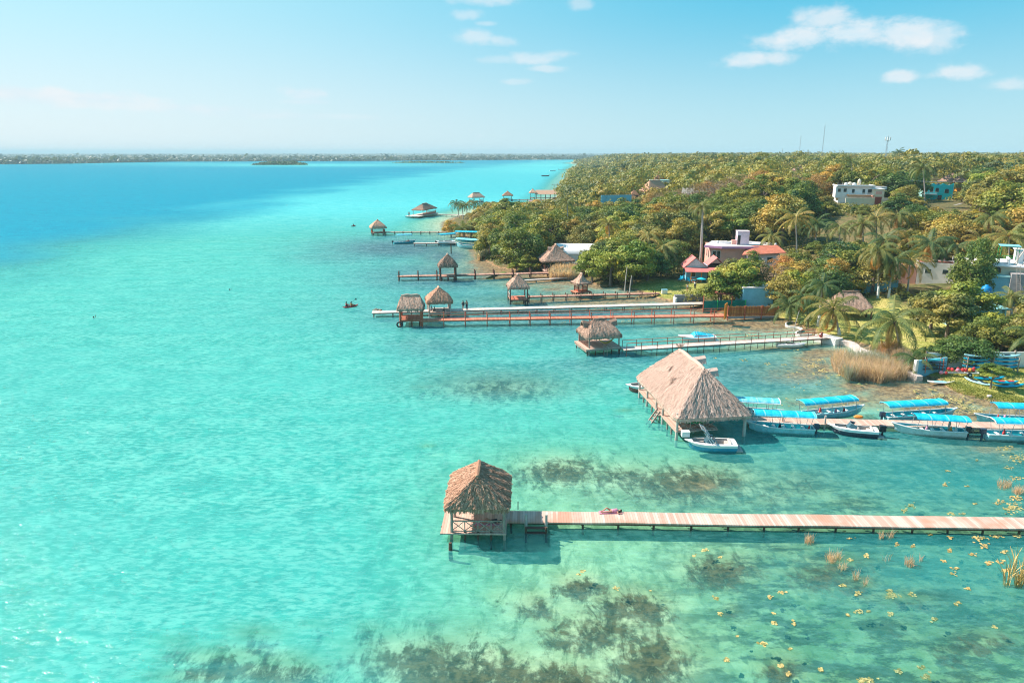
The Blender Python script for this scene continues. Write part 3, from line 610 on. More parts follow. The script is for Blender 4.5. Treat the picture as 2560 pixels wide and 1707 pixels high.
def hut(label, loc, rz, w_, d_, deck, eave, top, ridge, group, roof_mat='thatch_grey', deck_mat='plank_brown', post_mat='wood_dark', over=.6, flare=1.2, straws=500,
        rails=(), rail_kind='cross', deck_ext=(0, 0, 0, 0), seed=1, post_r=.11, posts=None, horns=(), shag=1.0, axis=0, water=True, name='thatched_hut', cat='hut', rail_mat=None, roof_rot=0.0, ridge_off=0, ladder=None, thick=.28):
    """posts on a platform over the water carrying a thatched hip roof; w_ along local x, d_ along local y"""
    t = thing(name, label, cat, loc, rz, group); hw, hd = w_ / 2, d_ / 2; zb = -.7 if water else -.3 - loc[2] * 0
    dk = MB(); l, r, f, b = deck_ext
    dk.box(((r - l) / 2, (b - f) / 2, deck - .05), (w_ + l + r, d_ + f + b, .1)); dk.build('deck', deck_mat, t)
    fr = MB()
    for y in (-hd - f + .12, 0, hd + b - .12): fr.box(((r - l) / 2, y, deck - .2), (w_ + l + r - .1, .12, .18))
    for x in (-hw - l + .15, hw + r - .15): fr.box((x, (b - f) / 2, deck - .36), (.12, d_ + f + b - .2, .14))
    fr.build('deck_frame', post_mat, t)
    posts = posts or [(-1, -1), (1, -1), (1, 1), (-1, 1)]
    for (px_, py_) in posts:
        x, y = px_ * hw, py_ * hd; j = random.Random(seed + px_ * 3 + py_).uniform(-.05, .05)
        MB().tube([(x, y, zb), (x + j, y, deck), (x + j * .4, y + j, eave + .25)], [post_r * 1.15, post_r * 1.05, post_r * .9], 8).build('post', post_mat, t)
    if water:
        nx = max(2, int((w_ + l + r) / 1.1)); 
        for k in range(nx):
            x = -hw - l + .3 + (w_ + l + r - .6) * k / (nx - 1)
            for y in (-hd - f + .3, hd + b - .3): MB().tube([(x, y, zb), (x + .03, y, deck - .25)], .085, 7).build('pile', 'pile', t)
    if axis == 1: rf = thatch_roof(hd + over, hw + over, ridge, eave, top, straws, seed=seed, flare=flare, shaggy=shag, ridge_off=ridge_off, thick=thick)
    else: rf = thatch_roof(hw + over, hd + over, ridge, eave, top, straws, seed=seed, flare=flare, shaggy=shag, ridge_off=ridge_off, thick=thick)
    for k, (p, dd, ww, ll, hh_) in enumerate(horns): horn(rf, p, dd, ww, ll, hh_, seed + k)
    ro = rf.build('roof', roof_mat, t)
    if axis == 1: ro.rotation_euler = (0, 0, R(90))
    bm_ = MB()
    for y in (-hd, hd): bm_.beam((-hw - .3, y, eave + .06), (hw + .3, y, eave + .06), .13, .13)
    for x in (-hw, hw): bm_.beam((x, -hd - .3, eave + .18), (x, hd + .3, eave + .18), .13, .13)
    bm_.build('roof_beam', post_mat, t)
    for sd_ in rails:
        rb = MB(); cs = {'f': ((-hw, -hd), (hw, -hd)), 'b': ((-hw, hd), (hw, hd)), 'l': ((-hw, -hd), (-hw, hd)), 'r': ((hw, -hd), (hw, hd)), 'fl': ((-hw, -hd), (0, -hd)), 'fr': ((0, -hd), (hw, -hd))}[sd_]
        rail(rb, (*cs[0], deck), (*cs[1], deck), .95, rail_kind, max(2, int((w_ if sd_[0] in 'fb' else d_) / 1.1))); rb.build('railing', rail_mat or post_mat, t)
    if ladder:
        x, y = ladder; lb = MB()
        for s in (-.25, .25): lb.beam((x + s, y, deck + .5), (x + s, y - .25, -.9), .06, .06)
        for k in range(5): lb.beam((x - .25, y - .05 * k, deck + .1 - .3 * k), (x + .25, y - .05 * k, deck + .1 - .3 * k), .05, .05)
        lb.build('ladder', post_mat, t)
    return t

def jetty(label, a, b, width, z, group=None, deck_mat='plank_brown', post_mat='wood_dark', step=3.0, post_up=0.0, rails='', post_r=.09, name='jetty', thick=.1, jitter=.025, up_step=None, far_up=None, seed=0, rail_h=.95, rmat=None):
    """boards on piles from a to b (world xy)"""
    a, b = Vector(a[:2]), Vector(b[:2]); d = b - a; L = d.length; rz = math.atan2(d.y, d.x); rnd = random.Random(seed)
    t = thing(name, label, 'jetty', (a.x, a.y, 0), rz, group); hw = width / 2
    dk = MB(); n = max(1, int(L / 3)); secs = []
    for k in range(n + 1):
        x = L * k / n; dz = rnd.uniform(-1, 1) * jitter; dy = rnd.uniform(-1, 1) * jitter
        secs.append([(x, -hw + dy, z + dz), (x, hw + dy, z + dz), (x, hw + dy, z - thick + dz), (x, -hw + dy, z - thick + dz)])
    dk.loft(secs, closed=True, caps=True); dk.build('deck', deck_mat, t)
    bm_ = MB()
    for s in (-1, 1): bm_.beam((0.1, s * (hw - .18), z - thick - .09), (L - .1, s * (hw - .18), z - thick - .09), .1, .16)
    bm_.build('beam', post_mat, t)
    k = 0; x = .3; pts_f, pts_b = [], []
    while x < L:
        for s in (-1, 1):
            tall = post_up if (up_step is None or k % up_step == 0) else 0.0
            if s == 1 and far_up is not None: tall = far_up
            j = rnd.uniform(-.05, .05); zt = z + tall if tall > 0 else z - thick
            y = s * (hw - (.02 if tall > 0 else .15)); zb = -.6
            MB().tube([(x + j, y + (.06 * s if tall > 0 else 0), zb), (x, y + (.06 * s if tall > 0 else 0), zt)], post_r, 6).build('post', post_mat, t)
        x += step * rnd.uniform(.92, 1.08) if jitter else step; k += 1
    for s, ch in ((-1, 'n'), (1, 'f')):
        if ch in rails:
            rb = MB(); rb.beam((.3, s * (hw + .04), z + rail_h), (L - .2, s * (hw + .04), z + rail_h), .06, .06)
            rb.beam((.3, s * (hw + .04), z + rail_h * .5), (L - .2, s * (hw + .04), z + rail_h * .5), .03, .03); rb.build('handrail', rmat or post_mat, t)
    return t
GH = 'thatched huts standing on piles over the lake'; GJ = 'jetties reaching out over the lake'
# --- foreground hut and jetty
def XY(px, py, z=0): p = P(px, py, z); return (p.x, p.y)
fh = thing('thatched_hut', 'large rust-brown thatched hut with a cross-braced railing at the end of the nearest jetty', 'hut', (-2.35, 49.9, 0), R(-1), GH)
pL = XY(1131, 1328, .6); pR = XY(1262, 1334, .6)
W1 = pR[0] - pL[0]; cx1 = (pR[0] + pL[0]) / 2 + 2.35; y0 = (pL[1] + pR[1]) / 2 - 49.9; D1 = 4.7
dk = MB(); dk.box((cx1 - .35, y0 + D1 / 2 + .0, .55), (W1 + 1.0, D1 + .3, .1)); dk.build('deck', 'plank_pink_y', fh)
fm = MB()
for k in range(5): fm.box((cx1 - W1 / 2 + W1 * k / 4, y0 + D1 / 2, .41), (.12, D1, .16))
fm.build('deck_frame', 'wood_grey', fh)
for sx in (-1, 1):
    for yy in (y0 + .05, y0 + D1 * .5, y0 + D1): 
        x = cx1 + sx * W1 / 2; MB().tube([(x + .04 * sx, yy, -.9), (x, yy, .9), (x - .03 * sx, yy, 2.95)], [.13, .115, .10], 9).build('post', 'wood_grey', fh)
for k in range(1, 4): MB().tube([(cx1 - W1 / 2 + W1 * k / 4, y0 + .05, -.8), (cx1 - W1 / 2 + W1 * k / 4, y0 + .05, .7)], .09, 7).build('pile', 'pile', fh)
rb = MB(); rail(rb, (cx1 - W1 / 2, y0 + .02, .6), (cx1 + W1 / 2, y0 + .02, .6), .95, 'cross', 4, .05); rb.build('railing', 'wood_grey', fh)
for s in (-1, 1):
    for yy in (y0 + 1.0, ): MB().beam((cx1 - W1 / 2 - .9, yy + (s + 1) * 1.2, .5), (cx1 - W1 / 2 - .2, yy + (s + 1) * 1.2, .5), .14, .12).build('beam_end', 'wood_dark', fh)
rf = thatch_roof(W1 / 2 + .48, D1 / 2 + .62, .95 + .35, 2.72, 4.9, 9500, seed=3, flare=.9, thick=.22, ridge_off=-.7, shaggy=1.25, fringe=.22, nside=14)
ro = rf.build('roof', 'thatch_red', fh); ro.location = (cx1 - .05, y0 + D1 / 2 + .15, 0)
for yy in (y0 + .05, y0 + D1): MB().beam((cx1 - W1 / 2, yy, 2.75), (cx1 + W1 / 2, yy, 2.75), .13, .13).build('roof_beam', 'wood_grey', fh)
ja = jetty('long pink plank jetty nearest the viewer, running right from the rust-brown hut', XY(1268, 1289, .5), XY(2760, 1310, .5), 1.75, .5, GJ, 'plank_pink', 'pile', 2.75, 0, jitter=.03, seed=4, thick=.12)
st = thing('mooring_steps', 'timber landing steps with two tall posts beside the nearest jetty by the rust-brown hut', 'steps', (*XY(1315, 1303, .5), 0), R(-1))
for x in (0, 1.55):
    MB().tube([(x, -.12, -.8), (x, -.08, 1.15)], [.13, .11], 8).build('post', 'wood_pale', st)
for k, z_ in enumerate((.25, -.02)): MB().beam((0, -.5 - .3 * k, z_), (1.55, -.5 - .3 * k, z_), .3, .07).build('step', 'wood_dark', st)
for x in (0, 1.55): MB().tube([(x, -.85, -.8), (x, -.85, .5)], .08, 7).build('pile', 'pile', st)
tag(MB().tube([(*XY(1127, 1378, -.1), -.8), (*XY(1126, 1372, .1), -.3), (*XY(1126, 1370, .1), .55)], [.16, .15, .12], 8).build('mooring_post', 'pile'), 'dark broken post standing alone in the water below the rust-brown hut', 'post')
tag(MB().tube([(*XY(1295, 1273, .5), .48), (*XY(1295, 1273, .5), 1.2)], .035, 6).build('marker_stick', 'wood_dark'), 'thin stick rising from the far edge of the nearest jetty beside the hut', 'stick')

# --- big boathouse
bh = thing('boathouse', 'biggest pale straw-roofed boathouse with a torn roof and tall posts in the water', 'boathouse', (*XY(1690, 1100), 0), math.atan2(.117, .99) * 1.0)
BW, BD = 7.2, 12.9
def zf(x, y): return (x, y)
dk = MB(); dk.box((.95, BD / 2, .95), (2.1, BD + .4, .1)); dk.box((3.15, .75, .95), (2.3, 1.6, .1)); dk.build('deck', 'plank_pink_y', bh)
fm = MB()
for x in (.05, 1.8): fm.box((x, BD / 2, .8), (.14, BD, .18))
fm.build('deck_frame', 'wood_grey', bh)
for (x, y, r) in ((0, 0, .15), (0, 4.4, .13), (0, 6.6, .13), (0, 9.9, .13), (0, BD, .13), (BW, .2, .17), (3.7, 1.6, .2), (BW, 6, .14), (BW, BD, .14), (3.6, BD, .14), (2.0, 6.5, .12)):
    MB().tube([(x, y, -.9), (x + .02, y, .9), (x, y, 2.9)], [r * 1.1, r, r * .85], 9).build('post', 'wood_pale', bh)
for y in (1.6, 2.9, 5.5, 8.2, 11.3): MB().tube([(.05, y, -.9), (.05, y, .85)], .1, 7).build('pile', 'wood_grey', bh)
rb = MB(); rail(rb, (0, .02, 1.0), (4.2, .02, 1.0), .95, 'cross', 3, .05); rb.build('railing', 'wood_grey', bh)
sb = MB()
for s in (0, .9):
    sb.beam((-.05, 5.1 + s, 1.2), (-1.35, 5.1 + s - .3, -.5), .1, .16)
for k in range(4): sb.box((-.2 - .3 * k, 5.5 - .07 * k, .7 - .32 * k), (.28, 1.0, .06))
sb.build('steps', 'wood_grey', bh)
rf = thatch_roof(BW / 2 + .5, BD / 2 + .65, 3.7, 2.42, 6.45, 15000, seed=11, flare=.93, thick=.30, ridge_off=.3, shaggy=1.5, fringe=.3, nside=20)
horn(rf, (.9, 1.6, 6.2), (1, 0, .12), 1.3, 1.15, .7, 5); horn(rf, (1.3, -1.0, 5.6), (1, 0, .12), 1.3, 1.1, .7, 6)
rnd = random.Random(8)
for (hx, hy, hz_) in ((-1.55, 1.9, 4.7), (-2.1, -.6, 4.35)):       # torn, sunken places with loose straw
    for k in range(150):
        a = rnd.uniform(-.75, .75); p = Vector((hx + rnd.uniform(-.5, .3), hy + a, hz_ + rnd.uniform(.1, .75) - abs(a) * .4)); q = p + Vector((rnd.uniform(-.35, -.05), rnd.uniform(-.15, .15) - a * .25, rnd.uniform(-.6, -.1)))
        rf.add([p, p + Vector((.0, .05, .0)), q + Vector((0, .06, 0)), q], [(0, 1, 2, 3)], rnd.random() * .9)
for k in range(60):
    a = rnd.random() * 6.28; p = Vector((0, 3.9, 6.7)); q = p + Vector((math.cos(a) * .5, math.sin(a) * .4, rnd.uniform(.1, .5))); rf.add([p, p + Vector((.05, 0, 0)), q + Vector((.04, 0, 0)), q], [(0, 1, 2, 3)], rnd.random())
ro = rf.build('roof', 'thatch_pale', bh); ro.location = (BW / 2 + .1, BD / 2 + .05, 0)
for (hx, hy, hz_) in ((2.0, 8.25, 4.55), (1.45, 5.8, 4.15)): MB().ball((hx + .05, hy, hz_), (.36, .55, .34), 10, 6).build('roof_tear_shade', 'thatch_grey', bh)  # darker thatch balls stand in for the shade inside the tears
MB().beam((4.4, 3.05, 6.4), (3.3, 2.55, 6.0), .09, .09).build('roof_pole', 'wood_pale', bh)
fb = MB()
for y in (0, 4.4, 9, BD): fb.beam((.1, y, 2.45), (BW - .1, y, 2.45), .14, .14)
for x in (.15, BW - .15): fb.beam((x, .1, 2.3), (x, BD - .1, 2.3), .14, .14)
fb.build('roof_beam', 'wood_grey', bh)
jb = jetty('pale jetty with the canopied tour boats moored along both sides, leading to the big boathouse', XY(1862, 1049, .6), XY(2720, 1067, .6), 1.75, .6, GJ, 'plank_pink_y', 'wood_grey', 3.2, 0, jitter=.02, seed=6, thick=.16)
for k, (px, py, lab) in enumerate(((1956, 1044, 'grey mooring post on the tour-boat jetty beside the nearest canopied boat'), (2062, 1050, 'white-topped mooring post on the tour-boat jetty behind the dark speedboat'), (2372, 1062, 'mooring post on the tour-boat jetty behind the middle canopied boat'))):
    a = XY(px, py + 9, .6); tag(MB().tube([(*a, -1.0), (*a, 1.5)], .11, 8).build('mooring_post', 'wood_pale'), lab, 'post')
# --- third jetty: hut with side horns
def hutpx(pl, pr, z=.9): a, b = Vector(XY(*pl, z)), Vector(XY(*pr, z)); return a, b, (b - a).length, math.atan2((b - a).y, (b - a).x)
a, b, wl, rz = hutpx((1470, 872), (1552, 866), 1.0); c = (a + b) / 2 + Vector((-math.sin(rz), math.cos(rz))) * 2.3
hut('grey thatched hut with side horns and white ladder ending the pale railed jetty', (c.x, c.y, 0), rz, wl - .5, 4.2, 1.0, 2.6, 4.65, .8, GH, 'thatch_grey', 'plank_pink_y', 'wood_grey', .45, .72, 2200, rails=('l',), rail_kind='slat', rail_mat='wood_dark', deck_ext=(.7, .3, .6, .2), seed=21,
    horns=(((.1, 1.5, 4.35), (0, 1, .25), 1.4, 1.15, .9), ((.1, -1.5, 4.35), (0, -1, .25), 1.4, 1.15, .9)), ladder=(-.1, -2.9), axis=1)
hm = MB(); q = Vector((c.x, c.y, 0)); hv = [Vector((-.9 + 2.9 * k / 8, -1.6, 2.5 - 1.0 * math.sin(math.pi * k / 8))) for k in range(9)]
ho = hm.loft([[v + Vector((0, -.28 * math.sin(math.pi * k / 8), 0)), v + Vector((0, 0, -.14)), v + Vector((0, .28 * math.sin(math.pi * k / 8), 0))] for k, v in enumerate(hv)]).build('hammock', 'yellow')
ho.location = (c.x, c.y, 0); ho.rotation_euler = (0, 0, rz); tag(ho, 'yellow hammock slung between the posts of the horned grey hut', 'hammock')
jc = jetty('pale jetty with slim rust-red railing posts from the horned hut to the lawn', XY(1556, 871, 1.0), XY(2068, 841, 1.0), 1.75, 1.0, GJ, 'plank_white', 'wood_dark', 2.35, .95, rails='nf', post_r=.05, rmat='wood_red', seed=8)
# --- red jetty and hut
jd = jetty('long brick-red jetty with red railings ending at the bamboo fence', XY(1052, 799, 1.1), XY(1818, 787, 1.1), 1.6, 1.1, GJ, 'plank_red', 'wood_red', 3.6, 1.0, rails='nf', post_r=.07, seed=9)
a, b, wl, rz = hutpx((998, 801), (1050, 800), 1.1); c = (a + b) / 2 + Vector((0, 2.0))
hut('square grey-brown thatched hut on red posts at the end of the red jetty', (c.x, c.y, 0), rz, wl, 3.6, 1.1, 2.95, 4.9, 1.45, GH, 'thatch_grey', 'plank_red', 'wood_red', .5, .85, 1300, rails=('f', 'b', 'l'), rail_kind='slat', seed=31, axis=1, post_r=.16, ladder=(0, -2.0))
ty = MB(); cc_ = Vector((a.x + .05, a.y - .15, .45))
ty.loft([[cc_ + Vector((math.cos(t_) * (.40 + .13 * math.cos(u_)), .12 * math.sin(u_) - .1, math.sin(t_) * (.40 + .13 * math.cos(u_)))) for u_ in (2 * math.pi * k / 8 for k in range(8))] for t_ in (2 * math.pi * j / 16 for j in range(17))], closed=True)
tag(ty.build('tyre', 'black', smooth=True), 'black tyre hung as a fender on the front left leg of the red hut', 'tyre')
# --- white jetty and its hut
je = jetty('long white jetty behind the red one, passing a brown thatched hut', XY(930, 780, .8), XY(1760, 757, .8), 1.75, .8, GJ, 'plank_white', 'wood_grey', 3.3, 0, seed=10)
a, b, wl, rz = hutpx((1069, 783), (1120, 781), .8); c = (a + b) / 2 + Vector((0, 2.2))
hut('brown hip-roofed thatched hut halfway along the white jetty with people inside', (c.x, c.y, 0), rz, wl + .2, 4.2, .8, 2.7, 4.9, .6, GH, 'thatch_red', 'plank_white', 'wood_pale', .45, .8, 1500, rails=('l', 'r'), rail_kind='slat', seed=41, post_r=.12, rail_mat='wood_pale')
# --- small pointed hut + red-brown walkway
a, b, wl, rz = hutpx((1273, 750), (1316, 749), .9); c = (a + b) / 2 + Vector((0, 2.1))
hut('pointed brown thatched hut on dark posts at the end of the low red-brown walkway', (c.x, c.y, 0), rz, wl, 3.8, .9, 3.2, 5.4, .3, GH, 'thatch_grey', 'plank_red', 'wood_dark', .4, .82, 1000, rails=('l',), rail_kind='slat', rail_mat='wood_pale', seed=51)
jf = jetty('low red-brown walkway with stub posts running to the grass in front of the round bush', XY(1318, 741, .7), XY(1648, 732, .7), 1.3, .7, GJ, 'plank_brown', 'wood_dark', 2.6, .45, seed=12, jitter=.02)
a, b, wl, rz = hutpx((1441, 731), (1466, 729), .8); c = (a + b) / 2 + Vector((0, 1.3))
hut('tiny palapa with a flared straw hat roof and brick-red box standing on the red-brown walkway', (c.x, c.y, 0), rz, 1.9, 1.9, .8, 2.6, 4.3, .4, GH, 'thatch_grey', 'plank_red', 'wood_dark', .75, 1.7, 500, rails=('f', 'l', 'r', 'b'), rail_kind='slat', rail_mat='wood_red', seed=61, deck_ext=(.8, .8, .3, .3))
# --- dark post jetty with tall hut
jg = jetty('brown jetty with tall dark posts carrying the tall open hut', XY(994, 690, 1.0), XY(1390, 681, 1.0), 1.8, 1.0, GJ, 'plank_brown', 'wood_dark', 4.3, 1.0, seed=13, post_r=.14)
a, b, wl, rz = hutpx((1099, 692), (1137, 691), 1.0); c = (a + b) / 2 + Vector((0, 1.8))
hut('tall open hut with a pointed brown thatch roof on the dark-post jetty', (c.x, c.y, 0), rz, wl, 3.2, 1.0, 3.3, 5.8, .25, GH, 'thatch_grey', 'plank_brown', 'wood_dark', .5, .82, 1000, seed=71, post_r=.18)
rp = MB(); p1 = P(1218, 697, .05); p2 = P(1262, 680, 1.05); rp.beam(p1, p2, 1.4, .12)
tag(rp.build('boat_ramp', 'grass'), 'mossy green ramp leaning from the dark-post jetty into the water', 'ramp')
jh = jetty('thin pale plank walkway behind the pointed hut, ending at the reeds', XY(1298, 701, .5), XY(1444, 692, .5), .9, .5, GJ, 'plank_white', 'wood_grey', 4, 0, seed=14)
# --- farther huts
a, b, wl, rz = hutpx((927, 583), (958, 582), .9); c = (a + b) / 2 + Vector((0, 2.0))
hut('round-topped brown hut at the end of the thin jetty nearest the moored white boats', (c.x, c.y, 0), rz, wl, 4.2, .9, 2.7, 5.2, .2, GH, 'thatch_red', 'plank_brown', 'wood_dark', .7, .75, 700, rails=('l', 'r', 'f', 'b'), rail_kind='slat', rail_mat='wood_red', seed=81)
ji = jetty('thin brown jetty with short posts leading to the round-topped brown hut', XY(962, 580, .8), XY(1135, 580, .8), 1.5, .8, GJ, 'plank_brown', 'wood_dark', 3.0, .25, seed=15)
jj = jetty('short grey jetty between the moored blue tour boat and the shore', XY(1034, 608, .8), XY(1140, 607, .8), 1.5, .8, GJ, 'plank_white', 'wood_dark', 3.5, 0, seed=16)
a, b, wl, rz = hutpx((1040, 539), (1080, 533), .9); c = (a + b) / 2 + Vector((0, 2.5))
hut('long dark-roofed open pavilion on a wide pier past the round-topped hut', (c.x, c.y, 0), rz + .1, wl, 4.8, .9, 3.2, 5.6, 2.4, GH, 'thatch_grey', 'plank_white', 'wood_grey', .7, .95, 700, rails=('r', 'f'), rail_kind='slat', rail_mat='wood_red', deck_ext=(6.5, 1, .8, .8), seed=91, axis=1)
jk = jetty('pale jetty leading from the long pavilion to the palm point', XY(1082, 535, .8), XY(1165, 538, .8), 1.6, .8, GJ, 'plank_white', 'wood_grey', 3.0, 0, seed=17)
a, b, wl, rz = hutpx((1177, 505), (1203, 504), 1.0); c = (a + b) / 2 + Vector((0, 2.5))
hut('square-topped brown hut on the far jetty behind the palm point', (c.x, c.y, 0), rz, wl, 4.6, 1.0, 3.4, 5.9, 2.0, GH, 'thatch_grey', 'plank_brown', 'wood_dark', .9, .9, 400, rails=('r',), rail_kind='slat', rail_mat='wood_red', seed=101, axis=1)
jl = jetty('far jetty leading right from the square-topped brown hut', XY(1202, 505, .9), XY(1352, 507, .9), 1.8, .9, GJ, 'plank_brown', 'wood_dark', 4.0, .5, seed=18)
a, b, wl, rz = hutpx((1259, 499), (1279, 499), 1.0); c = (a + b) / 2 + Vector((0, 2.5))
hut('small pointed brown hut second farthest along the shore beyond the bush', (c.x, c.y, 0), rz, wl, 4.2, 1.0, 3.3, 5.8, .4, GH, 'thatch_red', 'plank_brown', 'wood_dark', .9, .95, 300, rails=('f',), rail_kind='slat', seed=111)
jm = jetty('far jetty linking the small pointed hut to the long red-roofed boathouse', XY(1280, 499, .9), XY(1372, 500, .9), 1.6, .9, GJ, 'plank_brown', 'wood_dark', 4.5, .4, seed=19)
a, b, wl, rz = hutpx((1326, 495), (1338, 495), 1.0); c = (a + b) / 2 + Vector((0, 2.5))
hut('farthest tiny thatched hut attached to the long red-roofed boathouse', (c.x, c.y, 0), rz, wl, 3.4, 1.0, 4.0, 6.4, .3, GH, 'thatch_red', 'plank_brown', 'wood_dark', .9, .95, 300, seed=121)
# long red boathouse
a, b, wl, rz = hutpx((1341, 495), (1400, 495), 1.0); lb = thing('long_boathouse', 'long low boathouse with a faded red roof beyond the trees', 'boathouse', (a.x, a.y + 2, 0), rz)
MB().box((wl / 2, 1.5, .95), (wl, 5, .12)).build('deck', 'plank_brown', lb)
MB().loft([[(x, -1.6, 3.1), (x, 1.5, 5.6), (x, 4.6, 3.1), (x, 4.5, 2.95), (x, 1.5, 5.4), (x, -1.5, 2.95)] for x in (-.5, wl / 3, wl * 2 / 3, wl + .5)], closed=True, caps=True).build('roof', 'thatch_red', lb)
for k in range(6):
    for y in (-1, 4): MB().tube([(wl * k / 5, y, -1.5), (wl * k / 5, y, 3.3)], .12, 6).build('post', 'wood_dark', lb)
# the thin far jetties
jn = jetty('very thin dark jetty far off where the wooded shore meets the lake', XY(1380, 461, .8), XY(1436, 460, .8), 1.8, .8, GJ, 'plank_brown', 'wood_dark', 6, .3, seed=22)
jo = jetty('small pier with a boat-lift far off at the tip of the wooded shore', XY(1396, 424, .8), XY(1440, 424, .8), 3, .8, GJ, 'plank_brown', 'wood_dark', 8, 1.2, seed=23)
# --- land pavilion with horns beside the big bush
a, b, wl, rz = hutpx((1352, 676), (1428, 674), .9); c = (a + b) / 2 + Vector((0, 3.0))
gz = .6
hut('broad horned thatch pavilion on the bank with a slatted railing beside the white building', (c.x, c.y, 0), rz, wl * .84, 6.0, 1.0, 3.2, 6.6, .6, 'thatched pavilions on land', 'thatch_grey', 'plank_pink_y', 'wood_dark', .95, 1.15, 2000, rails=('l', 'fl'), rail_kind='slat', seed=131, name='thatched_pavilion', cat='pavilion',
    horns=(((.9, 0, 5.9), (1, 0, .25), 1.3, 1.0, .9), ((-.9, 0, 5.9), (-1, 0, .25), 1.3, 1.0, .9)), deck_ext=(.5, .5, 1.5, .5))
# ------------------------------------------------------------------ boats
def hull_secs(L, B, Dp, n=15, bow=1.9, rake=.10, sheer=.35, t0=.85, inset=0.0, zoff=0.0):
    """sections stern (x=-L/2) to bow (x=L/2): keel, chine, gunwale each side"""
    S = []
    for i in range(n + 1):
        u = i / n; b = B / 2 * (t0 + (1 - t0) * min(1, u / .35)) * max(0.0, 1 - max(0, (u - .5) / .5) ** bow) - inset
        b = max(b, .015); zg = Dp * (1 + sheer * max(0, (u - .45) / .55) ** 2) + zoff; zk = Dp * (.0 + .95 * max(0, (u - .7) / .3) ** 2) * .55 + inset * .6
        x = -L / 2 + L * u * (1 - inset / L) ; xc = x - rake * L * max(0, (u - .6) / .4) ** 2 * .5
        S.append([Vector((x, b, zg)), Vector((xc, b * .86, zk + Dp * .42)), Vector((xc, b * .55, zk + .04)), Vector((xc, 0, zk)), Vector((xc, -b * .55, zk + .04)), Vector((xc, -b * .86, zk + Dp * .42)), Vector((x, -b, zg))])
    return S
def open_hull(t, L, B, Dp, outer, inner, trim, floor=.3, z=-.18, **kw):
    S = hull_secs(L, B, Dp, **kw); dz = Vector((0, 0, z))
    mb = MB(); mb.loft([[p + dz for p in s] for s in S]); mb.add([p + dz for p in S[0]], [tuple(range(7))]); mb.build('hull', outer, t)
    I = hull_secs(L, B, Dp, inset=.1, **kw); ib = MB()
    ib.loft([[s[0] + dz + Vector((0, 0, .02)), Vector((s[1].x, s[1].y * .95, floor)), Vector((s[5].x, s[5].y * .95, floor)), s[6] + dz + Vector((0, 0, .02))] for s in I]); 
    s = I[0]; ib.add([s[0] + dz + Vector((.1, 0, .02)), s[6] + dz + Vector((.1, 0, .02)), Vector((s[5].x + .1, s[5].y, floor)), Vector((s[1].x + .1, s[1].y, floor))], [(0, 1, 2, 3)]); ib.build('inner_hull', inner, t)
    tb = MB()
    for k in (0, 6): tb.tube([s[k] + dz + Vector((0, 0, .03)) for s in S], .07, 6)
    tb.beam(S[0][0] + dz, S[0][6] + dz, .12, .1); tb.build('gunwale', trim, t); return S
def outboard(t, x, z=.5, y=0.0, m='black', s=1.0):
    mb = MB(); mb.loft([[Vector((x - .28 * s + dx * s, y + dy * s, z + zz * s)) for dx, dy in ((-.25, -.16), (.25, -.19), (.25, .19), (-.25, .16))] for zz in (.1, .3, .55, .62)], closed=True, caps=True)
    mb.beam((x - .3 * s, y, z + .1), (x - .3 * s, y, z - .9), .14, .2); mb.build('outboard_motor', m, t)
def canopy(t, x0, x1, w_, z, m='tarp_blue', sag=.08, slope=0.0, frame='steel', npost=4, edge=None):
    mb = MB(); n = 10; S = []
    for i in range(n + 1):
        u = i / n; x = x0 + (x1 - x0) * u; zz = z + slope * (u - .5) - sag * abs(math.sin(u * math.pi * npost)) * .4
        S.append([Vector((x, -w_ / 2, zz - .16)), Vector((x, -w_ * .46, zz)), Vector((x, -w_ * .2, zz + .10)), Vector((x, w_ * .2, zz + .10)), Vector((x, w_ * .46, zz)), Vector((x, w_ / 2, zz - .16))])
    mb.loft(S); mb.loft([[p + Vector((0, 0, -.03)) for p in s[::-1]] for s in S]); mb.build('canopy', m, t, True)
    if edge:
        eb = MB()
        for k in (0, 5): eb.tube([s[k] for s in S], .045, 5)
        for s in (S[0], S[-1]): eb.tube(s, .045, 5)
        eb.build('canopy_edge', edge, t)
    for k in range(npost):
        x = x0 + .3 + (x1 - x0 - .6) * k / (npost - 1); fb = MB()
        for s in (-1, 1): fb.tube([(x + (-.25 if k % 2 else .25), s * w_ * .44, .55), (x, s * w_ * .46, z - .05)], .028, 5)
        fb.tube([(x, -w_ * .46, z - .06), (x, w_ * .46, z - .06)], .025, 5); fb.build('canopy_frame', frame, t)
GB = 'long open tour boats with blue canopies at the boat jetty'
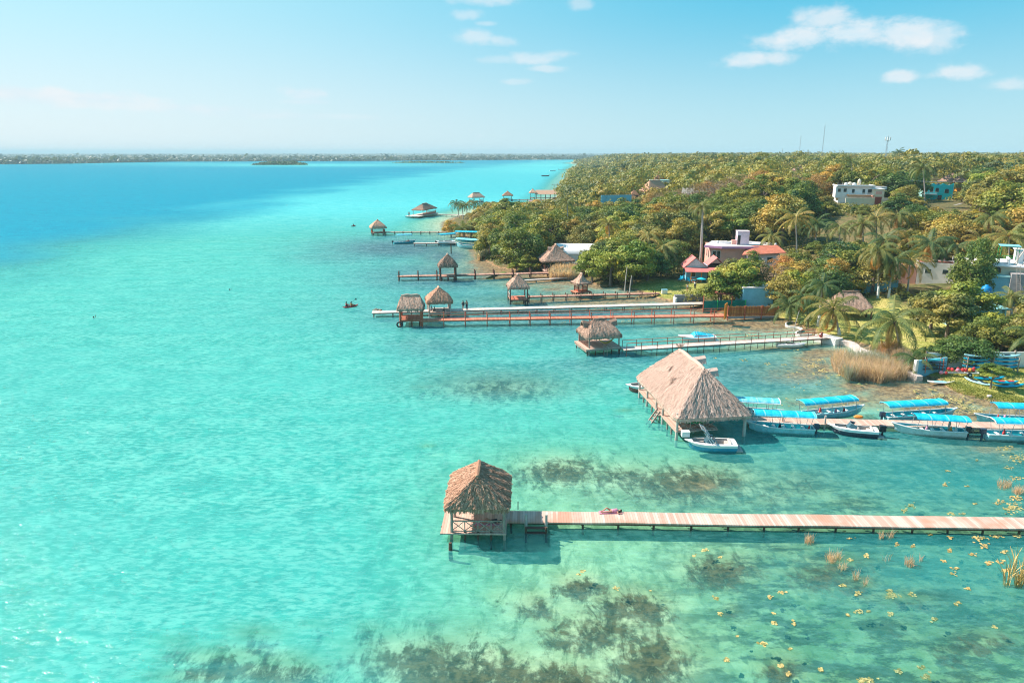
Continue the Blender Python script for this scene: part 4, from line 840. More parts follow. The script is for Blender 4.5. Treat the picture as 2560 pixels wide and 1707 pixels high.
def lancha(label, a, b, group=GB, outer='turq_pale', inner='turq_paint', trim='white_paint', can=(-.38, .2), cz=2.15, cm='tarp_blue', cslope=0.0, motor=True, seats=5, width=1.6, edge=None, jackets=(), csag=.05, depth=.8, mm='black'):
    """a = stern point, b = bow point (world xy at the waterline)"""
    a, b = Vector(a[:2]), Vector(b[:2]); d = b - a; L = d.length; c = (a + b) / 2
    t = thing('tour_boat', label, 'boat', (c.x, c.y, 0), math.atan2(d.y, d.x), group)
    S = open_hull(t, L, width, depth, outer, inner, trim, bow=2.0, sheer=.45)
    fd = MB(); k = [s for s in hull_secs(L, width, depth, inset=.1, bow=2.0, sheer=.45) if s[0].x > L * .30]
    fd.loft([[s[0] + Vector((0, 0, -.22)), s[6] + Vector((0, 0, -.22))] for s in k]); fd.build('fore_deck', inner, t)
    for i in range(seats):
        x = -L * .36 + L * .58 * i / max(1, seats - 1); MB().box((x, 0, .48), (.26, width * .78, .07)).build('bench', 'white_paint', t)
    if can: canopy(t, can[0] * L, can[1] * L, width * 1.02, cz, cm, csag, cslope, 'steel', 5, edge)
    if motor: outboard(t, -L / 2 - .02, .42, 0, mm)
    for (fx, fy, m_) in jackets:
        MB().loft([[(fx * L + .16 * math.cos(q_) * (1.2 - zz), fy * width + .12 * math.sin(q_), .5 + zz * .5) for q_ in (2 * math.pi * j / 8 for j in range(8))] for zz in (0, .5, 1)], closed=True, caps=True).build('life_jacket', m_, t)
    return t
W_ = lambda px, py: XY(px, py, 0)
lancha('turquoise tour boat moored in the near row right beside the big boathouse', W_(2032, 1083), W_(1864, 1074), can=(-.50, .40), cz=2.1, jackets=((-.42, .25, 'red'), (.0, .1, 'navy')), mm='navy', edge='tarp_pale')
lancha('tour boat half hidden behind the boathouse roof, with a pale blue translucent canopy', W_(1962, 1044), W_(1818, 1036), outer='turq_pale', can=(-.38, .40), cz=1.95, cm='tarp_pale', jackets=((.05, .2, 'red'),), motor=False, edge='white_paint')
lancha('tour boat behind the jetty with white seats, opposite the boat nearest the boathouse', W_(2012, 1047), W_(2158, 1033), outer='turq_pale', inner='turq_pale', can=(-.60, .30), cz=2.05, cm='tarp_blue', jackets=((-.02, -.2, 'pink'), (.12, -.2, 'red'), (-.22, .2, 'red')), motor=False, edge='tarp_pale')
lancha('tour boat behind the jetty just in front of the lily pads, bow pointing right', W_(2210, 1052), W_(2390, 1041), can=(-.52, .28), cz=1.95, jackets=(), mm='navy', edge='tarp_pale')
lancha('pale hulled tour boat in the middle of the near row, bow to the left', W_(2410, 1090), W_(2226, 1078), outer='hull_cream', can=(-.52, .20), cz=1.95, inner='turq_paint', jackets=((.02, .1, 'pink'), (-.3, .1, 'orange'), (-.38, 0., 'white_paint')))
lancha('tour boat cut by the right edge behind the jetty, below the grass bank', W_(2604, 1062), W_(2432, 1055), can=(-.36, .24), cz=2.15, jackets=((.15, 0, 'red'), (.05, 0, 'pink')), motor=False)
lancha('tour boat at the near right edge with its motor on the left', W_(2462, 1095), W_(2690, 1102), outer='turq_pale', can=(-.46, .3), cz=2.05, jackets=((-.3, 0, 'red'),), edge='white_paint', mm='navy')

def speedboat(label, a, b, hullm, topm='white_gloss', tower=False, cover=None, seats='seat_tan', width=2.2, motor=False, stripe=None, Dp=1.0):
    a, b = Vector(a[:2]), Vector(b[:2]); d = b - a; L = d.length; c = (a + b) / 2
    t = thing('speedboat', label, 'boat', (c.x, c.y, 0), math.atan2(d.y, d.x), 'speedboats moored by the jetties'); dz = Vector((0, 0, -.25))
    S = hull_secs(L, width, Dp, n=20, bow=2.3, rake=.2, sheer=.12, t0=.9)
    mb = MB(); mb.loft([[s[0].lerp(s[1], .45) + dz if k == 0 else s[6].lerp(s[5], .45) + dz if k == 6 else s[k] + dz for k in range(7)] for s in S]); mb.add([p + dz for p in S[0]], [tuple(range(7))]); mb.build('hull', hullm, t, True)
    sb = MB()
    for k, j in ((0, 1), (6, 5)): sb.loft([[s[k] + dz, (s[k].lerp(s[j], .46) + dz) + Vector((0, .03 * (1 if k == 0 else -1), 0))] for s in S])
    sb.build('side_band', topm, t, True)
    # deck with bow and main cockpit openings
    dk = MB(); n = len(S)
    for i, s in enumerate(S[:-1]):
        s2 = S[i + 1]; u = i / (n - 1)
        if cover: rngs = ((-1, 1),)
        elif .14 <= u < .52 or .60 <= u < .84: f = .70 if u < .6 else .62; rngs = ((-1, -f), (f, 1))
        else: rngs = ((-1, 1),)
        for r0, r1 in rngs:
            def pnt(ss, r): p = ss[0].copy(); return Vector((p.x, p.y * r, p.z + .10 * (1 - abs(r) ** 2) * (1 if not cover else 2))) + dz
            m_ = 4; dk.loft([[pnt(ss, r0 + (r1 - r0) * k / m_) for k in range(m_ + 1)] for ss in (s, s2)])
    dk.build('deck', topm, t, True)
    if not cover:
        fl = MB()
        for u0, u1, f in ((.14, .52, .70), (.60, .84, .62)):
            ss = [s for i, s in enumerate(S) if u0 - .03 <= i / (n - 1) <= u1 + .03]
            fl.loft([[Vector((s[0].x, s[0].y * f * 1.0, s[0].z)) + dz, Vector((s[0].x, s[0].y * f * .95, .25)), Vector((s[0].x, -s[0].y * f * .95, .25)), Vector((s[0].x, -s[0].y * f, s[0].z)) + dz] for s in ss])
        fl.build('cockpit', seats, t)
        for (u, w1) in ((.16, 1.3), (.44, .5), (.44, -.5)):
            x = -L / 2 + L * u; s = MB(); y = 0 if w1 > 1 else (.45 if w1 > 0 else -.45); s.box((x, y, .48), (.45, abs(w1) if w1 > 1 else .5, .28)); s.box((x - .2, y, .7), (.12, abs(w1) if w1 > 1 else .5, .42)); s.build('seat', seats, t)
        for y in (.58, -.58): MB().box((-L / 2 + L * .70, y * .8, .5), (.9, .28, .14)).build('bow_seat', seats, t)
        ws = MB(); x = -L / 2 + L * .58; hw = width * .36
        ws.loft([[Vector((x - .55, hw * 1.02, .72)), Vector((x + .1, hw * .8, .80)), Vector((x + .25, 0, .85)), Vector((x + .1, -hw * .8, .80)), Vector((x - .55, -hw * 1.02, .72))],
                 [Vector((x - .75, hw * .92, 1.12)), Vector((x - .2, hw * .66, 1.28)), Vector((x - .08, 0, 1.3)), Vector((x - .2, -hw * .66, 1.28)), Vector((x - .75, -hw * .92, 1.12))]]); ws.build('windshield', 'glass', t)
        fb = MB(); fb.tube([(x - .75, hw * .92, 1.12), (x - .2, hw * .66, 1.29), (x - .08, 0, 1.31), (x - .2, -hw * .66, 1.29), (x - .75, -hw * .92, 1.12)], .03, 5); fb.build('windshield_frame', 'steel', t)
    if tower:
        tb = MB()
        for s in (-1, 1):
            y = s * width * .42
            tb.tube([(-L * .08, y, .75), (L * .12, y * .9, 2.0), (L * .20, y * .7, 2.25)], .05, 6); tb.tube([(-L * .02, y, .75), (L * .15, y * .88, 1.9)], .04, 6)
        for q in ((L * .12, 2.0), (L * .20, 2.25), (L * .16, 2.1)): tb.tube([(q[0], -width * .36, q[1]), (q[0], width * .36, q[1])], .045, 6)
        tb.build('wake_tower', 'steel', t)
    if cover:
        cb = MB(); cb.loft([[Vector((x, y, .72 + .02 + h * (1 - (y / (width * .45)) ** 2) * .9)) for y in (-width * .44, -width * .3, 0, width * .3, width * .44)] for x, h in ((-L * .46, .25), (-L * .3, .45), (-L * .1, .75), (L * .06, .85), (L * .12, .35))]); cb.build('boat_cover', cover, t)
    sp = MB(); sp.box((-L / 2 - .25, 0, .12), (.6, width * .8, .1)); sp.build('swim_platform', 'seat_tan' if not cover else topm, t)
    if motor: outboard(t, -L / 2 - .1, .5, 0, 'black', 1.2)
    return t
speedboat('white and blue speedboat with a slanted wake tower moored under the boathouse front', W_(1838, 1123), W_(1710, 1119), 'hull_blue', tower=True, width=2.1)
speedboat('dark-hulled speedboat with a yellow keel and black outboard between the tour boats', W_(2192, 1091), W_(2066, 1079), 'navy', motor=True, width=1.7)
speedboat('white speedboat with a maroon underside half hidden behind the posts of the boathouse', W_(1650, 974), W_(1563, 978), 'hull_maroon', width=2.0)
speedboat('white speedboat under a bright blue cover beside the railed jetty', W_(1785, 851), W_(1694, 853), 'white_gloss', cover='tarp_blue', width=2.3)
kk = MB(); p = XY(2190, 1079); 
# kayaks and small craft
def kayak(label, a, b, z, m, group=None, name='kayak', cat='kayak', w_=.78, h=.32, seat='black', nseat=2):
    a, b = Vector(a[:2]), Vector(b[:2]); d = b - a; L = d.length; c = (a + b) / 2
    t = thing(name, label, cat, (c.x, c.y, z), math.atan2(d.y, d.x), group); mb = MB(); S = []
    for i in range(15):
        u = i / 14; x = -L / 2 + L * u; e = abs(2 * u - 1); b_ = w_ / 2 * (1 - e ** 2.6) + .015; top = h * (1 + .35 * e ** 2); bot = .14 * e ** 4 * 2
        S.append([Vector((x, b_ * math.cos(q), (top + bot) / 2 + (top - bot) / 2 * math.sin(q) * (1 if math.sin(q) < 0 else .75))) for q in (2 * math.pi * j / 10 for j in range(10))])
    mb.loft(S, closed=True, caps=True); mb.build('hull', m, t, True)
    for k in range(nseat):
        x = (-.18 + .36 * k) * L if nseat > 1 else -.05 * L; s = MB(); s.loft([[Vector((x + dx, .24 * math.cos(q), h * .97 + .02 + (.09 if dx < -.2 else 0) + .03 * abs(math.sin(q)))) for q in (0, .8, 1.57, 2.3, 3.14)] for dx in (-.45, -.2, .3, .45)]); s.build('seat', seat, t)
    return t
def person(label, loc, rz, pose='stand', top='skin', bottom='navy', s=1.0, hair='hair', longhair=True):
    """one continuous skinned body; hair and clothes are its children"""
    t = thing('person', label, 'person', loc, rz); J = {}
    if pose == 'stand': J = dict(pel=(0, 0, .95), chest=(0, .0, 1.32), neck=(0, 0, 1.47), head=(0, .01, 1.62), shl=(.18, 0, 1.40), ell=(.26, .02, 1.12), wrl=(.24, .14, .90), hal=(.23, .2, .82), shr=(-.18, 0, 1.40), elr=(-.27, .0, 1.13), wrr=(-.22, .2, 1.0), har=(-.2, .28, .97),
                                hpl=(.1, 0, .90), knl=(.11, .03, .48), anl=(.11, 0, .08), tol=(.12, .16, .03), hpr=(-.1, 0, .90), knr=(-.11, .0, .48), anr=(-.12, -.04, .08), tor=(-.12, .12, .03))
    elif pose == 'lie': J = dict(pel=(0, 0, .12), chest=(0, .40, .14), neck=(0, .56, .13), head=(0, .70, .14), shl=(.17, .48, .12), ell=(.33, .42, .07), wrl=(.30, .66, .07), hal=(.26, .74, .07), shr=(-.17, .48, .12), elr=(-.30, .26, .08), wrr=(-.24, .02, .08), har=(-.22, -.07, .07),
                                hpl=(.1, -.06, .12), knl=(.12, -.46, .10), anl=(.12, -.88, .08), tol=(.14, -.95, .16), hpr=(-.1, -.06, .12), knr=(-.13, -.40, .34), anr=(-.12, -.70, .08), tor=(-.12, -.86, .06))
    elif pose == 'sit': J = dict(pel=(0, 0, .12), chest=(0, -.08, .50), neck=(0, -.06, .66), head=(0, -.03, .81), shl=(.18, -.08, .58), ell=(.28, .06, .36), wrl=(.22, .28, .36), hal=(.2, .36, .38), shr=(-.18, -.08, .58), elr=(-.28, .06, .36), wrr=(-.22, .28, .38), har=(-.2, .36, .40),
                                hpl=(.1, .02, .12), knl=(.16, .44, .30), anl=(.13, .84, .10), tol=(.13, .98, .14), hpr=(-.1, .02, .12), knr=(-.16, .44, .30), anr=(-.13, .84, .10), tor=(-.13, .98, .14))
    rad = dict(pel=.135, chest=.13, neck=.055, head=.095, sh=.062, el=.045, wr=.032, ha=.03, hp=.095, kn=.062, an=.045, to=.035)
    names = list(J); E = [('pel', 'chest'), ('chest', 'neck'), ('neck', 'head')]
    for q in 'lr': E += [('chest', 'sh' + q), ('sh' + q, 'el' + q), ('el' + q, 'wr' + q), ('wr' + q, 'ha' + q), ('pel', 'hp' + q), ('hp' + q, 'kn' + q), ('kn' + q, 'an' + q), ('an' + q, 'to' + q)]
    V = [Vector(J[k]) for k in names]; rr = [rad.get(k, rad.get(k[:-1], .05)) for k in names]; EI = [(names.index(a), names.index(b)) for a, b in E]
    for q in 'lr':                                  # five fingers
        h_ = Vector(J['ha' + q]); w0 = Vector(J['wr' + q]); d = (h_ - w0).normalized(); sd_ = d.cross(Vector((0, 0, 1))); sd_ = sd_.normalized() if sd_.length > .1 else Vector((1, 0, 0))
        for k, (o, L) in enumerate(((-.03, .07), (-.01, .085), (.01, .08), (.03, .06), (-.045, .03))):
            V.append(h_ + sd_ * o + d * (L if k < 4 else -.01)); rr.append(.009); EI.append((names.index('ha' + q), len(V) - 1))
    hd = Vector(J['head']); f = Vector((0, 1, 0)) if pose != 'lie' else Vector((0, 0, 1))
    V.append(hd + f * .115); rr.append(.016); EI.append((names.index('head'), len(V) - 1))       # nose
    me = bpy.data.meshes.new('body'); me.from_pydata(V, EI, []); me.materials.append(M['skin']); o = link('body', me, t)
    sk_ = o.modifiers.new('skin', 'SKIN')
    if not me.skin_vertices: me.attributes.new
    bpy.context.view_layer.objects.active = o
    for i, sv in enumerate(me.skin_vertices[0].data if len(me.skin_vertices) else []): sv.radius = (rr[i], rr[i]); sv.use_root = (i == 0)
    o.modifiers.new('sub', 'SUBSURF').levels = 1; o.modifiers['sub'].render_levels = 1
    ax = (Vector(J['neck']) - Vector(J['pel'])); u = ax.normalized(); bk = -f
    h = MB(); h.ball(hd + bk * .02 + u * .035, (.105, .11, .11), 10, 6)
    if longhair: h.tube([hd + bk * .06, hd + bk * .11 - u * .18, hd + bk * .12 - u * .34], [.085, .08, .03], 8)
    h.build('hair', hair, t, True)
    def wrap(name, pts, rs, m, fl=1.0):
        mb = MB(); ax_ = []
        mb.tube(pts, rs, 10, cap=False); o_ = mb.build(name, m, t, True); return o_
    pel, ch, nk = Vector(J['pel']), Vector(J['chest']), Vector(J['neck'])
    if top: wrap('top', [pel + (ch - pel) * .35, ch, ch + (nk - ch) * .5], [.165, .185, .12], top)
    if bottom: 
        wrap('shorts', [pel + (ch - pel) * .4, pel, pel - u * .08 if pose == 'stand' else pel], [.155, .175, .165], bottom)
        if pose == 'stand' and bottom in ('blue', 'navy'):
            for q in 'lr': wrap('trouser_leg', [Vector(J['hp' + q]), Vector(J['kn' + q]), Vector(J['an' + q])], [.115, .085, .065], bottom)
    t.scale = (s, s, s); return t
GK = 'kayaks'
p = P(877, 766, 0)
k1 = kayak('red kayak carrying two paddlers left of the white jetty', W_(857, 771), W_(896, 764), -.05, 'red', GK, h=.3, seat='black', w_=.85)
rk = k1.rotation_euler.z
person('person in an orange life vest paddling at the front of the near red kayak', (k1.location.x + .2, k1.location.y, .14), rk - R(90), 'sit', 'orange', 'navy', 1)
person('person in a red vest sitting behind in the near red kayak', (k1.location.x - .7, k1.location.y - .1, .14), rk - R(90), 'sit', 'red', 'navy', 1)
pd = MB(); q = k1.location; pd.tube([(q.x - .7, q.y - .5, .35), (q.x + .9, q.y + .5, 1.35)], .025, 5); pd.ball((q.x + .95, q.y + .53, 1.4), (.13, .06, .2)); pd.ball((q.x - .75, q.y - .53, .3), (.13, .06, .2)); tag(pd.build('paddle', 'black'), 'black paddle raised by the person in the near red kayak', 'paddle')
k2 = kayak('small far kayak out on the lake left of the round-topped hut', W_(878, 567), W_(889, 565), -.05, 'red', GK, w_=.9)
person('person in a red vest in the small far kayak', (*k2.location[:2], .14), k2.rotation_euler.z - R(90), 'sit', 'red', 'navy', 1)
person('person in a dark dress standing on the left of the pair on the white jetty', (*XY(1158, 775, .8), .8), R(10), 'stand', 'black', 'black', 1.0)
person('person in dark trousers standing right of the pair on the white jetty', (*XY(1167, 775, .8), .8), R(30), 'stand', 'skin', 'navy', 1.03)
person('person sunbathing with one knee raised at the tip of the white jetty', (*XY(944, 776, .8), .8), R(-95), 'lie', None, 'black', 1.0)
tw = MB(); a = XY(1526, 1281, .5); tw.box((a[0], a[1], .53), (1.8, .5, .03)); tag(tw.build('towel', 'pink'), 'pink beach towel on the nearest jetty under the sunbather', 'towel')
person('person sunbathing on a pink towel on the nearest jetty', (a[0] + .1, a[1], .54), R(-88), 'lie', 'pink', 'pink', .98)
a = XY(1219, 1307, .6); tw = MB(); tw.box((a[0], a[1], .63), (1.9, .8, .03)); tag(tw.build('towel', 'pink'), 'magenta towel on the floor of the nearest rust-brown hut', 'towel')
person('person in dark swimwear lying on the magenta towel inside the nearest hut', (a[0] + .3, a[1], .65), R(-85), 'lie', 'black', 'black', .95)
person('person in a white top seated on the left inside the hut on the white jetty', (*XY(1078, 779, 1.0), 1.1), R(160), 'sit', 'white_paint', 'navy', 1)
person('person in dark red seated second from left inside the hut on the white jetty', (*XY(1086, 780, 1.0), 1.0), R(170), 'sit', 'hull_maroon', 'navy', 1)
person('person leaning at the right inside the hut on the white jetty', (*XY(1110, 781, 1.0), 1.0), R(160), 'sit', 'black', 'navy', 1)
person('person standing on the pier beside the long dark-roofed pavilion, left of two', (*XY(1021, 540, .9), .9), R(100), 'stand', 'skin', 'navy', 1.0)
person('person standing on the pier beside the long dark-roofed pavilion, right of two', (*XY(1024, 540, .9), .9), R(-60), 'stand', 'white_paint', 'black', 1.0)
g_ = hit(1718, 730); person('person in a white shirt standing on the small lawn by the blue lounger', g_, R(20), 'stand', 'white_paint', 'skin', 1.0)
g_ = hit(1737, 722); person('person in white standing on the small lawn beside the green parasol', g_, R(-30), 'stand', 'white_paint', 'navy', 1.0)
for k, (px, py, lab) in enumerate(((574, 725, 'head of a lone swimmer far left of the kayak'), (234, 794, 'head and arm of the swimmer nearest the left edge'), (716, 514, 'small head of a swimmer far out toward the blue water'))):
    q = P(px, py, 0); s = thing('person', lab, 'person', (q.x, q.y, 0)); b_ = MB(); b_.ball((0, 0, .1), (.10, .12, .14), 10, 7); b_.tube([(0, 0, .05), (0, 0, -.25)], [.06, .2], 8); b_.tube([(.16, 0, -.2), (.3, .1, .1), (.32, .1, .35 + .15 * k)], [.06, .045, .035], 6); b_.build('body', 'skin', s, True)
    h = MB(); h.ball((0, -.02, .16), (.11, .12, .11), 10, 6); h.build('hair', 'hair', s, True)
# sailing dinghy
a, b = Vector(W_(1942, 868)), Vector(W_(2015, 867)); d = b - a; t = thing('sailing_dinghy', 'small white sailing dinghy with a bare leaning mast beside the railed jetty', 'boat', (*((a + b) / 2), 0), math.atan2(d.y, d.x))
S = hull_secs(d.length, 1.5, .55, bow=2.4, sheer=.15, t0=.75); z_ = Vector((0, 0, -.05)); mb = MB(); mb.loft([[p + z_ for p in s] for s in S]); mb.add([p + z_ for p in S[0]], [tuple(range(7))]); mb.build('hull', 'white_gloss', t, True)
mb = MB(); mb.loft([[s[0] + z_ + Vector((0, 0, .01)), Vector((s[0].x, 0, s[0].z + .04)), s[6] + z_ + Vector((0, 0, .01))] for s in S]); mb.build('deck', 'white_gloss', t, True)
MB().box((-.2, 0, .56), (1.3, .6, .06)).build('cockpit', 'black', t)
MB().tube([(-.3, 0, .4), (.25, .2, 3.0), (.8, .4, 5.5)], [.05, .045, .03], 7).build('mast', 'wood_pale', t)
# canoe and gear under the boathouse
q = P(1735, 1058, 1.0); kayak('bright green kayak lying on the boathouse deck behind the front railing', (q.x - 1.35, q.y + .05), (q.x + 1.3, q.y - .1), 1.02, 'green', GK, seat='red', nseat=1)
q = P(1713, 1090, 1.0); cb = MB(); cb.box((q.x, q.y, 1.25), (.75, .55, .48)); cb.box((q.x, q.y, 1.52), (.8, .6, .06)); tag(cb.build('cool_box', 'white_paint'), 'white cool box on the front deck of the boathouse', 'box')
q = P(2146, 1044, .6); ob = MB(); ob.loft([[Vector((q.x + .5 * math.cos(a_) * s, q.y + .28 * math.sin(a_) * s, .62 + z_ * .7)) for a_ in (2 * math.pi * j / 12 for j in range(12))] for s, z_ in ((1, 0), (1.05, .15), (.8, .3), (.2, .34))], closed=True, caps=True); tag(ob.build('folded_tarp', 'orange'), 'orange folded tarp on the tour-boat jetty above the dark speedboat', 'tarp')
# paddleboards and kayaks on the bank
def board(label, a, b, z, m='white_gloss', w_=.85):
    a, b = Vector(a[:2]), Vector(b[:2]); d = b - a; L = d.length; c = (a + b) / 2; S = []
    for i in range(13):
        u = i / 12; e = abs(2 * u - 1); b_ = w_ / 2 * (1 - e ** 3) + .01; x = -L / 2 + L * u; zz = .12 * e ** 3
        S.append([Vector((x, b_ * math.cos(q), .16 + zz + .10 * math.sin(q))) for q in (2 * math.pi * j / 8 for j in range(8))])
    t = thing('paddleboard', label, 'paddleboard', (c.x, c.y, z), math.atan2(d.y, d.x)); MB().loft(S, closed=True, caps=True).build('board', m, t, True)
    MB().box((-L * .05, 0, .265), (1.5, w_ * .55, .015)).build('deck_pad', 'turq_pale', t); return t
board('white paddleboard lying at the muddy edge of the grass bank', XY(2318, 956, .2), XY(2386, 956, .3), .12)
def gpt(px, py): h_ = hit(px, py); return (h_.x, h_.y, h_.z)
GKB = 'blue kayaks lying on the grass bank'
a, b = gpt(2410, 950), gpt(2484, 969); kayak('pale blue kayak lying slantwise left of the little tree on the bank', a, b, a[2], 'kayak_pale', GKB)
a, b = gpt(2484, 969), gpt(2562, 966); kayak('bright blue kayak in front at the right edge of the bank', a, b, a[2], 'kayak_blue', GKB)
a, b = gpt(2478, 958), gpt(2545, 959); kayak('bright blue kayak behind the little tree, second from the front', a, b, a[2], 'kayak_blue', GKB, seat='red')
a, b = gpt(2434, 951), gpt(2512, 948); kayak('bright blue kayak farthest back behind the little tree', a, b, a[2], 'kayak_blue', GKB)
q = Vector(gpt(2474, 880 + 60)); 
rk = thing('kayak_rack', 'rack against the white panel wall stacked with blue kayaks', 'rack', (P(2480, 925, .8).x, P(2480, 925, .8).y, .5), R(-3))
for x in (-3.2, 0, 3.2):
    f = MB(); f.beam((x, 0, 0), (x, 0, 2.0), .1, .1); f.beam((x, .8, 0), (x, .8, 2.0), .1, .1)
    for z_ in (.4, .9, 1.4, 1.9): f.beam((x, -.1, z_), (x, .9, z_), .08, .08)
    f.build('rack_frame', 'wood_grey', rk)
k = 0
for z_ in (.46, .96, 1.46, 1.96):
    for x in (-1.9, 1.9):
        k += 1
        c = rk.matrix_basis @ Vector((x, .4, 0)) if False else Vector((rk.location.x + x, rk.location.y + .4, 0)); row = ('lowest', 'second lowest', 'third', 'top')[int((z_ - .4) / .5)]; sd_ = 'left' if x < 0 else 'right'
        kayak('%s kayak on the %s shelf of the rack, %s half' % ('pale' if z_ > 1.9 else 'blue', row, sd_), (c.x - 1.75, c.y + .05), (c.x + 1.75, c.y - .05), .5 + z_, 'kayak_pale' if z_ > 1.9 else 'kayak_blue', 'kayaks stacked on the rack', nseat=1)
r2 = thing('paddle_rack', 'small dark rack of stacked boards between the corner palm and the bushy tree', 'rack', (P(2340, 930, .8).x, P(2340, 930, .8).y + .5, .5), 0)
for x in (-1.1, 1.1):
    f = MB()
    for y in (0, .7): f.beam((x, y, 0), (x, y, 1.9), .08, .08)
    for z_ in (.4, .8, 1.2, 1.6): f.beam((x, 0, z_), (x, .7, z_), .06, .06)
    f.build('rack_frame', 'wood_red', r2)
for z_ in (.45, .85, 1.25, 1.65): MB().loft([[(-1.5 + 3 * u, y * (1 - abs(2 * u - 1) ** 3), z_ + h) for y, h in ((.1, 0), (.6, 0), (.6, .1), (.1, .1))] for u in (0.02, .2, .5, .8, .98)], closed=True, caps=True).build('stored_board', 'navy' if z_ < 1.5 else 'turq_paint', r2)
tr_ = thing('boat_trailer', 'low boat trailer with a wheel and red life vests under the bushy tree', 'trailer', (P(2405, 940, .5).x, P(2405, 940, .5).y + .6, .42), R(-2))
f = MB(); f.beam((-2.3, 0, .35), (2.2, .5, .45), .1, .1); f.beam((-2.3, 0, .35), (2.2, -.5, .45), .1, .1); f.beam((.8, -.7, .4), (.8, .7, .4), .1, .1); f.beam((2.1, -.6, .5), (2.1, .6, .5), .12, .12); f.build('chassis', 'white_paint', tr_)
for s in (-1, 1): w2 = MB(); w2.tube([(.8, s * .75, .3), (.8, s * .95, .3)], .3, 14); wo_ = w2.build('wheel', 'black', tr_); MB().tube([(.8, s * .97, .3), (.8, s * .985, .3)], .14, 10).build('rim', 'steel', wo_)
rnd = random.Random(5)
GV = 'life vests heaped on the trailer'
for k in range(11):
    x = tr_.location.x - 2.2 + .42 * k; v_ = MB(); v_.loft([[Vector((.24 * math.cos(a_) * s, .17 * math.sin(a_) * s, z_)) for a_ in (2 * math.pi * j / 8 for j in range(8))] for s, z_ in ((.7, 0), (1.1, .1), (1.0, .3), (.5, .42))], closed=True, caps=True)
    o = v_.build('life_vest', 'red' if k % 4 else ('pink' if k < 6 else 'orange')); o.location = (x, tr_.location.y + rnd.uniform(-.3, .3), 1.0 if k > 1 else .55); o.rotation_euler = (rnd.uniform(-.5, .5), rnd.uniform(-.5, .5), rnd.random() * 3)
    tag(o, '%s life vest, %s in the row on the boat trailer' % ('red' if k % 4 else ('pink' if k < 6 else 'orange'), ('leftmost', 'second from left', 'third from left', 'fourth from left', 'fifth from left', 'middle', 'fifth from right', 'fourth from right', 'third from right', 'second from right', 'rightmost')[k]), 'life vest', GV)
# moored boats off the point
GM = 'boats moored off the wooded point'
lancha('blue tour boat moored alone at the end of the short grey jetty', W_(984, 610), W_(1040, 607), GM, outer='turq_paint', can=(-.38, .3), cz=2.9, cm='tarp_pale', jackets=((.2, 0, 'red'),), width=2.4)
lancha('pale boat with a blue canopy moored left of the dark bush', W_(1092, 610), W_(1136, 606), GM, outer='hull_cream', can=(-.4, .5), cz=3.0, width=2.6)
lancha('white-hulled tour boat with a white and turquoise canopy nearest the dark bush', W_(1200, 622), W_(1140, 618), GM, outer='turq_pale', can=(-.5, .42), cz=2.8, cm='tarp_pale', width=2.8, depth=1.2)
lancha('tour boat under a long turquoise canopy behind the white-hulled one at the dark bush', W_(1205, 604), W_(1140, 602), GM, outer='turq_paint', can=(-.5, .5), cz=3.2, width=2.6)
speedboat('pale motor cruiser moored at the short grey jetty left of the dark bush', W_(1136, 612), W_(1090, 614), 'turq_pale', width=2.6, Dp=1.5)
person('person in red aboard the blue tour boat moored alone', (*W_(1020, 608), .4), R(90), 'sit', 'red', 'navy', 1)
for (px, py, lab) in ((1128, 634, 'thin post standing alone in the water in front of the moored boats, right one'), (1104, 614, 'short brown post standing in the water beside the motor cruiser')):
    q = P(px, py, 0); tag(MB().tube([(q.x, q.y, -1.5), (q.x, q.y, 2.3 if px > 1110 else 1.2)], .16, 7).build('mooring_post', 'pile'), lab, 'post')
for (px, py, h_) in ((1562, 724, 5.2), (1574, 728, 3.6)):
    q = P(px, py, .3); tag(MB().tube([(q.x, q.y, -.4), (q.x + .1, q.y, h_ * .5), (q.x + .3, q.y, h_)], [.12, .1, .07], 7).build('bare_pole', 'wood_pale'), 'taller bare grey pole leaning beside the red-brown walkway' if h_ > 5 else 'shorter bare grey pole leaning beside the red-brown walkway', 'pole')
# far specks
for (px, py, lab, c_) in ((1364, 441, 'tiny dark boat far out near the distant wooded shore', 'black'), (1382, 428, 'tiny white boat far out near the distant wooded shore', 'white_paint')):
    q = P(px, py, 0); t = thing('rowing_boat', lab, 'boat', (q.x, q.y, 0), .1, 'far small boats'); open_hull(t, 10, 3, 1.4, c_, 'seat_tan', 'white_paint', floor=.5); MB().box((-.5, 0, .9), (.5, 2.2, .2)).build('bench', 'seat_tan', t)
q = P(1330, 498, 0); kayak('pink pedal boat on the far jetty before the red-roofed boathouse', W_(1322, 505), W_(1350, 505), 0, 'pink', GK, w_=1.6, h=.7)
# ------------------------------------------------------------------ buildings
def place(px, D, dz=0.0):
    p = at_dist(px, D); return (p.x, p.y, hgt(p.x, p.y) + dz)
def window(t, x, y, z, w_, h_, face='f', frame='white_paint', arch=False, depth=.06, glass='dark_window'):
    fx = face in 'fb'; s = -1 if face in 'fl' else 1
    fr = MB(); d = (w_ + .16, depth, h_ + .16) if fx else (depth, w_ + .16, h_ + .16)
    o = Vector((0, s * depth * .3, 0)) if fx else Vector((s * depth * .3, 0, 0)); fr.box(Vector((x, y, z)) + o, d)
    f = fr.build('window', frame, t); g_ = MB(); d2 = (w_, depth, h_) if fx else (depth, w_, h_)
    g_.box(Vector((x, y, z)) + o * 2.2, d2)
    if arch: g_.ball(Vector((x, y, z + h_ / 2)) + o * 2.2, (w_ / 2 if fx else .03, .03 if fx else w_ / 2, w_ / 2), 10, 5)
    g_.build('pane', glass, f)
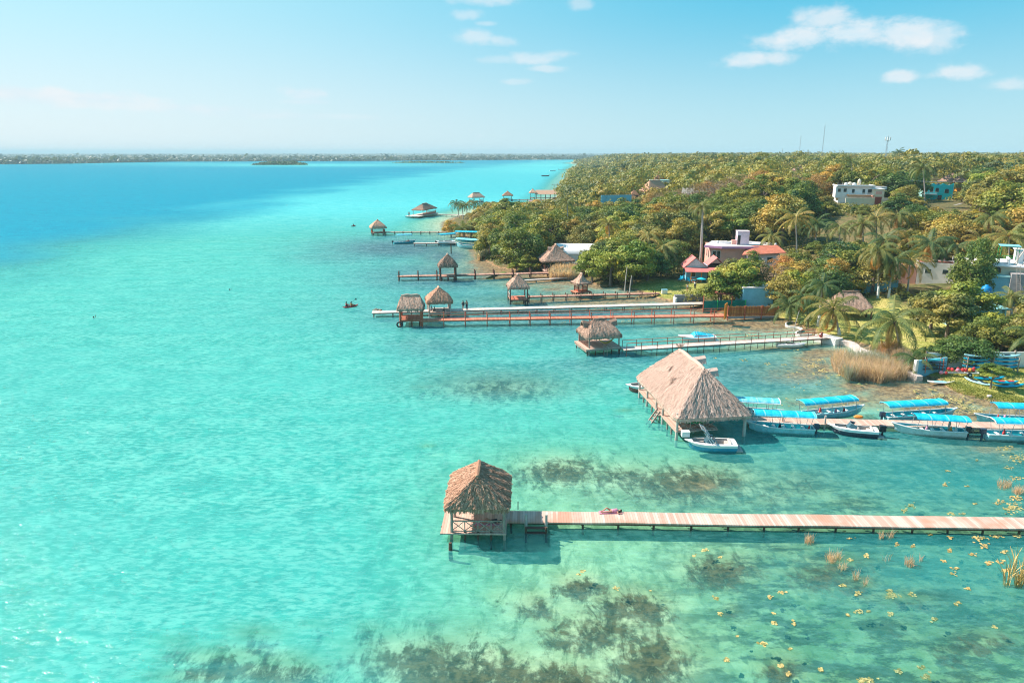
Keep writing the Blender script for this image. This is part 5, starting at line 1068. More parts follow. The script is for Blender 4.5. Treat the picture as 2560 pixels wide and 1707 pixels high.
def door(t, x, y, z, w_, h_, face='f', m='dark_window'):
    s = -1 if face in 'fl' else 1; b = MB(); fx = face in 'fb'
    b.box((x + (0 if fx else s * .03), y + (s * .03 if fx else 0), z + h_ / 2), (w_, .08, h_) if fx else (.08, w_, h_)); b.build('door', m, t)
def tank(t, x, y, z, r=.55, h=1.1, m='white_paint'):
    MB().tube([(x, y, z), (x, y, z + h * .8), (x, y, z + h * .93), (x, y, z + h), (x, y, z + h * 1.08)], [r, r, r * .8, r * .35, r * .3], 12).build('water_tank', m, t, True)
# pink flat-roofed house
t = thing('pink_house', 'pink single-storey house with an angled white slab roof and lilac rooftop tower', 'house', place(1856, 168, -.4), R(-6))
MB().box((-1.0, 2.6, 2.4), (11.6, 8.5, 5.4)).build('wall', 'pink_wall', t); MB().box((5.2, 4.0, 2.2), (5.0, 6.0, 5.0)).build('side_wing', 'lilac_wall', t)
sl = MB(); sl.prism([(-8.2, -1.2), (-4.5, -3.2), (3.4, -2.6), (9.0, -1.0), (8.2, 5.5), (4, 8.5), (-5, 8.3)], 5.1, 5.32); sl.build('roof', 'roof_slab', t)
sl = MB(); sl.prism([(-8.3, -1.25), (-4.55, -3.3), (3.4, -2.7), (9.1, -1.05), (8.9, -.9), (3.4, -2.55), (-4.5, -3.12), (-8.1, -1.1)], 4.85, 5.36); sl.build('roof_trim', 'purple_trim', t)
MB().box((.9, 1.6, 6.9), (2.7, 2.4, 3.1)).build('roof_tower', 'lilac_wall', t); MB().box((.9, 1.6, 8.5), (2.85, 2.55, .12)).build('tower_cap', 'lilac_wall', t); door(t, -.1, .4, 5.35, .7, 2.2)
MB().prism([(-1.5, 1.0), (-.5, 1.0), (-.5, 2.2), (-1.5, 2.2)], 5.3, 6.3).build('tower_steps', 'pink_wall', t)
for x in (-5.9, -4.9): window(t, x, -1.65, 3.2, .7, 1.8)
window(t, -6.8, 0.5, 3.2, .8, 1.8, 'l'); window(t, -6.8, 3.0, 3.2, .8, 1.8, 'l'); window(t, 1.9, -1.65, 3.3, 1.5, 1.5, arch=True); window(t, 5.4, 1.0, 3, 1.6, 1.4)
for x, y in ((-4.5, 3), (6.5, 3.2), (7.4, 1.5)): tank(t, x, y, 5.32, .35, .6)
# red roofed cabin
t = thing('cabin', 'small cabin with pinkish red gabled roofs and an orange timber porch at the lawn edge', 'house', place(1772, 156, -.2), R(-4))
MB().box((-1.6, 2.2, 1.7), (4.6, 4.4, 3.6)).build('wall', 'blue_wall', t)
def gable(t, x0, x1, yc, hw_, ze, zr, m, gm, over=.4):
    b = MB(); b.loft([[(x, yc - hw_ - over, ze - .25), (x, yc, zr), (x, yc + hw_ + over, ze - .25), (x, yc + hw_ + over, ze - .4), (x, yc, zr - .16), (x, yc - hw_ - over, ze - .4)] for x in (x0 - over, x1 + over)], closed=True, caps=True); b.build('roof', m, t)
    g = MB()
    for x in (x0, x1): g.add([(x, yc - hw_, ze - .3), (x, yc, zr - .2), (x, yc + hw_, ze - .3)], [(0, 1, 2)])
    g.build('gable_wall', gm, t)
b = MB(); b.loft([[(-4.6, y, 3.1), (-2.0, y + .3, 5.3), (.9, y, 3.2), (.85, y, 3.05), (-2.0, y + .3, 5.15), (-4.55, y, 2.95)] for y in (-.4, 4.8)], closed=True, caps=True); b.build('roof', 'roof_pinkred', t)
b = MB(); b.loft([[(.4, y, 3.2), (2.9, y + .3, 5.2), (4.6, y, 3.6), (4.55, y, 3.45), (2.9, y + .3, 5.05), (.45, y, 3.05)] for y in (.6, 5.2)], closed=True, caps=True); b.build('roof', 'roof_pinkred', t)
MB().add([(-4.3, -.1, 3.1), (-2, -.1, 5.05), (.7, -.1, 3.15)], [(0, 1, 2)]).build('gable_wall', 'roof_slab', t)
b = MB(); b.loft([[(x, -2.4, 2.5), (x, -.35, 3.15), (x, -.35, 3.0), (x, -2.4, 2.38)] for x in (-4.4, 3.4)], closed=True, caps=True); b.build('porch_roof', 'roof_pinkred', t)
for x in (-3.2, -1, 1.2, 3.2): MB().tube([(x, -2.2, -.4), (x, -2.2, 2.5)], .1, 6).build('porch_post', 'orange', t)
b = MB(); rail(b, (-3.2, -2.2, .1), (-1, -2.2, .1), .9, 'cross', 2, .06); b.build('porch_railing', 'orange', t)
MB().box((0, -1.2, .05), (6.6, 2.2, .15)).build('porch_floor', 'plank_brown', t); MB().box((2.6, 2.8, 1.7), (3.6, 4.0, 3.4)).build('wall', 'wood_dark', t)
window(t, -2.4, 0, 1.7, 1, 1.2); door(t, 2.4, .8, 0, 1.0, 2.1); window(t, -3.9, 1.6, 1.8, .9, 1.2, 'l')
# orange tile roof
t = thing('tiled_house', 'low house with a bright orange-red roof right beside the pink house', 'house', place(1918, 164, -.3), R(-5))
MB().box((.2, 2, 1.6), (7.2, 4.5, 3.6)).build('wall', 'lilac_wall', t)
b = MB(); b.add([(-5.0, -1.4, 3.3), (4.9, -1.2, 3.9), (4.6, 4.6, 4.9), (-2.6, 3.6, 4.9), (-1.2, 1.2, 5.0), (3.4, 1.4, 5.3)], [(0, 1, 5, 4), (1, 2, 5), (0, 4, 3), (4, 5, 2, 3)]); b.add([(-5.0, -1.4, 3.15), (4.9, -1.2, 3.75), (4.9, -1.2, 3.9), (-5, -1.4, 3.3)], [(0, 1, 2, 3)]); b.build('roof', 'tile_red', t)
window(t, -1.5, -.25, 2, 1.2, 1.3); window(t, 1.6, -.25, 2, 1.2, 1.3); tank(t, 3.4, 2.6, 5.0, .3, .6)
# white two-storey house
t = thing('white_house', 'white two-storey house with a flat roof of water tanks and an orange-edged balcony', 'house', place(2142, 219, -.5), R(-14))
MB().box((-.6, 4, 3.9), (9.6, 7, 7.0)).build('wall', 'white_house', t); MB().box((-5.6, 2.4, 5.0), (1.6, 4.4, 4.6)).build('side_wing', 'white_house', t)
MB().box((5.4, 2.2, 3.2), (3.4, 5, 6.2)).build('annex', 'cream', t); MB().box((5.4, 2.2, 6.42), (3.9, 5.6, .2)).build('annex_roof', 'white_paint', t)
MB().box((-.9, 3.6, 7.5), (10.6, 8, .25)).build('roof', 'roof_slab', t)
b = MB()
for (c, d) in (((-.9, -.35, 7.75), (10.6, .14, .45)), ((4.33, 3.6, 7.75), (.14, 7.7, .45)), ((-6.1, 3.6, 7.75), (.14, 7.7, .45))): b.box(c, d)
b.build('parapet', 'white_house', t)
MB().box((.6, -.35, 3.95), (7.4, 1.5, .28)).build('balcony', 'orange_wall', t); MB().box((.6, -.4, 4.12), (7.2, 1.45, .06)).build('balcony_floor', 'white_paint', t)
b = MB(); rail(b, (-3, -1.05, 4.15), (3.6, -1.05, 4.15), .85, 'slat', 3, .04); b.build('balcony_railing', 'white_paint', t)
for x in (-5.4, -3.7): window(t, x, .48 if x > -5 else .18, 5.8, .8, 1.3)
for x, w_ in ((-1.4, .7), (1.5, .7), (3.2, 1.1)): window(t, x, .48, 5.4, w_, 1.8)
for x, w_ in ((.1, .9), (1.5, .5), (3.1, 1.1)): window(t, x, .48, 2.0, w_, 1.6)
window(t, 5.6, -.3, 5.0, 1.8, 1.2, glass='pink_wall')
b = MB()
for k in range(9): b.box((3.6 + .2 * k, -1.6, 3.8 - .4 * k), (.3, 1.1, .4))
b.build('stairs', 'pink_wall', t)
for x, y, r, h_, m_ in ((-3.4, 2, .55, 1.2, 'white_paint'), (-2.2, 2.4, .6, 1.5, 'cream'), (-1.1, 1.8, .65, 1.2, 'white_paint'), (.6, 3.5, .5, 2.6, 'cream')): tank(t, x, y, 7.6, r, h_, m_)
b = MB()
for k in range(7): b.tube([(-5.5 + 1.5 * k, 3 + (k % 3), 7.6), (-5.5 + 1.5 * k, 3 + (k % 3), 9.0)], .04, 5)
b.tube([(-5.5, 3, 8.2), (3.5, 3.2, 8.2)], .02, 4); b.build('roof_rods', 'steel', t)
MB().box((6.4, 6.5, 6.6), (5, 3, 1.2)).build('rear_wing', 'roof_slab', t)
bpy.data.objects['white_house'].scale = (1, 1, .72)
g_ = place(2180, 212, -.3); t = thing('garden_wall', 'cream garden wall with a brown gate in front of the white house', 'wall', g_, R(-5))
MB().box((-3.6, 0, 1.1), (8.2, .25, 2.6)).build('panel', 'cream', t); MB().box((4.9, 0, 1.1), (5.0, .25, 2.6)).build('panel', 'whitewall', t); MB().box((1.5, -.05, 1.3), (1.9, .12, 2.9)).build('gate', 'hull_maroon', t)
# turquoise house
t = thing('turquoise_house', 'bright turquoise house with a scalloped parapet and a white balcony', 'house', place(2335, 235, -.4), R(-16))
MB().box((.9, 3, 3.4), (7.8, 6, 6.2)).build('wall', 'turq_wall', t); MB().box((-3.2, 2.6, 2.8), (1.6, 4.8, 5.2)).build('side_wing', 'turq_wall_pale', t)
b = MB(); pts = []
for k in range(33): x = -4.1 + 8.9 * k / 32; s = abs(math.sin((x + 4.1) / 8.9 * math.pi * 3)); pts.append((x, 7.9 - .85 * s))
for (x0, z0), (x1, z1) in zip(pts, pts[1:]): b.add([(x0, -.05, 6.1), (x1, -.05, 6.1), (x1, -.05, z1), (x0, -.05, z0), (x0, .15, 6.1), (x1, .15, 6.1), (x1, .15, z1), (x0, .15, z0)], [(0, 1, 2, 3), (5, 4, 7, 6), (3, 2, 6, 7)])
b.build('parapet', 'turq_wall', t)
MB().box((4.83, 3, 3.5), (.1, 6, 6.3)).build('side_wall', 'lilac_wall', t)
MB().box((-2.2, -.9, 3.0), (4.4, 1.8, .2)).build('balcony', 'white_paint', t); b = MB(); rail(b, (-4.3, -1.7, 3.1), (0, -1.7, 3.1), 1.0, 'slat', 3, .05); b.build('balcony_railing', 'white_paint', t)
for x, m_ in ((-3.1, 'white_paint'), (-1.4, 'turq_wall_pale'), (0.2, 'turq_wall_pale')): window(t, x, 0, 4.6, 1.0, 1.4, arch=True, frame=m_)
window(t, 3.0, 0, 4.2, 1.2, 1.3, arch=True, frame='turq_wall_pale'); door(t, 1.2, 0, .4, 1.2, 2.2); tank(t, 1, 3, 6.5, .5, 1.2, 'black')
t.scale = (1, 1, .72)
t = thing('orange_house', 'small orange house with a dark rounded thatch behind the turquoise house', 'house', place(2402, 262, -.4), R(-4))
MB().box((0, 2, 3.0), (4.4, 4, 5.6)).build('wall', 'orange_wall', t); window(t, -.8, 0, 4.2, .9, 1.2); door(t, 1.1, 0, .3, 1, 2.1)
thatch_roof(2.4, 2.4, .4, 5.6, 8.2, 150, seed=5).build('roof', 'thatch_grey', t).location = (-.8, 2, 0)
t.scale = (1, 1, .72)
def zat(py, D): return CAM_H - D * math.tan(PITCH + math.atan((py - 853.5) / FOC))
def thatched(label, px, D, w_, d_, ez, tz, ridge, m, wall_m='whitewall', rz=0.0, axis=0, seed=1, straws=150, flare=1.0, name='thatched_house', open_=False):
    t = thing(name, label, 'house' if not open_ else 'pavilion', place(px, D, -.3), rz, 'thatched roofs among the trees'); g0 = t.location.z
    if ez > 100: ez, tz = max(.8, zat(ez, D) - g0), zat(tz, D) - g0
    if open_:
        for x in (-1, 1):
            for y in (-1, 0, 1): MB().tube([(x * w_ * .42, y * d_ * .42, -.3), (x * w_ * .42, y * d_ * .42, ez + .4)], .14, 7).build('post', 'wood_dark', t)
    else:
        MB().box((0, 0, ez / 2), (w_ * .8, d_ * .8, ez + .3)).build('wall', wall_m, t); window(t, -w_ * .2, -d_ * .4, ez * .55, .9, 1.1); door(t, w_ * .15, -d_ * .4, .2, 1, 2.1)
    a, b = (w_ / 2, d_ / 2) if axis == 0 else (d_ / 2, w_ / 2)
    o = thatch_roof(a, b, ridge, ez, tz, straws, seed=seed, flare=flare, thick=.3).build('roof', m, t)
    if axis: o.rotation_euler = (0, 0, R(90))
    return t
thatched('grey-pink thatched pavilion at the back of the palm lawn', 2152, 121, 7.4, 5.6, 2.1, 4.7, 1.4, 'thatch_grey', open_=True, rz=R(-8), axis=1, seed=3, straws=1800, name='thatched_pavilion')
thatched('far thatched roof on a white wall, on the crest left of the radio mast', 1990, 430, 9.5, 8, 427, 414, 1.2, 'thatch_grey', seed=6)
thatched('long reddish thatched roof stepping down below the small white building', 1634, 300, 11.5, 7.5, 477, 451, 2.6, 'thatch_red', seed=7, rz=R(25), axis=1)
thatched('pointed reddish thatch cone left of the long reddish roof', 1584, 292, 6, 6, 498, 473, .2, 'thatch_red', seed=8)
thatched('small pointed reddish thatch just above the white building in the wood', 1643, 345, 4.4, 4.4, 447, 430, .2, 'thatch_red', seed=9)
thatched('brown sloping thatch peak right behind the turquoise house', 2368, 268, 8, 6, 453, 434, .6, 'thatch_grey', seed=10, rz=R(18))
t = thing('white_building', 'small flat white building above the reddish thatched roofs in the wood', 'house', place(1648, 330, 0), 0); MB().box((0, 2, 1.6), (8, 5, 4.2)).build('wall', 'white_house', t); MB().box((0, 2, 3.9), (8.6, 5.6, .3)).build('roof', 'turq_wall_pale', t); window(t, -2, -.5, 2.6, 1.2, 1.0); window(t, 2, -.5, 2.6, 1.2, 1.0)
t = thing('boundary_wall', 'broken white boundary wall glimpsed among the dry orange trees', 'wall', place(1760, 268, 0), R(-35)); MB().box((0, 0, 1.6), (18, .3, 3.2)).build('panel', 'whitewall', t)
t = thing('boundary_wall', 'pale blue-grey wall among the trees left of the pointed thatch cone', 'wall', place(1540, 272, 0), R(12)); MB().box((0, 0, 3.0), (12, .3, 5.6)).build('panel', 'blue_wall', t)
# roofs cut by the right edge
t = thing('concrete_house', 'white and grey concrete house at the right edge with roof terraces and a ladder', 'house', place(2535, 126, -.3), R(-27))
MB().box((1.6, 6, 3.6), (13, 9, 8.2)).build('wall', 'cream', t); MB().box((2.1, 5.6, 7.85), (14.4, 10, .3)).build('roof', 'white_house', t)
MB().box((-3.6, 5.5, 8.8), (.2, 6, 1.7)).build('parapet', 'white_house', t); b = MB(); b.prism([(-3.6, 2.4), (-1.6, 2.4), (-1.6, 2.55), (-3.6, 2.55)], 8, 9.7); b.prism([(-1.6, 2.4), (1.2, 2.4), (1.2, 2.5), (-1.6, 2.5)], 8, 8.5); b.prism([(.9, 1.6), (1.15, 1.6), (1.15, 5), (.9, 5)], 8, 9.6); b.build('parapet', 'white_house', t)
MB().box((5.4, 7.5, 9.4), (5.5, 5, 3.0)).build('upper_room', 'white_house', t); MB().box((5.4, 7.5, 11.0), (6, 5.6, .2)).build('upper_roof', 'white_paint', t); window(t, 4.2, 5.0, 9.4, 1.3, 1.5, arch=True)
MB().box((-1.4, .6, 2.6), (5.4, 2.2, 5.6)).build('lower_wall', 'blue_wall', t); MB().box((3.9, .2, 3.2), (5.2, 3.0, 6.4)).build('grey_wall', 'concrete', t); MB().box((-1.4, .5, 5.5), (5.7, 2.5, .2)).build('lower_roof', 'turq_wall_pale', t)
window(t, -2.4, 1.45, 6.5, .8, 1.0, arch=True, frame='orange_wall'); window(t, -.5, 1.45, 6.5, .8, 1.0, arch=True, frame='orange_wall')
b = MB()
for s in (0, .5): b.beam((2.6 + s, -1.7, .5), (1.8 + s, -1.2, 8.6), .08, .08)
for k in range(14): b.beam((2.6 - .057 * k, -1.68 + .036 * k, .8 + .56 * k), (3.1 - .057 * k, -1.68 + .036 * k, .8 + .56 * k), .06, .06)
b.build('ladder', 'wood_pale', t)
b = MB()
for x in (-.2, 2.6):
    for y in (4, 7): b.tube([(x, y, 8), (x, y, 12.2)], .06, 5)
for y in (4, 7): b.tube([(-.2, y, 12.2), (2.6, y, 12.2)], .06, 5); b.tube([(-.2, y, 9.4), (2.6, y, 9.4)], .05, 5)
b.build('frame', 'green', t); MB().box((1.2, 5.5, 12.3), (3.2, 3.4, .08)).build('frame_roof', 'blue_wall', t)
b = MB(); b.beam((1.8, 2.2, 8), (3.6, 4, 12.5), .14, .14); b.beam((3.0, 2.0, 8), (5.2, 4, 12.5), .14, .14); b.beam((2.2, 2, 7.5), (2.3, 2, 11), .16, .16); b.build('timber_brace', 'wood_pale', t)
t.scale = (1, 1, .72)
q = place(2502, 120, 0); t2 = thing('water_tank', 'big blue plastic water tank on a ledge under the concrete house', 'tank', (q[0], q[1], q[2] + 2.2), 0)
MB().tube([(0, 0, 0), (0, 0, 1.5), (0, 0, 1.8), (0, 0, 1.95), (0, 0, 2.1)], [.78, .8, .6, .3, .28], 16).build('shell', 'blue', t2, True); MB().box((0, 0, -.1), (2.6, 2.4, .2)).build('ledge', 'turq_wall_pale', t2); MB().box((0, .2, -1.6), (2.3, 2.0, 2.8)).build('plinth', 'blue_wall', t2)
t = thing('shed', 'low blue-washed shed with a tin roof below the water tank', 'shed', place(2490, 113, -.2), R(-3)); MB().box((0, 1.5, 1.3), (9, 3, 2.8)).build('wall', 'turq_wall_pale', t); MB().box((0, 1.4, 2.78), (9.8, 3.8, .12)).build('roof', 'turq_pale', t); window(t, -2, 0, 1.4, 1, .9); door(t, 1.5, 0, 0, .9, 2)
# red-rimmed roof
t = thing('red_roof_house', 'white house with a flat red roof terrace between the palms', 'house', place(2368, 138, -.3), R(-24))
MB().box((0, 3, 3.0), (6.6, 5, 6.6)).build('wall', 'white_house', t); MB().box((0, 3, 6.3), (6.2, 4.6, .12)).build('roof', 'tile_red', t)
b = MB()
for c, d in (((0, .5, 6.5), (6.7, .15, .5)), ((0, 5.5, 6.5), (6.7, .15, .3)), ((-3.3, 3, 6.5), (.15, 4.9, .5)), ((3.3, 3, 6.5), (.15, 4.9, .5))): b.box(c, d)
b.build('parapet', 'white_house', t); tank(t, 0, 4, 6.4, .4, .8, 'wood_grey'); MB().tube([(3, 5, 6.4), (3, 5, 8.2)], .09, 7).build('vent_pipe', 'white_paint', t); window(t, -1.5, .5, 4.2, 1, 1.2); window(t, 1.5, .5, 4.2, 1, 1.2)
MB().box((-5.2, 2.6, 2.6), (3.6, 4, 5.4)).build('side_wing', 'pink_wall', t); t.scale = (1, 1, .66)
# curved white building + concrete wall by the pavilion
t = thing('vaulted_building', 'white building with a smooth vaulted roof behind the horned pavilion', 'house', place(1428, 186, -.2), R(-4))
MB().loft([[(x, 5 * math.cos(a_) * (1 + .0 * x), 2.6 + 2.0 * math.sin(a_)) for a_ in (math.pi * j / 10 for j in range(11))] for x in (-4, 0, 4, 6.5)]).build('roof', 'white_house', t, True); MB().box((1.2, 0, 1.3), (10.2, 9.6, 2.9)).build('wall', 'white_house', t); window(t, -1, -4.8, 1.5, 1.2, 1); door(t, 2.5, -4.8, 0, 1, 2.1)
a = P(1438, 684, .4); t = thing('concrete_wall', 'square grey concrete wall standing beside the reeds and the pavilion', 'wall', (a.x + 1.3, a.y + .6, .2), R(2)); MB().box((0, 0, 1.2), (2.9, .25, 3.0)).build('panel', 'concrete', t); MB().box((0, 0, 2.72), (3.0, .3, .08)).build('coping', 'whitewall', t)
a = P(1443, 668, .5); tb_ = kayak('turquoise kayak lying beside the pavilion under the white building', (a.x - 2.9, a.y - 1), (a.x + .2, a.y - 1), .5, 'turq_pale', GK)
# walls by the white jetty and the bamboo fence
a = P(1722, 757, .1); t = thing('retaining_wall', 'low grey concrete retaining wall where the white jetty meets the lawn', 'wall', (a.x, a.y + .3, 0), R(2)); MB().box((0, 0, .7), (5.6, .4, 1.9)).build('panel', 'concrete', t); MB().box((-2.75, -.5, .5), (.35, 1.6, 1.4)).build('end_wall', 'whitewall', t)
a, b = P(1757, 779, 0), P(1862, 777, 0); t = thing('net_fence', 'dark green netting fence in the water behind the red jetty', 'fence', (a.x, a.y, 0), math.atan2(b.y - a.y, b.x - a.x)); L = (b - a).length
MB().box((L / 2, 0, .9), (L, .06, 2.2)).build('netting', 'green_net', t)
for k in range(4): MB().tube([(L * k / 3, -.08, -1), (L * k / 3, -.08, 2.9 if k in (0, 2) else 2.1)], .09, 6).build('post', 'wood_red' if k in (0, 2) else 'green', t)
a = P(1898, 776, .2); t = thing('blue_building', 'plain pale blue blockwork building side behind the bamboo fence', 'house', (a.x, a.y + 1.2, 0), R(1)); MB().box((0, 2, 2.0), (5.6, 4, 4.2)).build('wall', 'blue_wall', t); MB().box((0, 2, 4.15), (5.9, 4.3, .14)).build('roof', 'roof_slab', t)
a = P(1826, 765, .5); t = thing('red_tin_roof', 'strip of red tin roof on dark posts between the green netting and blue building', 'shelter', (a.x + .5, a.y + 2, 0), 0); MB().box((0, 0, 2.6), (6, 3, .12), ry=.03).build('roof', 'roof_pinkred', t)
for x in (-2.6, 0, 2.6): MB().tube([(x, -1.2, 0), (x, -1.2, 2.6)], .08, 6).build('post', 'wood_dark', t)
a, b = P(1818, 794, .3), P(1944, 792, .3); t = thing('bamboo_fence', 'orange-brown bamboo fence on a concrete footing at the shore end of the red jetty', 'fence', (a.x, a.y, 0), math.atan2(b.y - a.y, b.x - a.x)); L = (b - a).length
f = MB(); x = 0
while x < L: f.tube([(x, random.uniform(-.03, .03), .5), (x, 0, 2.25 + random.uniform(-.1, .1))], .055, 5); x += .115
f.build('bamboo_canes', 'bamboo', t); MB().box((L / 2, .1, .3), (L, .35, .35)).build('footing', 'concrete', t)
f = MB(); f.beam((0, -.09, .9), (L, -.09, .9), .06, .08); f.beam((0, -.09, 1.9), (L, -.09, 1.9), .06, .08); f.build('cross_rail', 'wood_red', t)
for k in range(4): MB().tube([(L * k / 3, -.12, -.5), (L * k / 3, -.12, 2.4)], .1, 6).build('post', 'wood_red', t)
a = P(1813, 794, 1.1); t = thing('orange_door', 'bright orange door panel standing at the end of the red jetty', 'door', (a.x, a.y, 1.1), R(60)); MB().box((0, 0, 1.15), (1.3, .1, 2.6)).build('leaf', 'orange', t)
for s in (-.7, .7): MB().box((s, 0, 1.1), (.12, .16, 2.7)).build('frame_post', 'orange', t)
# blue back wall of the palm lawn
a = P(2110, 748, .5); t = thing('garden_wall', 'long pale blue garden wall behind the grey-pink pavilion on the lawn', 'wall', (63, 138, .6), R(-3)); MB().box((4, 0, 1.6), (17, .3, 3.2)).build('panel', 'blue_wall', t)
# white sea walls
def seawall(label, pts, w_, z1, m='stone', name='sea_wall'):
    t = thing(name, label, 'wall', (*pts[0], 0), 0); o = Vector((*pts[0], 0)); P3 = [Vector((*p, 0)) - o for p in pts]; S = []
    for i, p in enumerate(P3):
        d = (P3[min(i + 1, len(P3) - 1)] - P3[max(i - 1, 0)]).normalized(); n = Vector((-d.y, d.x, 0)) * w_ / 2
        S.append([p - n + Vector((0, 0, -.6)), p - n * .95 + Vector((0, 0, z1)), p + n * .95 + Vector((0, 0, z1)), p + n + Vector((0, 0, -.6))])
    MB().loft(S, closed=True, caps=True).build('masonry', m, t); return t
def smooth_px(pts, n=5, z=.55):
    out_ = []
    for i in range(len(pts) - 1):
        p0 = pts[max(i - 1, 0)]; p1, p2 = pts[i], pts[i + 1]; p3 = pts[min(i + 2, len(pts) - 1)]
        for k in range(n):
            u = k / n; out_.append(tuple(.5 * ((2 * p1[j]) + (-p0[j] + p2[j]) * u + (2 * p0[j] - 5 * p1[j] + 4 * p2[j] - p3[j]) * u * u + (-p0[j] + 3 * p1[j] - 3 * p2[j] + p3[j]) * u ** 3) for j in (0, 1)))
    out_.append(pts[-1]); return [XY(x, y, z) for x, y in out_]
seawall('rough whitewashed stone sea wall running diagonally along the palm lawn to the reeds', smooth_px([(2098, 851), (2130, 857), (2150, 872), (2185, 884), (2225, 905), (2262, 925), (2300, 942)]), .9, .65)
seawall('snaking low white garden wall at the lawn corner beside the bare-masted dinghy', smooth_px([(1983, 803), (1966, 806), (1968, 813), (1995, 817), (2005, 822), (1990, 830), (2000, 836), (2030, 834)], 6, .2), .18, .2, 'whitewall', 'garden_wall')
a, b = Vector(XY(2045, 840, .6)), Vector(XY(2098, 852, .6)); seawall('pale concrete landing where the railed jetty meets the lawn', [tuple(a), tuple((a + b) / 2), tuple(b)], 2.0, .95, 'whitewall', 'landing')
# white panel boundary walls at the right
a = P(2395, 932, .4); b_ = a + Vector((17, .8, 0)); t = thing('panel_wall', 'white panelled boundary wall with dark posts behind the kayak rack', 'wall', (a.x - 3, a.y + 2.4, .1), R(2))
for k in range(7):
    MB().box((1.5 + 3 * k, 0, 1.15), (2.84, .15, 2.4)).build('panel', 'whitewall', t); MB().box((3 * k, -.03, 1.25), (.16, .2, 2.6)).build('post', 'wood_grey', t)
MB().box((16.4, -.1, 1.6), (2.2, .1, 1.9)).build('panel_frame', 'wood_grey', t)
a = P(2293, 942, .3); t = thing('blue_shed_wall', 'pale blue wall with a white pillar beside the low palm at the sea wall corner', 'wall', (a.x, a.y + .2, .1), R(18)); MB().box((2.8, .6, 1.0), (5.2, .25, 2.2)).build('panel', 'blue_wall', t); MB().box((0, .3, 1.1), (.4, .4, 2.4)).build('pillar', 'whitewall', t)
# lawn furniture
gp = hit(1722, 706)
def lounger(label, g_, rz, m):
    t = thing('lounger', label, 'lounger', tuple(g_), rz, 'blue loungers by the cabin'); MB().box((0, 0, .35), (.7, 1.4, .08)).build('seat', m, t); MB().loft([[(-.35, .7, .36), (.35, .7, .36)], [(-.35, 1.2, .95), (.35, 1.2, .95)]]).build('backrest', m, t)
    for x in (-.3, .3):
        for y in (-.6, .6): MB().beam((x, y, 0), (x, y, .35), .05, .05).build('leg', 'white_paint', t)
for k, (px, py, lab) in enumerate(((1700, 702, 'leftmost blue lounger on the shaded lawn by the cabin'), (1712, 699, 'second blue lounger on the shaded lawn by the cabin'), (1724, 706, 'blue lounger nearest the lawn people'), (1736, 704, 'rightmost blue lounger beside the cabin'))): lounger(lab, hit(px, py), R(20 * k - 30), 'kayak_blue')
gp = hit(1752, 716); t = thing('parasol', 'low green parasol on the small lawn by the cabin', 'parasol', tuple(gp), 0); MB().tube([(0, 0, 0), (0, 0, 1.9)], .03, 6).build('pole', 'steel', t); MB().loft([[(r * math.cos(a_), r * math.sin(a_), z_) for a_ in (2 * math.pi * j / 10 for j in range(10))] for r, z_ in ((1.0, 1.6), (.5, 1.8), (.02, 1.95))], closed=True).build('canopy', 'turq_paint', t)
gp = hit(1661, 734); t = thing('cool_box', 'white box on the grass at the end of the red-brown walkway', 'box', tuple(gp), 0); MB().box((0, 0, .4), (1.1, .7, .8)).build('body', 'white_paint', t); MB().box((0, 0, .83), (1.16, .76, .08)).build('lid', 'blue_wall', t)
gp = hit(2473, 994); t = MB(); t.ball((gp.x, gp.y, gp.z + .1), (.32, .24, .2), 8, 5); tag(t.build('rock', 'stone'), 'pale rock on the grass bank below the little tree', 'rock')
gp = Vector((*XY(2052, 843, 1), 1.0)); t = MB(); t.ball(gp + Vector((0, 0, .3)), (.3, .25, .35), 8, 6); t.ball(gp + Vector((.05, -.1, .62)), (.2, .2, .14), 8, 5); tag(t.build('bundle', 'hull_maroon'), 'dark red bundle at the shore end of the railed jetty', 'bundle')
# masts and poles
def mast(label, px, D, py_top, r, kind='lattice'):
    g_ = at_dist(px, D); dep = PITCH + math.atan((py_top - 853.5) / FOC); zt = CAM_H - D * math.tan(dep); t = thing('radio_mast' if kind != 'pole' else 'utility_pole', label, 'mast' if kind != 'pole' else 'pole', (g_.x, g_.y, g_.z - .5), 0); H_ = zt - g_.z + .5
    if kind == 'pole':
        MB().tube([(0, 0, 0), (0, 0, H_)], [.2, .14], 7).build('pole', 'concrete', t); MB().beam((-1, 0, H_ - .6), (1, 0, H_ - .6), .1, .12).build('crossarm', 'wood_grey', t); return t, H_
    lat = MB(); n = int(H_ / (r * 3)); c = [(math.cos(a_) * r, math.sin(a_) * r) for a_ in (0, 2.094, 4.189)]
    for i in range(3): lat.tube([(c[i][0], c[i][1], 0), (c[i][0] * .6, c[i][1] * .6, H_)], r * .16, 4)
    for k in range(n):
        z0, z1 = H_ * k / n, H_ * (k + 1) / n; s0, s1 = 1 - .4 * k / n, 1 - .4 * (k + 1) / n
        for i in range(3): j = (i + 1) % 3; lat.tube([(c[i][0] * s0, c[i][1] * s0, z0), (c[j][0] * s1, c[j][1] * s1, z1)], r * .1, 3)
    lat.build('lattice', 'steel', t); MB().tube([(0, 0, H_), (0, 0, H_ * 1.06)], r * .12, 4).build('antenna', 'steel', t)
    if kind == 'cell':
        MB().tube([(0, 0, H_ * .86), (0, 0, H_ * .88)], r * 2.4, 10).build('platform', 'steel', t)
        for k in range(6): a_ = k * 1.047; MB().box((math.cos(a_) * r * 2.6, math.sin(a_) * r * 2.6, H_ * .93), (r * .8, r * .8, H_ * .12)).build('panel_antenna', 'white_paint', t)
    return t, H_
mast('slim radio mast left of the taller one on the horizon', 1985, 900, 340, .45); mast('tallest thin radio mast on the horizon', 2041, 800, 314, .5); mast('lattice mobile phone mast with a crown of antennas on the horizon', 2198, 800, 342, 1.0, 'cell')
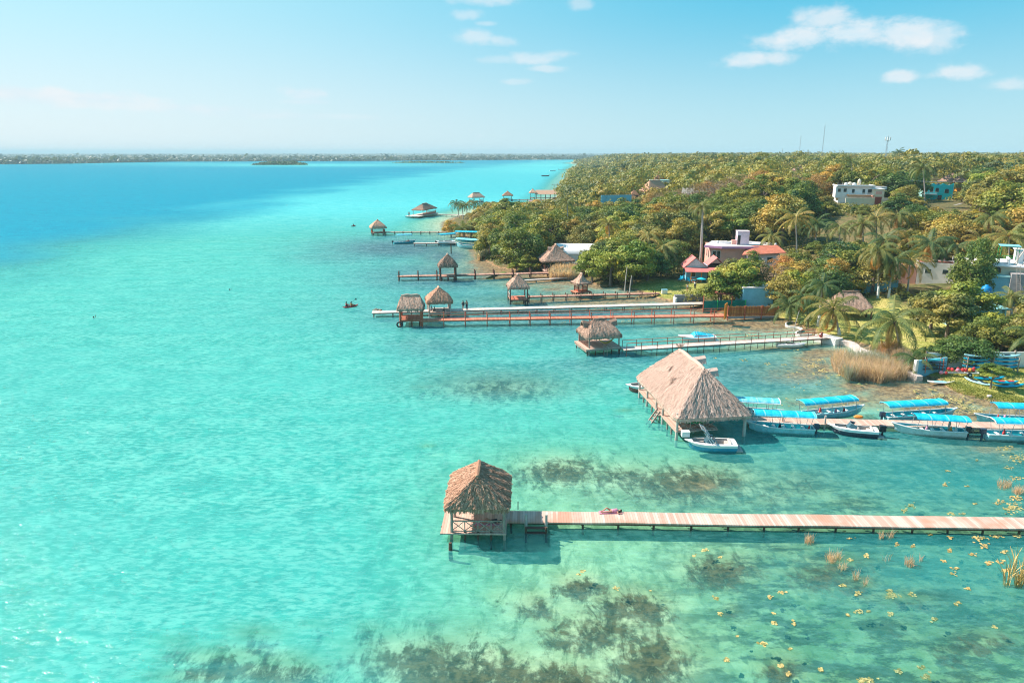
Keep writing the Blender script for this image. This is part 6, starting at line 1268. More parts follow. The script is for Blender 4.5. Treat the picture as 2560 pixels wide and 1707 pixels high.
mast('bare thin spike mast at the left part of the wooded crest', 1943, 700, 372, .35)
p1, h1 = mast('concrete power pole right of the orange house at the right edge', 2552, 215, 430, .2, 'pole'); p2, h2 = mast('short concrete power pole left of the turquoise house', 2272, 222, 448, .2, 'pole'); p3, h3 = mast('power pole beside the white house roof, left', 2078, 262, 440, .2, 'pole')
for k, (A, ha, B_, hb_, lab) in enumerate(((p1, h1, p2, h2, 'power lines between the right edge pole and the turquoise house pole'), (p2, h2, p3, h3, 'power lines passing over the white house'))):
    wb = MB(); a, b = Vector(A.location), Vector(B_.location)
    for dx in (-.9, 0, .9):
        q0, q1 = a + Vector((dx, 0, ha - .5)), b + Vector((dx, 0, hb_ - .5)); wb.tube([q0.lerp(q1, i / 10) + Vector((0, 0, -1.2 * math.sin(math.pi * i / 10))) for i in range(11)], .03, 4)
    tag(wb.build('power_line', 'steel'), lab, 'cable')
# road glimpses
rd = MB()
for pts in ([(2330, 530), (2410, 508), (2450, 500)],):
    c = [hit(*p) for p in pts]; rd.loft([[(p.x - 3, p.y - 3, hgt(p.x, p.y) + .15), (p.x + 3, p.y + 3, hgt(p.x, p.y) + .15)] for p in c])
tag(rd.build('road', 'road'), kind='structure')
# ------------------------------------------------------------------ trees
def crown_mesh(name, seed, R_=4.0, Hh=6.2, nclump=26, leaves=4200, ls=.42, flat=.75, m='leaf_green', spiky=0.0):
    g = np.random.default_rng(seed); V = []; Rr = []
    cl = []
    for k in range(nclump):
        a = g.random() * 2 * np.pi; e = g.uniform(-.15, 1.0); rr = g.uniform(.5, .86); ce = math.sqrt(max(0, 1 - max(0, e) ** 2.2))
        cl.append((R_ * rr * ce * math.cos(a), R_ * rr * ce * math.sin(a), Hh * rr * e, g.uniform(.22, .38) * R_, g.random()))
    cl = np.array(cl); wts = cl[:, 3] ** 2; wts /= wts.sum(); idx = g.choice(nclump, leaves, p=wts)
    d = g.normal(size=(leaves, 3)); d /= np.linalg.norm(d, axis=1)[:, None]; d[:, 2] = np.where(g.random(leaves) < .6, np.abs(d[:, 2]), d[:, 2])
    c = cl[idx]; rad = c[:, 3] * (g.random(leaves) ** .4) * 1.05
    p = c[:, :3] + d * rad[:, None] * np.array([1, 1, flat]); p += g.normal(size=p.shape) * .1
    n = d * 1.0 + g.normal(size=d.shape) * .38 + np.array([0, 0, .2]); n /= np.linalg.norm(n, axis=1)[:, None]
    r0 = g.normal(size=n.shape); u = np.cross(n, r0); u /= np.linalg.norm(u, axis=1)[:, None]; v = np.cross(n, u)
    s = ls * g.uniform(.55, 1.25, leaves)[:, None]
    q = np.stack([p - u * s * .5, p - v * s * .28 + n * .03, p + u * s * .5 - np.array([0, 0, .06]), p + v * s * .28 + n * .03], 1)
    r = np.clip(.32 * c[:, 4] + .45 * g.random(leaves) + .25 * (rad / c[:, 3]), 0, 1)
    return npmesh(name, q.reshape(-1, 3), np.arange(leaves * 4).reshape(-1, 4), r, m)
def trunk_mesh(seed, H_, R_, base=.28, m='bark'):
    rnd = random.Random(seed); mb = MB(); top = (rnd.uniform(-.4, .4), rnd.uniform(-.4, .4), H_)
    mb.tube([(0, 0, -1.2), (0.05, 0, H_ * .35), (top[0] * .6, top[1] * .6, H_ * .7), top], [base * 1.3, base, base * .75, base * .5], 8)
    for k in range(7):
        a = k * .9 + rnd.random() * .5; z0 = H_ * rnd.uniform(.45, .9); L = R_ * rnd.uniform(.5, .8)
        mb.tube([(top[0] * z0 / H_, top[1] * z0 / H_, z0), (math.cos(a) * L * .5, math.sin(a) * L * .5, z0 + L * .35), (math.cos(a) * L, math.sin(a) * L, z0 + L * .55)], [base * .45, base * .3, base * .1], 6)
    me = bpy.data.meshes.new('trunk'); me.from_pydata(mb.v, [], mb.f); me.materials.append(M[m]); return me
CR = {}
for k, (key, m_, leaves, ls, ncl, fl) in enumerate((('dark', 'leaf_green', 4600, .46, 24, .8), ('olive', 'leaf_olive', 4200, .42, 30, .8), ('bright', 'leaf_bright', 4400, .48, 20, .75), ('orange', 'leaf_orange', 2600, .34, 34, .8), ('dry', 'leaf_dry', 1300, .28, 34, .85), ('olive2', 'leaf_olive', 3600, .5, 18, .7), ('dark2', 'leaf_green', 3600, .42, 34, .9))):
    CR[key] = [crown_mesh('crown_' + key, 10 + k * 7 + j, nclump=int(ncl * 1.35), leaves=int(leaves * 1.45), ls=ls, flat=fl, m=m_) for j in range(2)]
TR = [trunk_mesh(5 + j, 4.2, 3.6) for j in range(3)]
def tree(label, x, y, h, r, kind='olive', group=None, z=None, rnd=random, name='broadleaf_tree', cat='tree', bush=False, frac=.84):
    z = hgt(x, y) if z is None else z; t = thing(name, label, cat, (x, y, z), rnd.random() * 6.28, group)
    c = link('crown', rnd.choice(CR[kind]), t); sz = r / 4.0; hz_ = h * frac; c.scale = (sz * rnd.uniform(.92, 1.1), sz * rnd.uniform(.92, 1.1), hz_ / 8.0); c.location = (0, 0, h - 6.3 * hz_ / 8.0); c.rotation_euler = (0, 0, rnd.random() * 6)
    k = link('trunk', rnd.choice(TR), t); k.scale = (sz * .8, sz * .8, (h * .6) / 4.2); return t
# palms ------------------------------------------------------------
def palm_crown(seed, nf, L, rise, droop, m, dry=False, ndry=5):
    rnd = random.Random(seed); V = []; F = []; Rr = []
    for i in range(ndry if dry else nf):
        a = i * 2.399 + rnd.uniform(-.2, .2); el = (rnd.uniform(-.75, -.35) if dry else rise - (rise + .25) * (i / nf) ** .8 + rnd.uniform(-.1, .1)); Lf = L * rnd.uniform(.85, 1.08) * (.8 if dry else 1)
        d = Vector((math.cos(a), math.sin(a), 0)); side = Vector((-math.sin(a), math.cos(a), 0)); pts = []; p = Vector((0, 0, 0)); ang = el; N = 14
        for k in range(N + 1):
            pts.append(p.copy()); ang -= droop * (1.2 if dry else 1) / N * (1 + 1.0 * k / N); p = p + (d * math.cos(ang) + Vector((0, 0, math.sin(ang)))) * Lf / N
        base = len(V); tone = rnd.random()
        for k, q in enumerate(pts):
            w_ = .05 * (1 - k / N) + .012; V += [q - side * w_, q + side * w_, q + Vector((0, 0, -.05))]
        for k in range(N): o = base + k * 3; F += [(o, o + 3, o + 4, o + 1), (o + 1, o + 4, o + 5, o + 2), (o + 2, o + 5, o + 3, o)]; Rr += [.85] * 3
        nl = 30
        for k in range(nl):
            u = .10 + .9 * k / nl; f = u * N; i0 = min(int(f), N - 1); q = pts[i0].lerp(pts[i0 + 1], f - i0); tg = (pts[i0 + 1] - pts[i0]).normalized(); ll = L * .21 * math.sin(math.pi * (.12 + .83 * u)) ** .7 * rnd.uniform(.85, 1.1)
            for s in (-1, 1):
                dr = (side * s * .82 + tg * .55 + Vector((0, 0, -.28 - .30 * rnd.random() - (.4 if dry else 0)))).normalized(); w_ = tg * .03 * (L / 3.2)
                e = q + dr * ll * .6; e2 = q + (dr + Vector((0, 0, -.45))).normalized() * ll
                o = len(V); V += [q - w_, q + w_, e + w_ * .9, e - w_ * .9, e2]; F += [(o, o + 1, o + 2, o + 3)]; Rr.append(min(1, .25 + .5 * tone * (i / nf) + .35 * rnd.random())); F += [(o + 3, o + 2, o + 4, o + 4)]; Rr.append(min(1, .3 + .5 * tone + .3 * rnd.random()))
    me = bpy.data.meshes.new('fronds'); me.from_pydata([tuple(v) for v in V], [], [f if len(set(f)) == 4 else f[:3] for f in F]); me.materials.append(M[m]); at = me.attributes.new('rnd', 'FLOAT', 'FACE'); at.data.foreach_set('value', Rr); return me
PC = [palm_crown(s, 16, 3.7, 1.2, d, 'frond') for s, d in ((1, 1.25), (2, 1.0), (3, 1.4))]; PD = [palm_crown(s, 6, 3.3, .2, 1.2, 'frond_dry', True, 5) for s in (4, 5)]
CM = MB()
for k in range(7): CM.ball((.22 * math.cos(k), .22 * math.sin(k), -.15 - .05 * (k % 3)), .13, 6, 4)
cme = bpy.data.meshes.new('coconuts'); cme.from_pydata(CM.v, [], CM.f); cme.materials.append(M['wood_dark'])
NP = [0]
def palm(label, bx_, by_, cx_, cy_, rpx, group=None, white=False, dry=True, D=None, name='coconut_palm', tr=.17, v=None):
    """base and crown seen at photograph pixels; rpx = reach of the fronds in photograph pixels"""
    g_ = hit(bx_, by_) if D is None else at_dist(bx_, D); Dd = g_.y; dep = PITCH + math.atan((cy_ - 853.5) / FOC); H_ = max(1.2, CAM_H - Dd * math.tan(dep) - g_.z); mpp = (Dd * math.cos(PITCH) + (28 - g_.z - H_) * math.sin(PITCH)) / FOC
    dx = (cx_ - 1280) * mpp - g_.x; dx = max(-.35 * H_, min(.35 * H_, dx)); s = rpx * mpp / 2.55; NP[0] += 1; i = NP[0] if v is None else v
    t = thing(name, label, 'palm tree', (g_.x, g_.y, g_.z), 0, group); rnd = random.Random(i * 13); n = 9; pts = []; rr = []
    for k in range(n): u = k / (n - 1); pts.append((dx * u ** 1.5, .2 * math.sin(u * 2 + i), -.5 + (H_ + .5) * u)); rr.append(tr * (1.55 if k == 0 else 1.15 - .35 * u))
    MB().tube(pts, rr, 8).build('trunk', 'bark_pale', t, True)
    if white: MB().tube([(dx * (u * .25) ** 1.5 if u else 0, .2 * math.sin(u * .5 + i), -.2 + H_ * .3 * u) for u in (0, .35, .7, 1)], [tr * 1.75, tr * 1.5, tr * 1.35, tr * 1.25], 9).build('limewashed_base', 'limewash', t, True)
    for nm, me in (('crown', PC[i % 3]), ('dry_fronds', PD[i % 2]), ('coconuts', cme)):
        if nm == 'dry_fronds' and not dry: continue
        o = link(nm, me, t); o.location = pts[-1]; o.scale = (s, s, s) if nm != 'coconuts' else (s, s, s); o.rotation_euler = (rnd.uniform(-.15, .15), rnd.uniform(-.15, .15), rnd.random() * 6.28)
    return t
palm('wide coconut palm with a whitewashed foot on the lawn beside the jetty landing', 2099, 838, 2072, 772, 66, white=True)
palm('coconut palm with a white trunk just behind the wide one on the lawn', 2046, 816, 2056, 712, 50, white=True)
palm('largest coconut palm on the lawn, its long yellowing fronds hanging over the sea wall', 2250, 886, 2232, 800, 82)
palm('short coconut palm with orange drooping fronds at the corner of the sea wall', 2286, 934, 2284, 896, 46)
palm('tall slender palm with a bare white trunk and orange fronds above the pavilion', 2193, 745, 2195, 628, 50, tr=.16, white=True)
palm('palm right of the tall slender one, with a yellow-green trunk', 2221, 745, 2236, 655, 46, white=True)
palm('palm with a grey trunk standing before the red roof terrace', 2270, 730, 2276, 650, 52)
palm('very tall royal palm rising alone above the wood left of the pink house', 1752, 655, 1756, 515, 34, dry=False, name='royal_palm', tr=.30)
palm('low palm with long hanging yellow-green fronds at the end of the bamboo fence', 1975, 800, 1972, 765, 46, dry=False)
palm('small orange palm on the lawn beside the snaking white wall', 2020, 815, 2018, 808, 24)
palm('palm whose crown enters at the right edge above the white panel wall', 2600, 900, 2590, 850, 66)
palm('slim palm at the right edge beside the blue-washed shed', 2528, 800, 2530, 742, 40)
GP = 'coconut palms scattered through the wood'
for k, (bx_, by_, cx_, cy_, r_, lab) in enumerate(((1665, 690, 1660, 618, 42, 'palm with arching fronds between the round bush and the cabin'), (1622, 660, 1620, 588, 36, 'orange-tinted palm in the dark trees left of the royal palm'), (1820, 650, 1815, 622, 26, 'small palm in front of the pink house wall'), (1990, 660, 1988, 545, 44, 'first tall palm of the dark row right of the pink house'),
        (1932, 650, 1930, 594, 40, 'shaggy palm just right of the orange-red roof'), (2095, 690, 2092, 650, 48, 'palm with orange fronds left of the tall slender one'), (2040, 620, 2040, 560, 36, 'second palm of the dark row below the white house'), (2100, 620, 2098, 568, 38, 'third palm of the dark row below the white house'), (2158, 620, 2155, 560, 38, 'fourth palm of the dark row below the garden wall'), (2190, 610, 2188, 545, 40, 'palm under the brown gate of the garden wall'), (2245, 600, 2243, 538, 40, 'palm below the turquoise house'),
        (2010, 740, 2008, 690, 42, 'palm behind the white-trunked pair at the lawn'), (2330, 700, 2328, 610, 50, 'broad grey palm above the red roof terrace'), (2395, 700, 2390, 615, 46, 'palm just right of the red roof terrace'), (2448, 680, 2450, 600, 40, 'palm with orange underside left of the concrete house'), (2518, 690, 2520, 590, 50, 'tall white-trunked palm behind the concrete house'), (2480, 650, 2478, 545, 40, 'palm in the orange trees near the right edge'),
        (2310, 520, 2308, 420, 34, 'large dry palm left of the turquoise house'), (2515, 480, 2513, 428, 26, 'palm beside the right edge power pole'), (2275, 660, 2270, 600, 44, 'palm crown in the middle of the palm belt'), (2215, 660, 2212, 600, 44, 'palm crown left in the palm belt'), (1850, 530, 1848, 505, 24, 'small palm above the pink house tower'), (2020, 800, 2010, 745, 40, 'palm leaning behind the snaking wall'), (2130, 470, 2128, 405, 20, 'far dry palm above the white house'),
        (1525, 660, 1522, 560, 28, 'small palm in the dark wood behind the big bush'), (1420, 600, 1418, 505, 26, 'palm left of the blue-grey wall'), (2050, 440, 2050, 405, 20, 'far palm above the crest by the tallest mast'))):
    palm(lab, bx_, by_, cx_, cy_, r_, GP, dry=k % 2 == 0)
palm('lone palm standing above the horizon right of the phone mast', 2244, 430, 2244, 380, 15, D=520, dry=False)
GI = 'palms on the small wooded point'
for k, (bx_, by_, cx_, cy_, r_, lab) in enumerate(((1148, 545, 1140, 508, 20, 'tallest palm at the left end of the wooded point'), (1158, 548, 1155, 514, 15, 'second palm on the wooded point, tucked beside the tallest'), (1168, 545, 1166, 512, 16, 'third palm on the wooded point'), (1185, 540, 1183, 505, 16, 'palm on the point before the square-topped hut'), (1228, 545, 1227, 512, 14, 'lone palm rising before the rounded bush'),
        (1160, 598, 1158, 572, 30, 'low shaggy palm at the water edge above the moored boats'), (1180, 575, 1184, 540, 24, 'palm inland on the point above the shaggy one'), (1215, 560, 1213, 535, 26, 'broad palm right on the point'))):
    palm(lab, bx_, by_, cx_, cy_, r_, GI, dry=k in (5,))

# windows through which buildings and open ground must stay visible: px0, py0, px1, py1, distance
KEEP = [(1772, 566, 1945, 628, 160), (1730, 640, 1790, 705, 150), (1868, 612, 1968, 636, 158), (2088, 456, 2216, 504, 212), (2212, 500, 2190, 520, 205), (2296, 446, 2376, 492, 226), (2388, 450, 2414, 474, 255), (2452, 636, 2570, 770, 118), (2330, 655, 2400, 674, 132),
        (1858, 728, 1925, 775, 124), (1815, 765, 1942, 800, 120), (1755, 752, 1860, 780, 122), (1405, 634, 1442, 680, 178), (1336, 610, 1440, 690, 165), (1436, 652, 1468, 684, 165), (2112, 724, 2190, 776, 122), (1540, 718, 1730, 752, 128), (1640, 700, 1760, 740, 125), (1655, 690, 1735, 720, 130), (1960, 790, 2340, 940, 85), (2270, 885, 2330, 945, 86), (2460, 890, 2570, 925, 88), (2330, 925, 2570, 1030, 60),
        (1972, 413, 2010, 427, 420), (1612, 456, 1662, 474, 290), (1572, 477, 1598, 494, 285), (1628, 445, 1668, 456, 320), (1634, 430, 1652, 443, 335), (2345, 434, 2385, 452, 260), (2020, 540, 2260, 600, 999), (1740, 505, 1770, 640, 170), (1700, 440, 1750, 474, 250), (900, 480, 1190, 625, 999), (1180, 488, 1350, 506, 999), (1340, 480, 1392, 500, 420), (2320, 500, 2420, 520, 225), (2160, 735, 2220, 755, 130), (1505, 484, 1570, 498, 268)]
BLD = [(55, 172, 12), (44.5, 157, 8), (61, 166, 8), (104, 222, 10), (137, 238, 9), (161, 264, 6), (86, 130, 12), (83, 141, 8), (45, 130, 5), (15.5, 187, 8), (13, 168, 7), (62, 129, 8), (66, 300, 9)]
PLACED = []
def blocked(x, y, z, h, r, margin=.72):
    px, py0 = proj(x, y, z + h); _, py1 = proj(x, y, z + h * .25); mpp = y / FOC; rp = r / mpp * margin; t_ = py0 + (py1 - py0) * .12
    for a, b, c, d, D in KEEP:
        if y < D + 3 and px + rp > a and px - rp < c and t_ < d and py1 > b: return True
    return False
def ok(x, y, h, r, gap=.62):
    d = sdist(x, y, shore)
    if d < .8: return False
    for L in LAWN:
        if sdist(x, y, L) > -1.0: return False
    for bx_, by_, br in BLD:
        if (x - bx_) ** 2 + (y - by_) ** 2 < (br + r * .4) ** 2: return False
    for (qx, qy, qr) in PLACED:
        if (x - qx) ** 2 + (y - qy) ** 2 < ((r + qr) * gap) ** 2: return False
    return True
def ptree(label, px, py, h, r, kind, group=None, D=None, **kw):
    g_ = hit(px, py) if D is None else at_dist(px, D); PLACED.append((g_.x, g_.y, r * .8)); return tree(label, g_.x, g_.y, h, r, kind, group, z=g_.z, **kw)
GT = 'broadleaf trees of the near shore wood'
random.seed(77)
for px, py, h, r, kd, lab in (
    (1262, 655, 10.5, 5.2, 'dark', 'dark green tree at the water edge left in the great bush'), (1300, 668, 11.5, 6.2, 'dark2', 'huge dark green tree in the middle of the great bush behind the tall hut'), (1338, 650, 12.5, 6.0, 'dark', 'dark green tree right in the great bush'), (1225, 632, 8.5, 4.2, 'olive', 'olive tree at the left end of the great bush above the boats'), (1238, 600, 9, 5.0, 'olive2', 'olive tree behind the moored boats'), (1290, 612, 12, 5.5, 'dark2', 'dark tree at the back of the great bush'), (1345, 612, 12, 5.5, 'olive', 'olive tree at the back right of the great bush'),
    (1318, 678, 4.5, 3.0, 'bright', 'light green bush just left of the horned pavilion'), (1292, 680, 3, 2.2, 'bright', 'small rounded bush at the water left of the horned pavilion'),
    (1480, 706, 8.2, 4.4, 'bright', 'left tree of the bright green bush behind the tiny palapa'), (1525, 714, 8.6, 5.0, 'bright', 'front tree of the bright green bush behind the tiny palapa'), (1578, 712, 10.5, 5.6, 'bright', 'tallest tree of the bright green bush, with glossy yellow-green top'), (1618, 702, 8.5, 4.8, 'dark', 'right tree of the bright green bush by the lawn'), (1652, 690, 7, 4.0, 'dark', 'dark tree over the shaded lawn chairs'), (1500, 690, 9.5, 4.8, 'olive', 'olive tree behind the bright green bush'), (1560, 672, 11, 5.5, 'dark2', 'dark tree behind the bright green bush'),
    (1800, 762, 7.4, 4.6, 'bright', 'left half of the spreading yellow-green tree over the green netting'), (1848, 758, 9.2, 5.0, 'bright', 'right half of the spreading yellow-green tree over the green netting'), (1870, 735, 9, 4.6, 'dark', 'dark tree behind the spreading yellow-green tree'), (1960, 775, 6.5, 4.0, 'olive', 'greyish olive tree above the bamboo fence'), (1990, 762, 7.5, 4.4, 'bright', 'light green tree between the bamboo fence and the lawn palms'), (1935, 745, 8, 4.2, 'dry', 'grey leafless-looking tree above the blue building'),
    (2325, 830, 6.5, 4.2, 'olive', 'olive tree at the right back of the lawn'), (2365, 845, 8.4, 4.8, 'olive2', 'broad olive tree with yellow-green tops behind the lawn'), (2410, 830, 8.8, 4.8, 'bright', 'yellow-green crowned tree right behind the lawn'), (2378, 912, 4.4, 3.4, 'dark', 'bushy dark tree hanging over the rack of boards'), (2420, 922, 4.6, 3.3, 'dark2', 'bushy tree over the boat trailer'), (2455, 880, 5.4, 3.6, 'dark', 'bushy dark tree before the white panel wall'), (2500, 880, 5.0, 3.4, 'dark', 'dark bush hanging over the right part of the white panel wall'), (2545, 880, 5.0, 3.4, 'olive', 'olive bush at the right edge behind the panel wall'),
    (2415, 760, 10.8, 3.6, 'dark', 'tall narrow dark tree with hanging vines left of the concrete house'), (2438, 735, 12, 3.2, 'dark2', 'tallest narrow dark tree beside the concrete house'), (2120, 745, 5, 3.2, 'dark', 'dark tree left behind the lawn pavilion'), (2070, 755, 7.5, 4, 'dark2', 'dark tree behind the white-trunked palm')):
    ptree(lab, px, py, h, r, kd, GT)
for px, py, h, r, kd, lab in ((1128, 592, 6.5, 3.6, 'olive', 'olive bush at the left tip of the wooded point beside the shaggy palm'), (1178, 596, 6, 4, 'olive2', 'olive tree behind the moored boats on the point'), (1205, 590, 7.5, 4.6, 'bright', 'yellow-green tree on the point right of the shaggy palm'), (1200, 562, 7.5, 4.6, 'olive', 'olive tree in the middle of the wooded point'), (1235, 575, 8.5, 5, 'dark', 'dark tree on the neck of the wooded point'),
    (1265, 548, 9.5, 6, 'bright', 'rounded yellow-green bush dome on the point before the small pointed hut'), (1300, 560, 9, 5.5, 'dark', 'dark tree right of the rounded bush dome'), (1230, 548, 6, 4, 'olive', 'low olive tree left of the rounded bush dome'), (1330, 548, 9, 5.5, 'olive2', 'olive tree on the shore behind the rounded bush dome')):
    ptree(lab, px, py, h, r, kd, GT)
g_ = hit(2476, 972); tree('little round yellow-green tree on a thin stem standing on the grass bank between the kayaks', g_.x, g_.y, 3.3, 1.75, 'bright', z=g_.z, name='small_tree', frac=.5)
PLACED.append((g_.x, g_.y, 2))
rnd = random.Random(321); cnt = 0
LAB = {'dark': 'dark green leafy tree packed in the wood between the shore and the houses', 'olive': 'olive green leafy tree packed in the wood between the shore and the houses', 'orange': 'tree with rusty orange leaves in the sunlit wood', 'dry': 'half bare beige tree in the dry patch of the wood', 'bright': 'yellow-green leafy tree packed in the wood'}
GRP = {'dark': 'dark green trees of the wood', 'olive': 'olive trees of the wood', 'orange': 'rusty orange trees of the wood', 'dry': 'half bare trees of the wood', 'bright': 'yellow-green trees of the wood'}
Y = 98.0
while Y < 292 and cnt < 246:
    x0 = -18; x = x0
    X1 = Y * .80; x = -20 + rnd.random() * 5
    while x < X1:
        xx, yy = x + rnd.uniform(-2, 2), Y + rnd.uniform(-2.2, 2.2); r = rnd.choice((3.2, 4.4, 5.2, 6.2, 7.0)) * rnd.uniform(.9, 1.1); h = rnd.uniform(7, 10) + (r - 4) * .9
        px, py = proj(xx, yy, 8)
        if px < 2640 and ok(xx, yy, h, r, .50):
            dryz = 1 if (1640 < px < 2050 and 230 < yy < 300) else 0
            z = hgt(xx, yy)
            for _ in range(5):
                if not blocked(xx, yy, z, h, r): break
                h *= .72; r *= .82
            else: x += 3; continue
            if h < 2.2: x += 4; continue
            f = vnoise(xx, yy, 22, 9) + rnd.uniform(-.25, .25)
            kd = ('dry' if rnd.random() < .55 else 'orange') if dryz else ('dark' if f < .40 else 'olive' if f < .66 else 'bright' if f < .88 else 'orange')
            key = {'dark': ['dark', 'dark2'], 'olive': ['olive', 'olive2']}.get(kd, [kd])
            tree(LAB[kd], xx, yy, h, r, rnd.choice(key), GRP[kd], z=z, rnd=rnd); PLACED.append((xx, yy, r)); cnt += 1
        x += rnd.uniform(4.2, 6.2)
    Y += 5.0 + Y * .005
YEND = Y
print('trees', cnt, 'until', Y)
LM = [(1300, 620, 'the dark-post jetty hut'), (1380, 640, 'the horned bank pavilion'), (1550, 650, 'the bright green bush'), (1752, 520, 'the royal palm'), (1850, 590, 'the pink house'), (1770, 650, 'the red roofed cabin'), (1918, 622, 'the orange-red roof'), (1880, 785, 'the bamboo fence'), (2150, 745, 'the lawn pavilion'), (2195, 630, 'the tall slender palm'), (2365, 668, 'the red roof terrace'), (2510, 690, 'the concrete house'),
      (2150, 480, 'the white house'), (2335, 475, 'the turquoise house'), (1638, 460, 'the long reddish thatch'), (1540, 490, 'the blue-grey wall'), (2088, 565, 'the dark palm row'), (2272, 640, 'the palm belt'), (2480, 900, 'the kayak rack'), (2370, 850, 'the back of the lawn'), (2540, 560, 'the palms at the right edge'), (1170, 520, 'the wooded point')]
TW = [o for o in ROOT.objects if o.get('group') in set(GRP.values())]; bk = {}
CN = {'dark green trees of the wood': 'dark green tree', 'olive trees of the wood': 'olive green tree', 'rusty orange trees of the wood': 'rusty orange tree', 'half bare trees of the wood': 'half bare beige tree', 'yellow-green trees of the wood': 'yellow-green tree'}
for o in TW:
    px, py = proj(o.location.x, o.location.y, o.location.z + 6); lx, ly, nm = min(LM, key=lambda q: math.hypot(q[0] - px, (q[1] - py) * 1.6)); dx, dy = px - lx, (py - ly) * 1.6
    rel = ('right of' if dx > 0 else 'left of') if abs(dx) > abs(dy) else ('behind' if dy < 0 else 'in front of')
    bk.setdefault((CN[o['group']], rel, nm), []).append((math.hypot(dx, dy), o))
ORD = ['nearest', 'second', 'third', 'fourth', 'fifth', 'sixth', 'seventh', 'eighth', 'ninth', 'tenth', 'eleventh', 'twelfth', 'thirteenth', 'fourteenth', 'fifteenth']
for (c, rel, nm), L in bk.items():
    L.sort(key=lambda q: q[0])
    for k, (_, o) in enumerate(L): o['label'] = ('%s %s %s' % (c, rel, nm)) if len(L) == 1 else ('%s %s %s %s, counting outward' % (ORD[min(k, 14)], c, rel, nm))
# the unbroken far wood, one mass
def wood(name, pts, hts, rads, nl, ls, m, seed):
    g = np.random.default_rng(seed); n = len(pts); idx = np.repeat(np.arange(n), nl); N = len(idx)
    d = g.normal(size=(N, 3)); d /= np.linalg.norm(d, axis=1)[:, None]; d[:, 2] = np.abs(d[:, 2]) * .95 - .15
    lob = 1 + .34 * np.sin(np.arctan2(d[:, 1], d[:, 0]) * 3 + idx * 1.7) * np.cos(d[:, 2] * 4 + idx)
    c = pts[idx]; p = c + d * (rads[idx] * lob * g.uniform(.75, 1.05, N))[:, None] * np.array([1, 1, .62]); p[:, 2] += (hts - rads * .55)[idx]
    nn = d + g.normal(size=d.shape) * .28; nn /= np.linalg.norm(nn, axis=1)[:, None]; u = np.cross(nn, g.normal(size=nn.shape)); u /= np.linalg.norm(u, axis=1)[:, None]; v = np.cross(nn, u); s = (ls[idx] * g.uniform(.6, 1.2, N))[:, None]
    q = np.stack([p - u * s * .5, p - v * s * .34, p + u * s * .5, p + v * s * .34], 1).reshape(-1, 3); tone = .6 * g.random(n) + .4 * vnoise(pts[:, 0], pts[:, 1], 45, 2)
    bias = .30 * np.exp(-(((pts[:, 0] - pts[:, 1] * .335) / 26) ** 2 + ((pts[:, 1] - 300) / 70) ** 2)) if len(pts) > 400 else 0 * tone
    return q, np.clip((.85 * tone + bias)[idx] + .28 * g.random(N), 0, 1)
Q, RR = [], []
gg = np.random.default_rng(4)
for (y0, y1, sp, nl, ls, seed) in ((150, 470, 6.6, 190, 1.15, 1), (470, 950, 9, 60, 2.2, 2), (950, 3200, 22, 22, 5.5, 3)):
    n_ = int((y1 - y0) * (y1 * .95) / (sp * sp)); yy = gg.uniform(y0, y1, n_ * 1); xx = gg.uniform(-40, y1 * .80, n_)
    m_ = (xx < yy * .80 + 10) & (sdist(xx, yy, shore) > 4 + sp * .2); xx, yy = xx[m_], yy[m_]
    if y0 == 150:
        tooclose = np.zeros(len(xx), bool); PA = np.array(PLACED)
        for i in range(len(xx)): tooclose[i] = yy[i] < YEND - 6 or (np.hypot(PA[:, 0] - xx[i], PA[:, 1] - yy[i]) < 4.5).any()
        xx, yy = xx[~tooclose], yy[~tooclose]
    zz = height(xx, yy); hh_ = gg.uniform(6.0, 10.5, len(xx)) + 3.5 * (vnoise(xx, yy, 60, 7) - .4); r_ = gg.choice([3.2, 4.2, 5.2, 7.0], len(xx)) * gg.uniform(.9, 1.15, len(xx)) * (1 if sp < 9 else 1.25 if sp < 20 else 2.6)
    tall = gg.random(len(xx)) < .06; hh_ = np.where(tall, hh_ + gg.uniform(1.5, 4, len(xx)), hh_)
    kp = np.ones(len(xx), bool)
    for i in range(len(xx)):
        if yy[i] < 450 and blocked(xx[i], yy[i], zz[i], hh_[i], r_[i]):
            hh_[i] *= .45; r_[i] *= .6
            if blocked(xx[i], yy[i], zz[i], hh_[i], r_[i]): kp[i] = False
    xx, yy, zz, hh_, r_ = xx[kp], yy[kp], zz[kp], hh_[kp], r_[kp]
    q, r = wood('w', np.stack([xx, yy, zz], 1), hh_, r_, nl, np.full(len(xx), ls), 'forest_leaf', seed); Q.append(q); RR.append(r); print('far wood', len(xx))
q = np.concatenate(Q); o = link('forest', npmesh('forest', q, np.arange(len(q)).reshape(-1, 4), np.concatenate(RR), 'forest_leaf')); tag(o, 'unbroken far wood rolling to the horizon behind the houses', 'forest', kind='stuff')
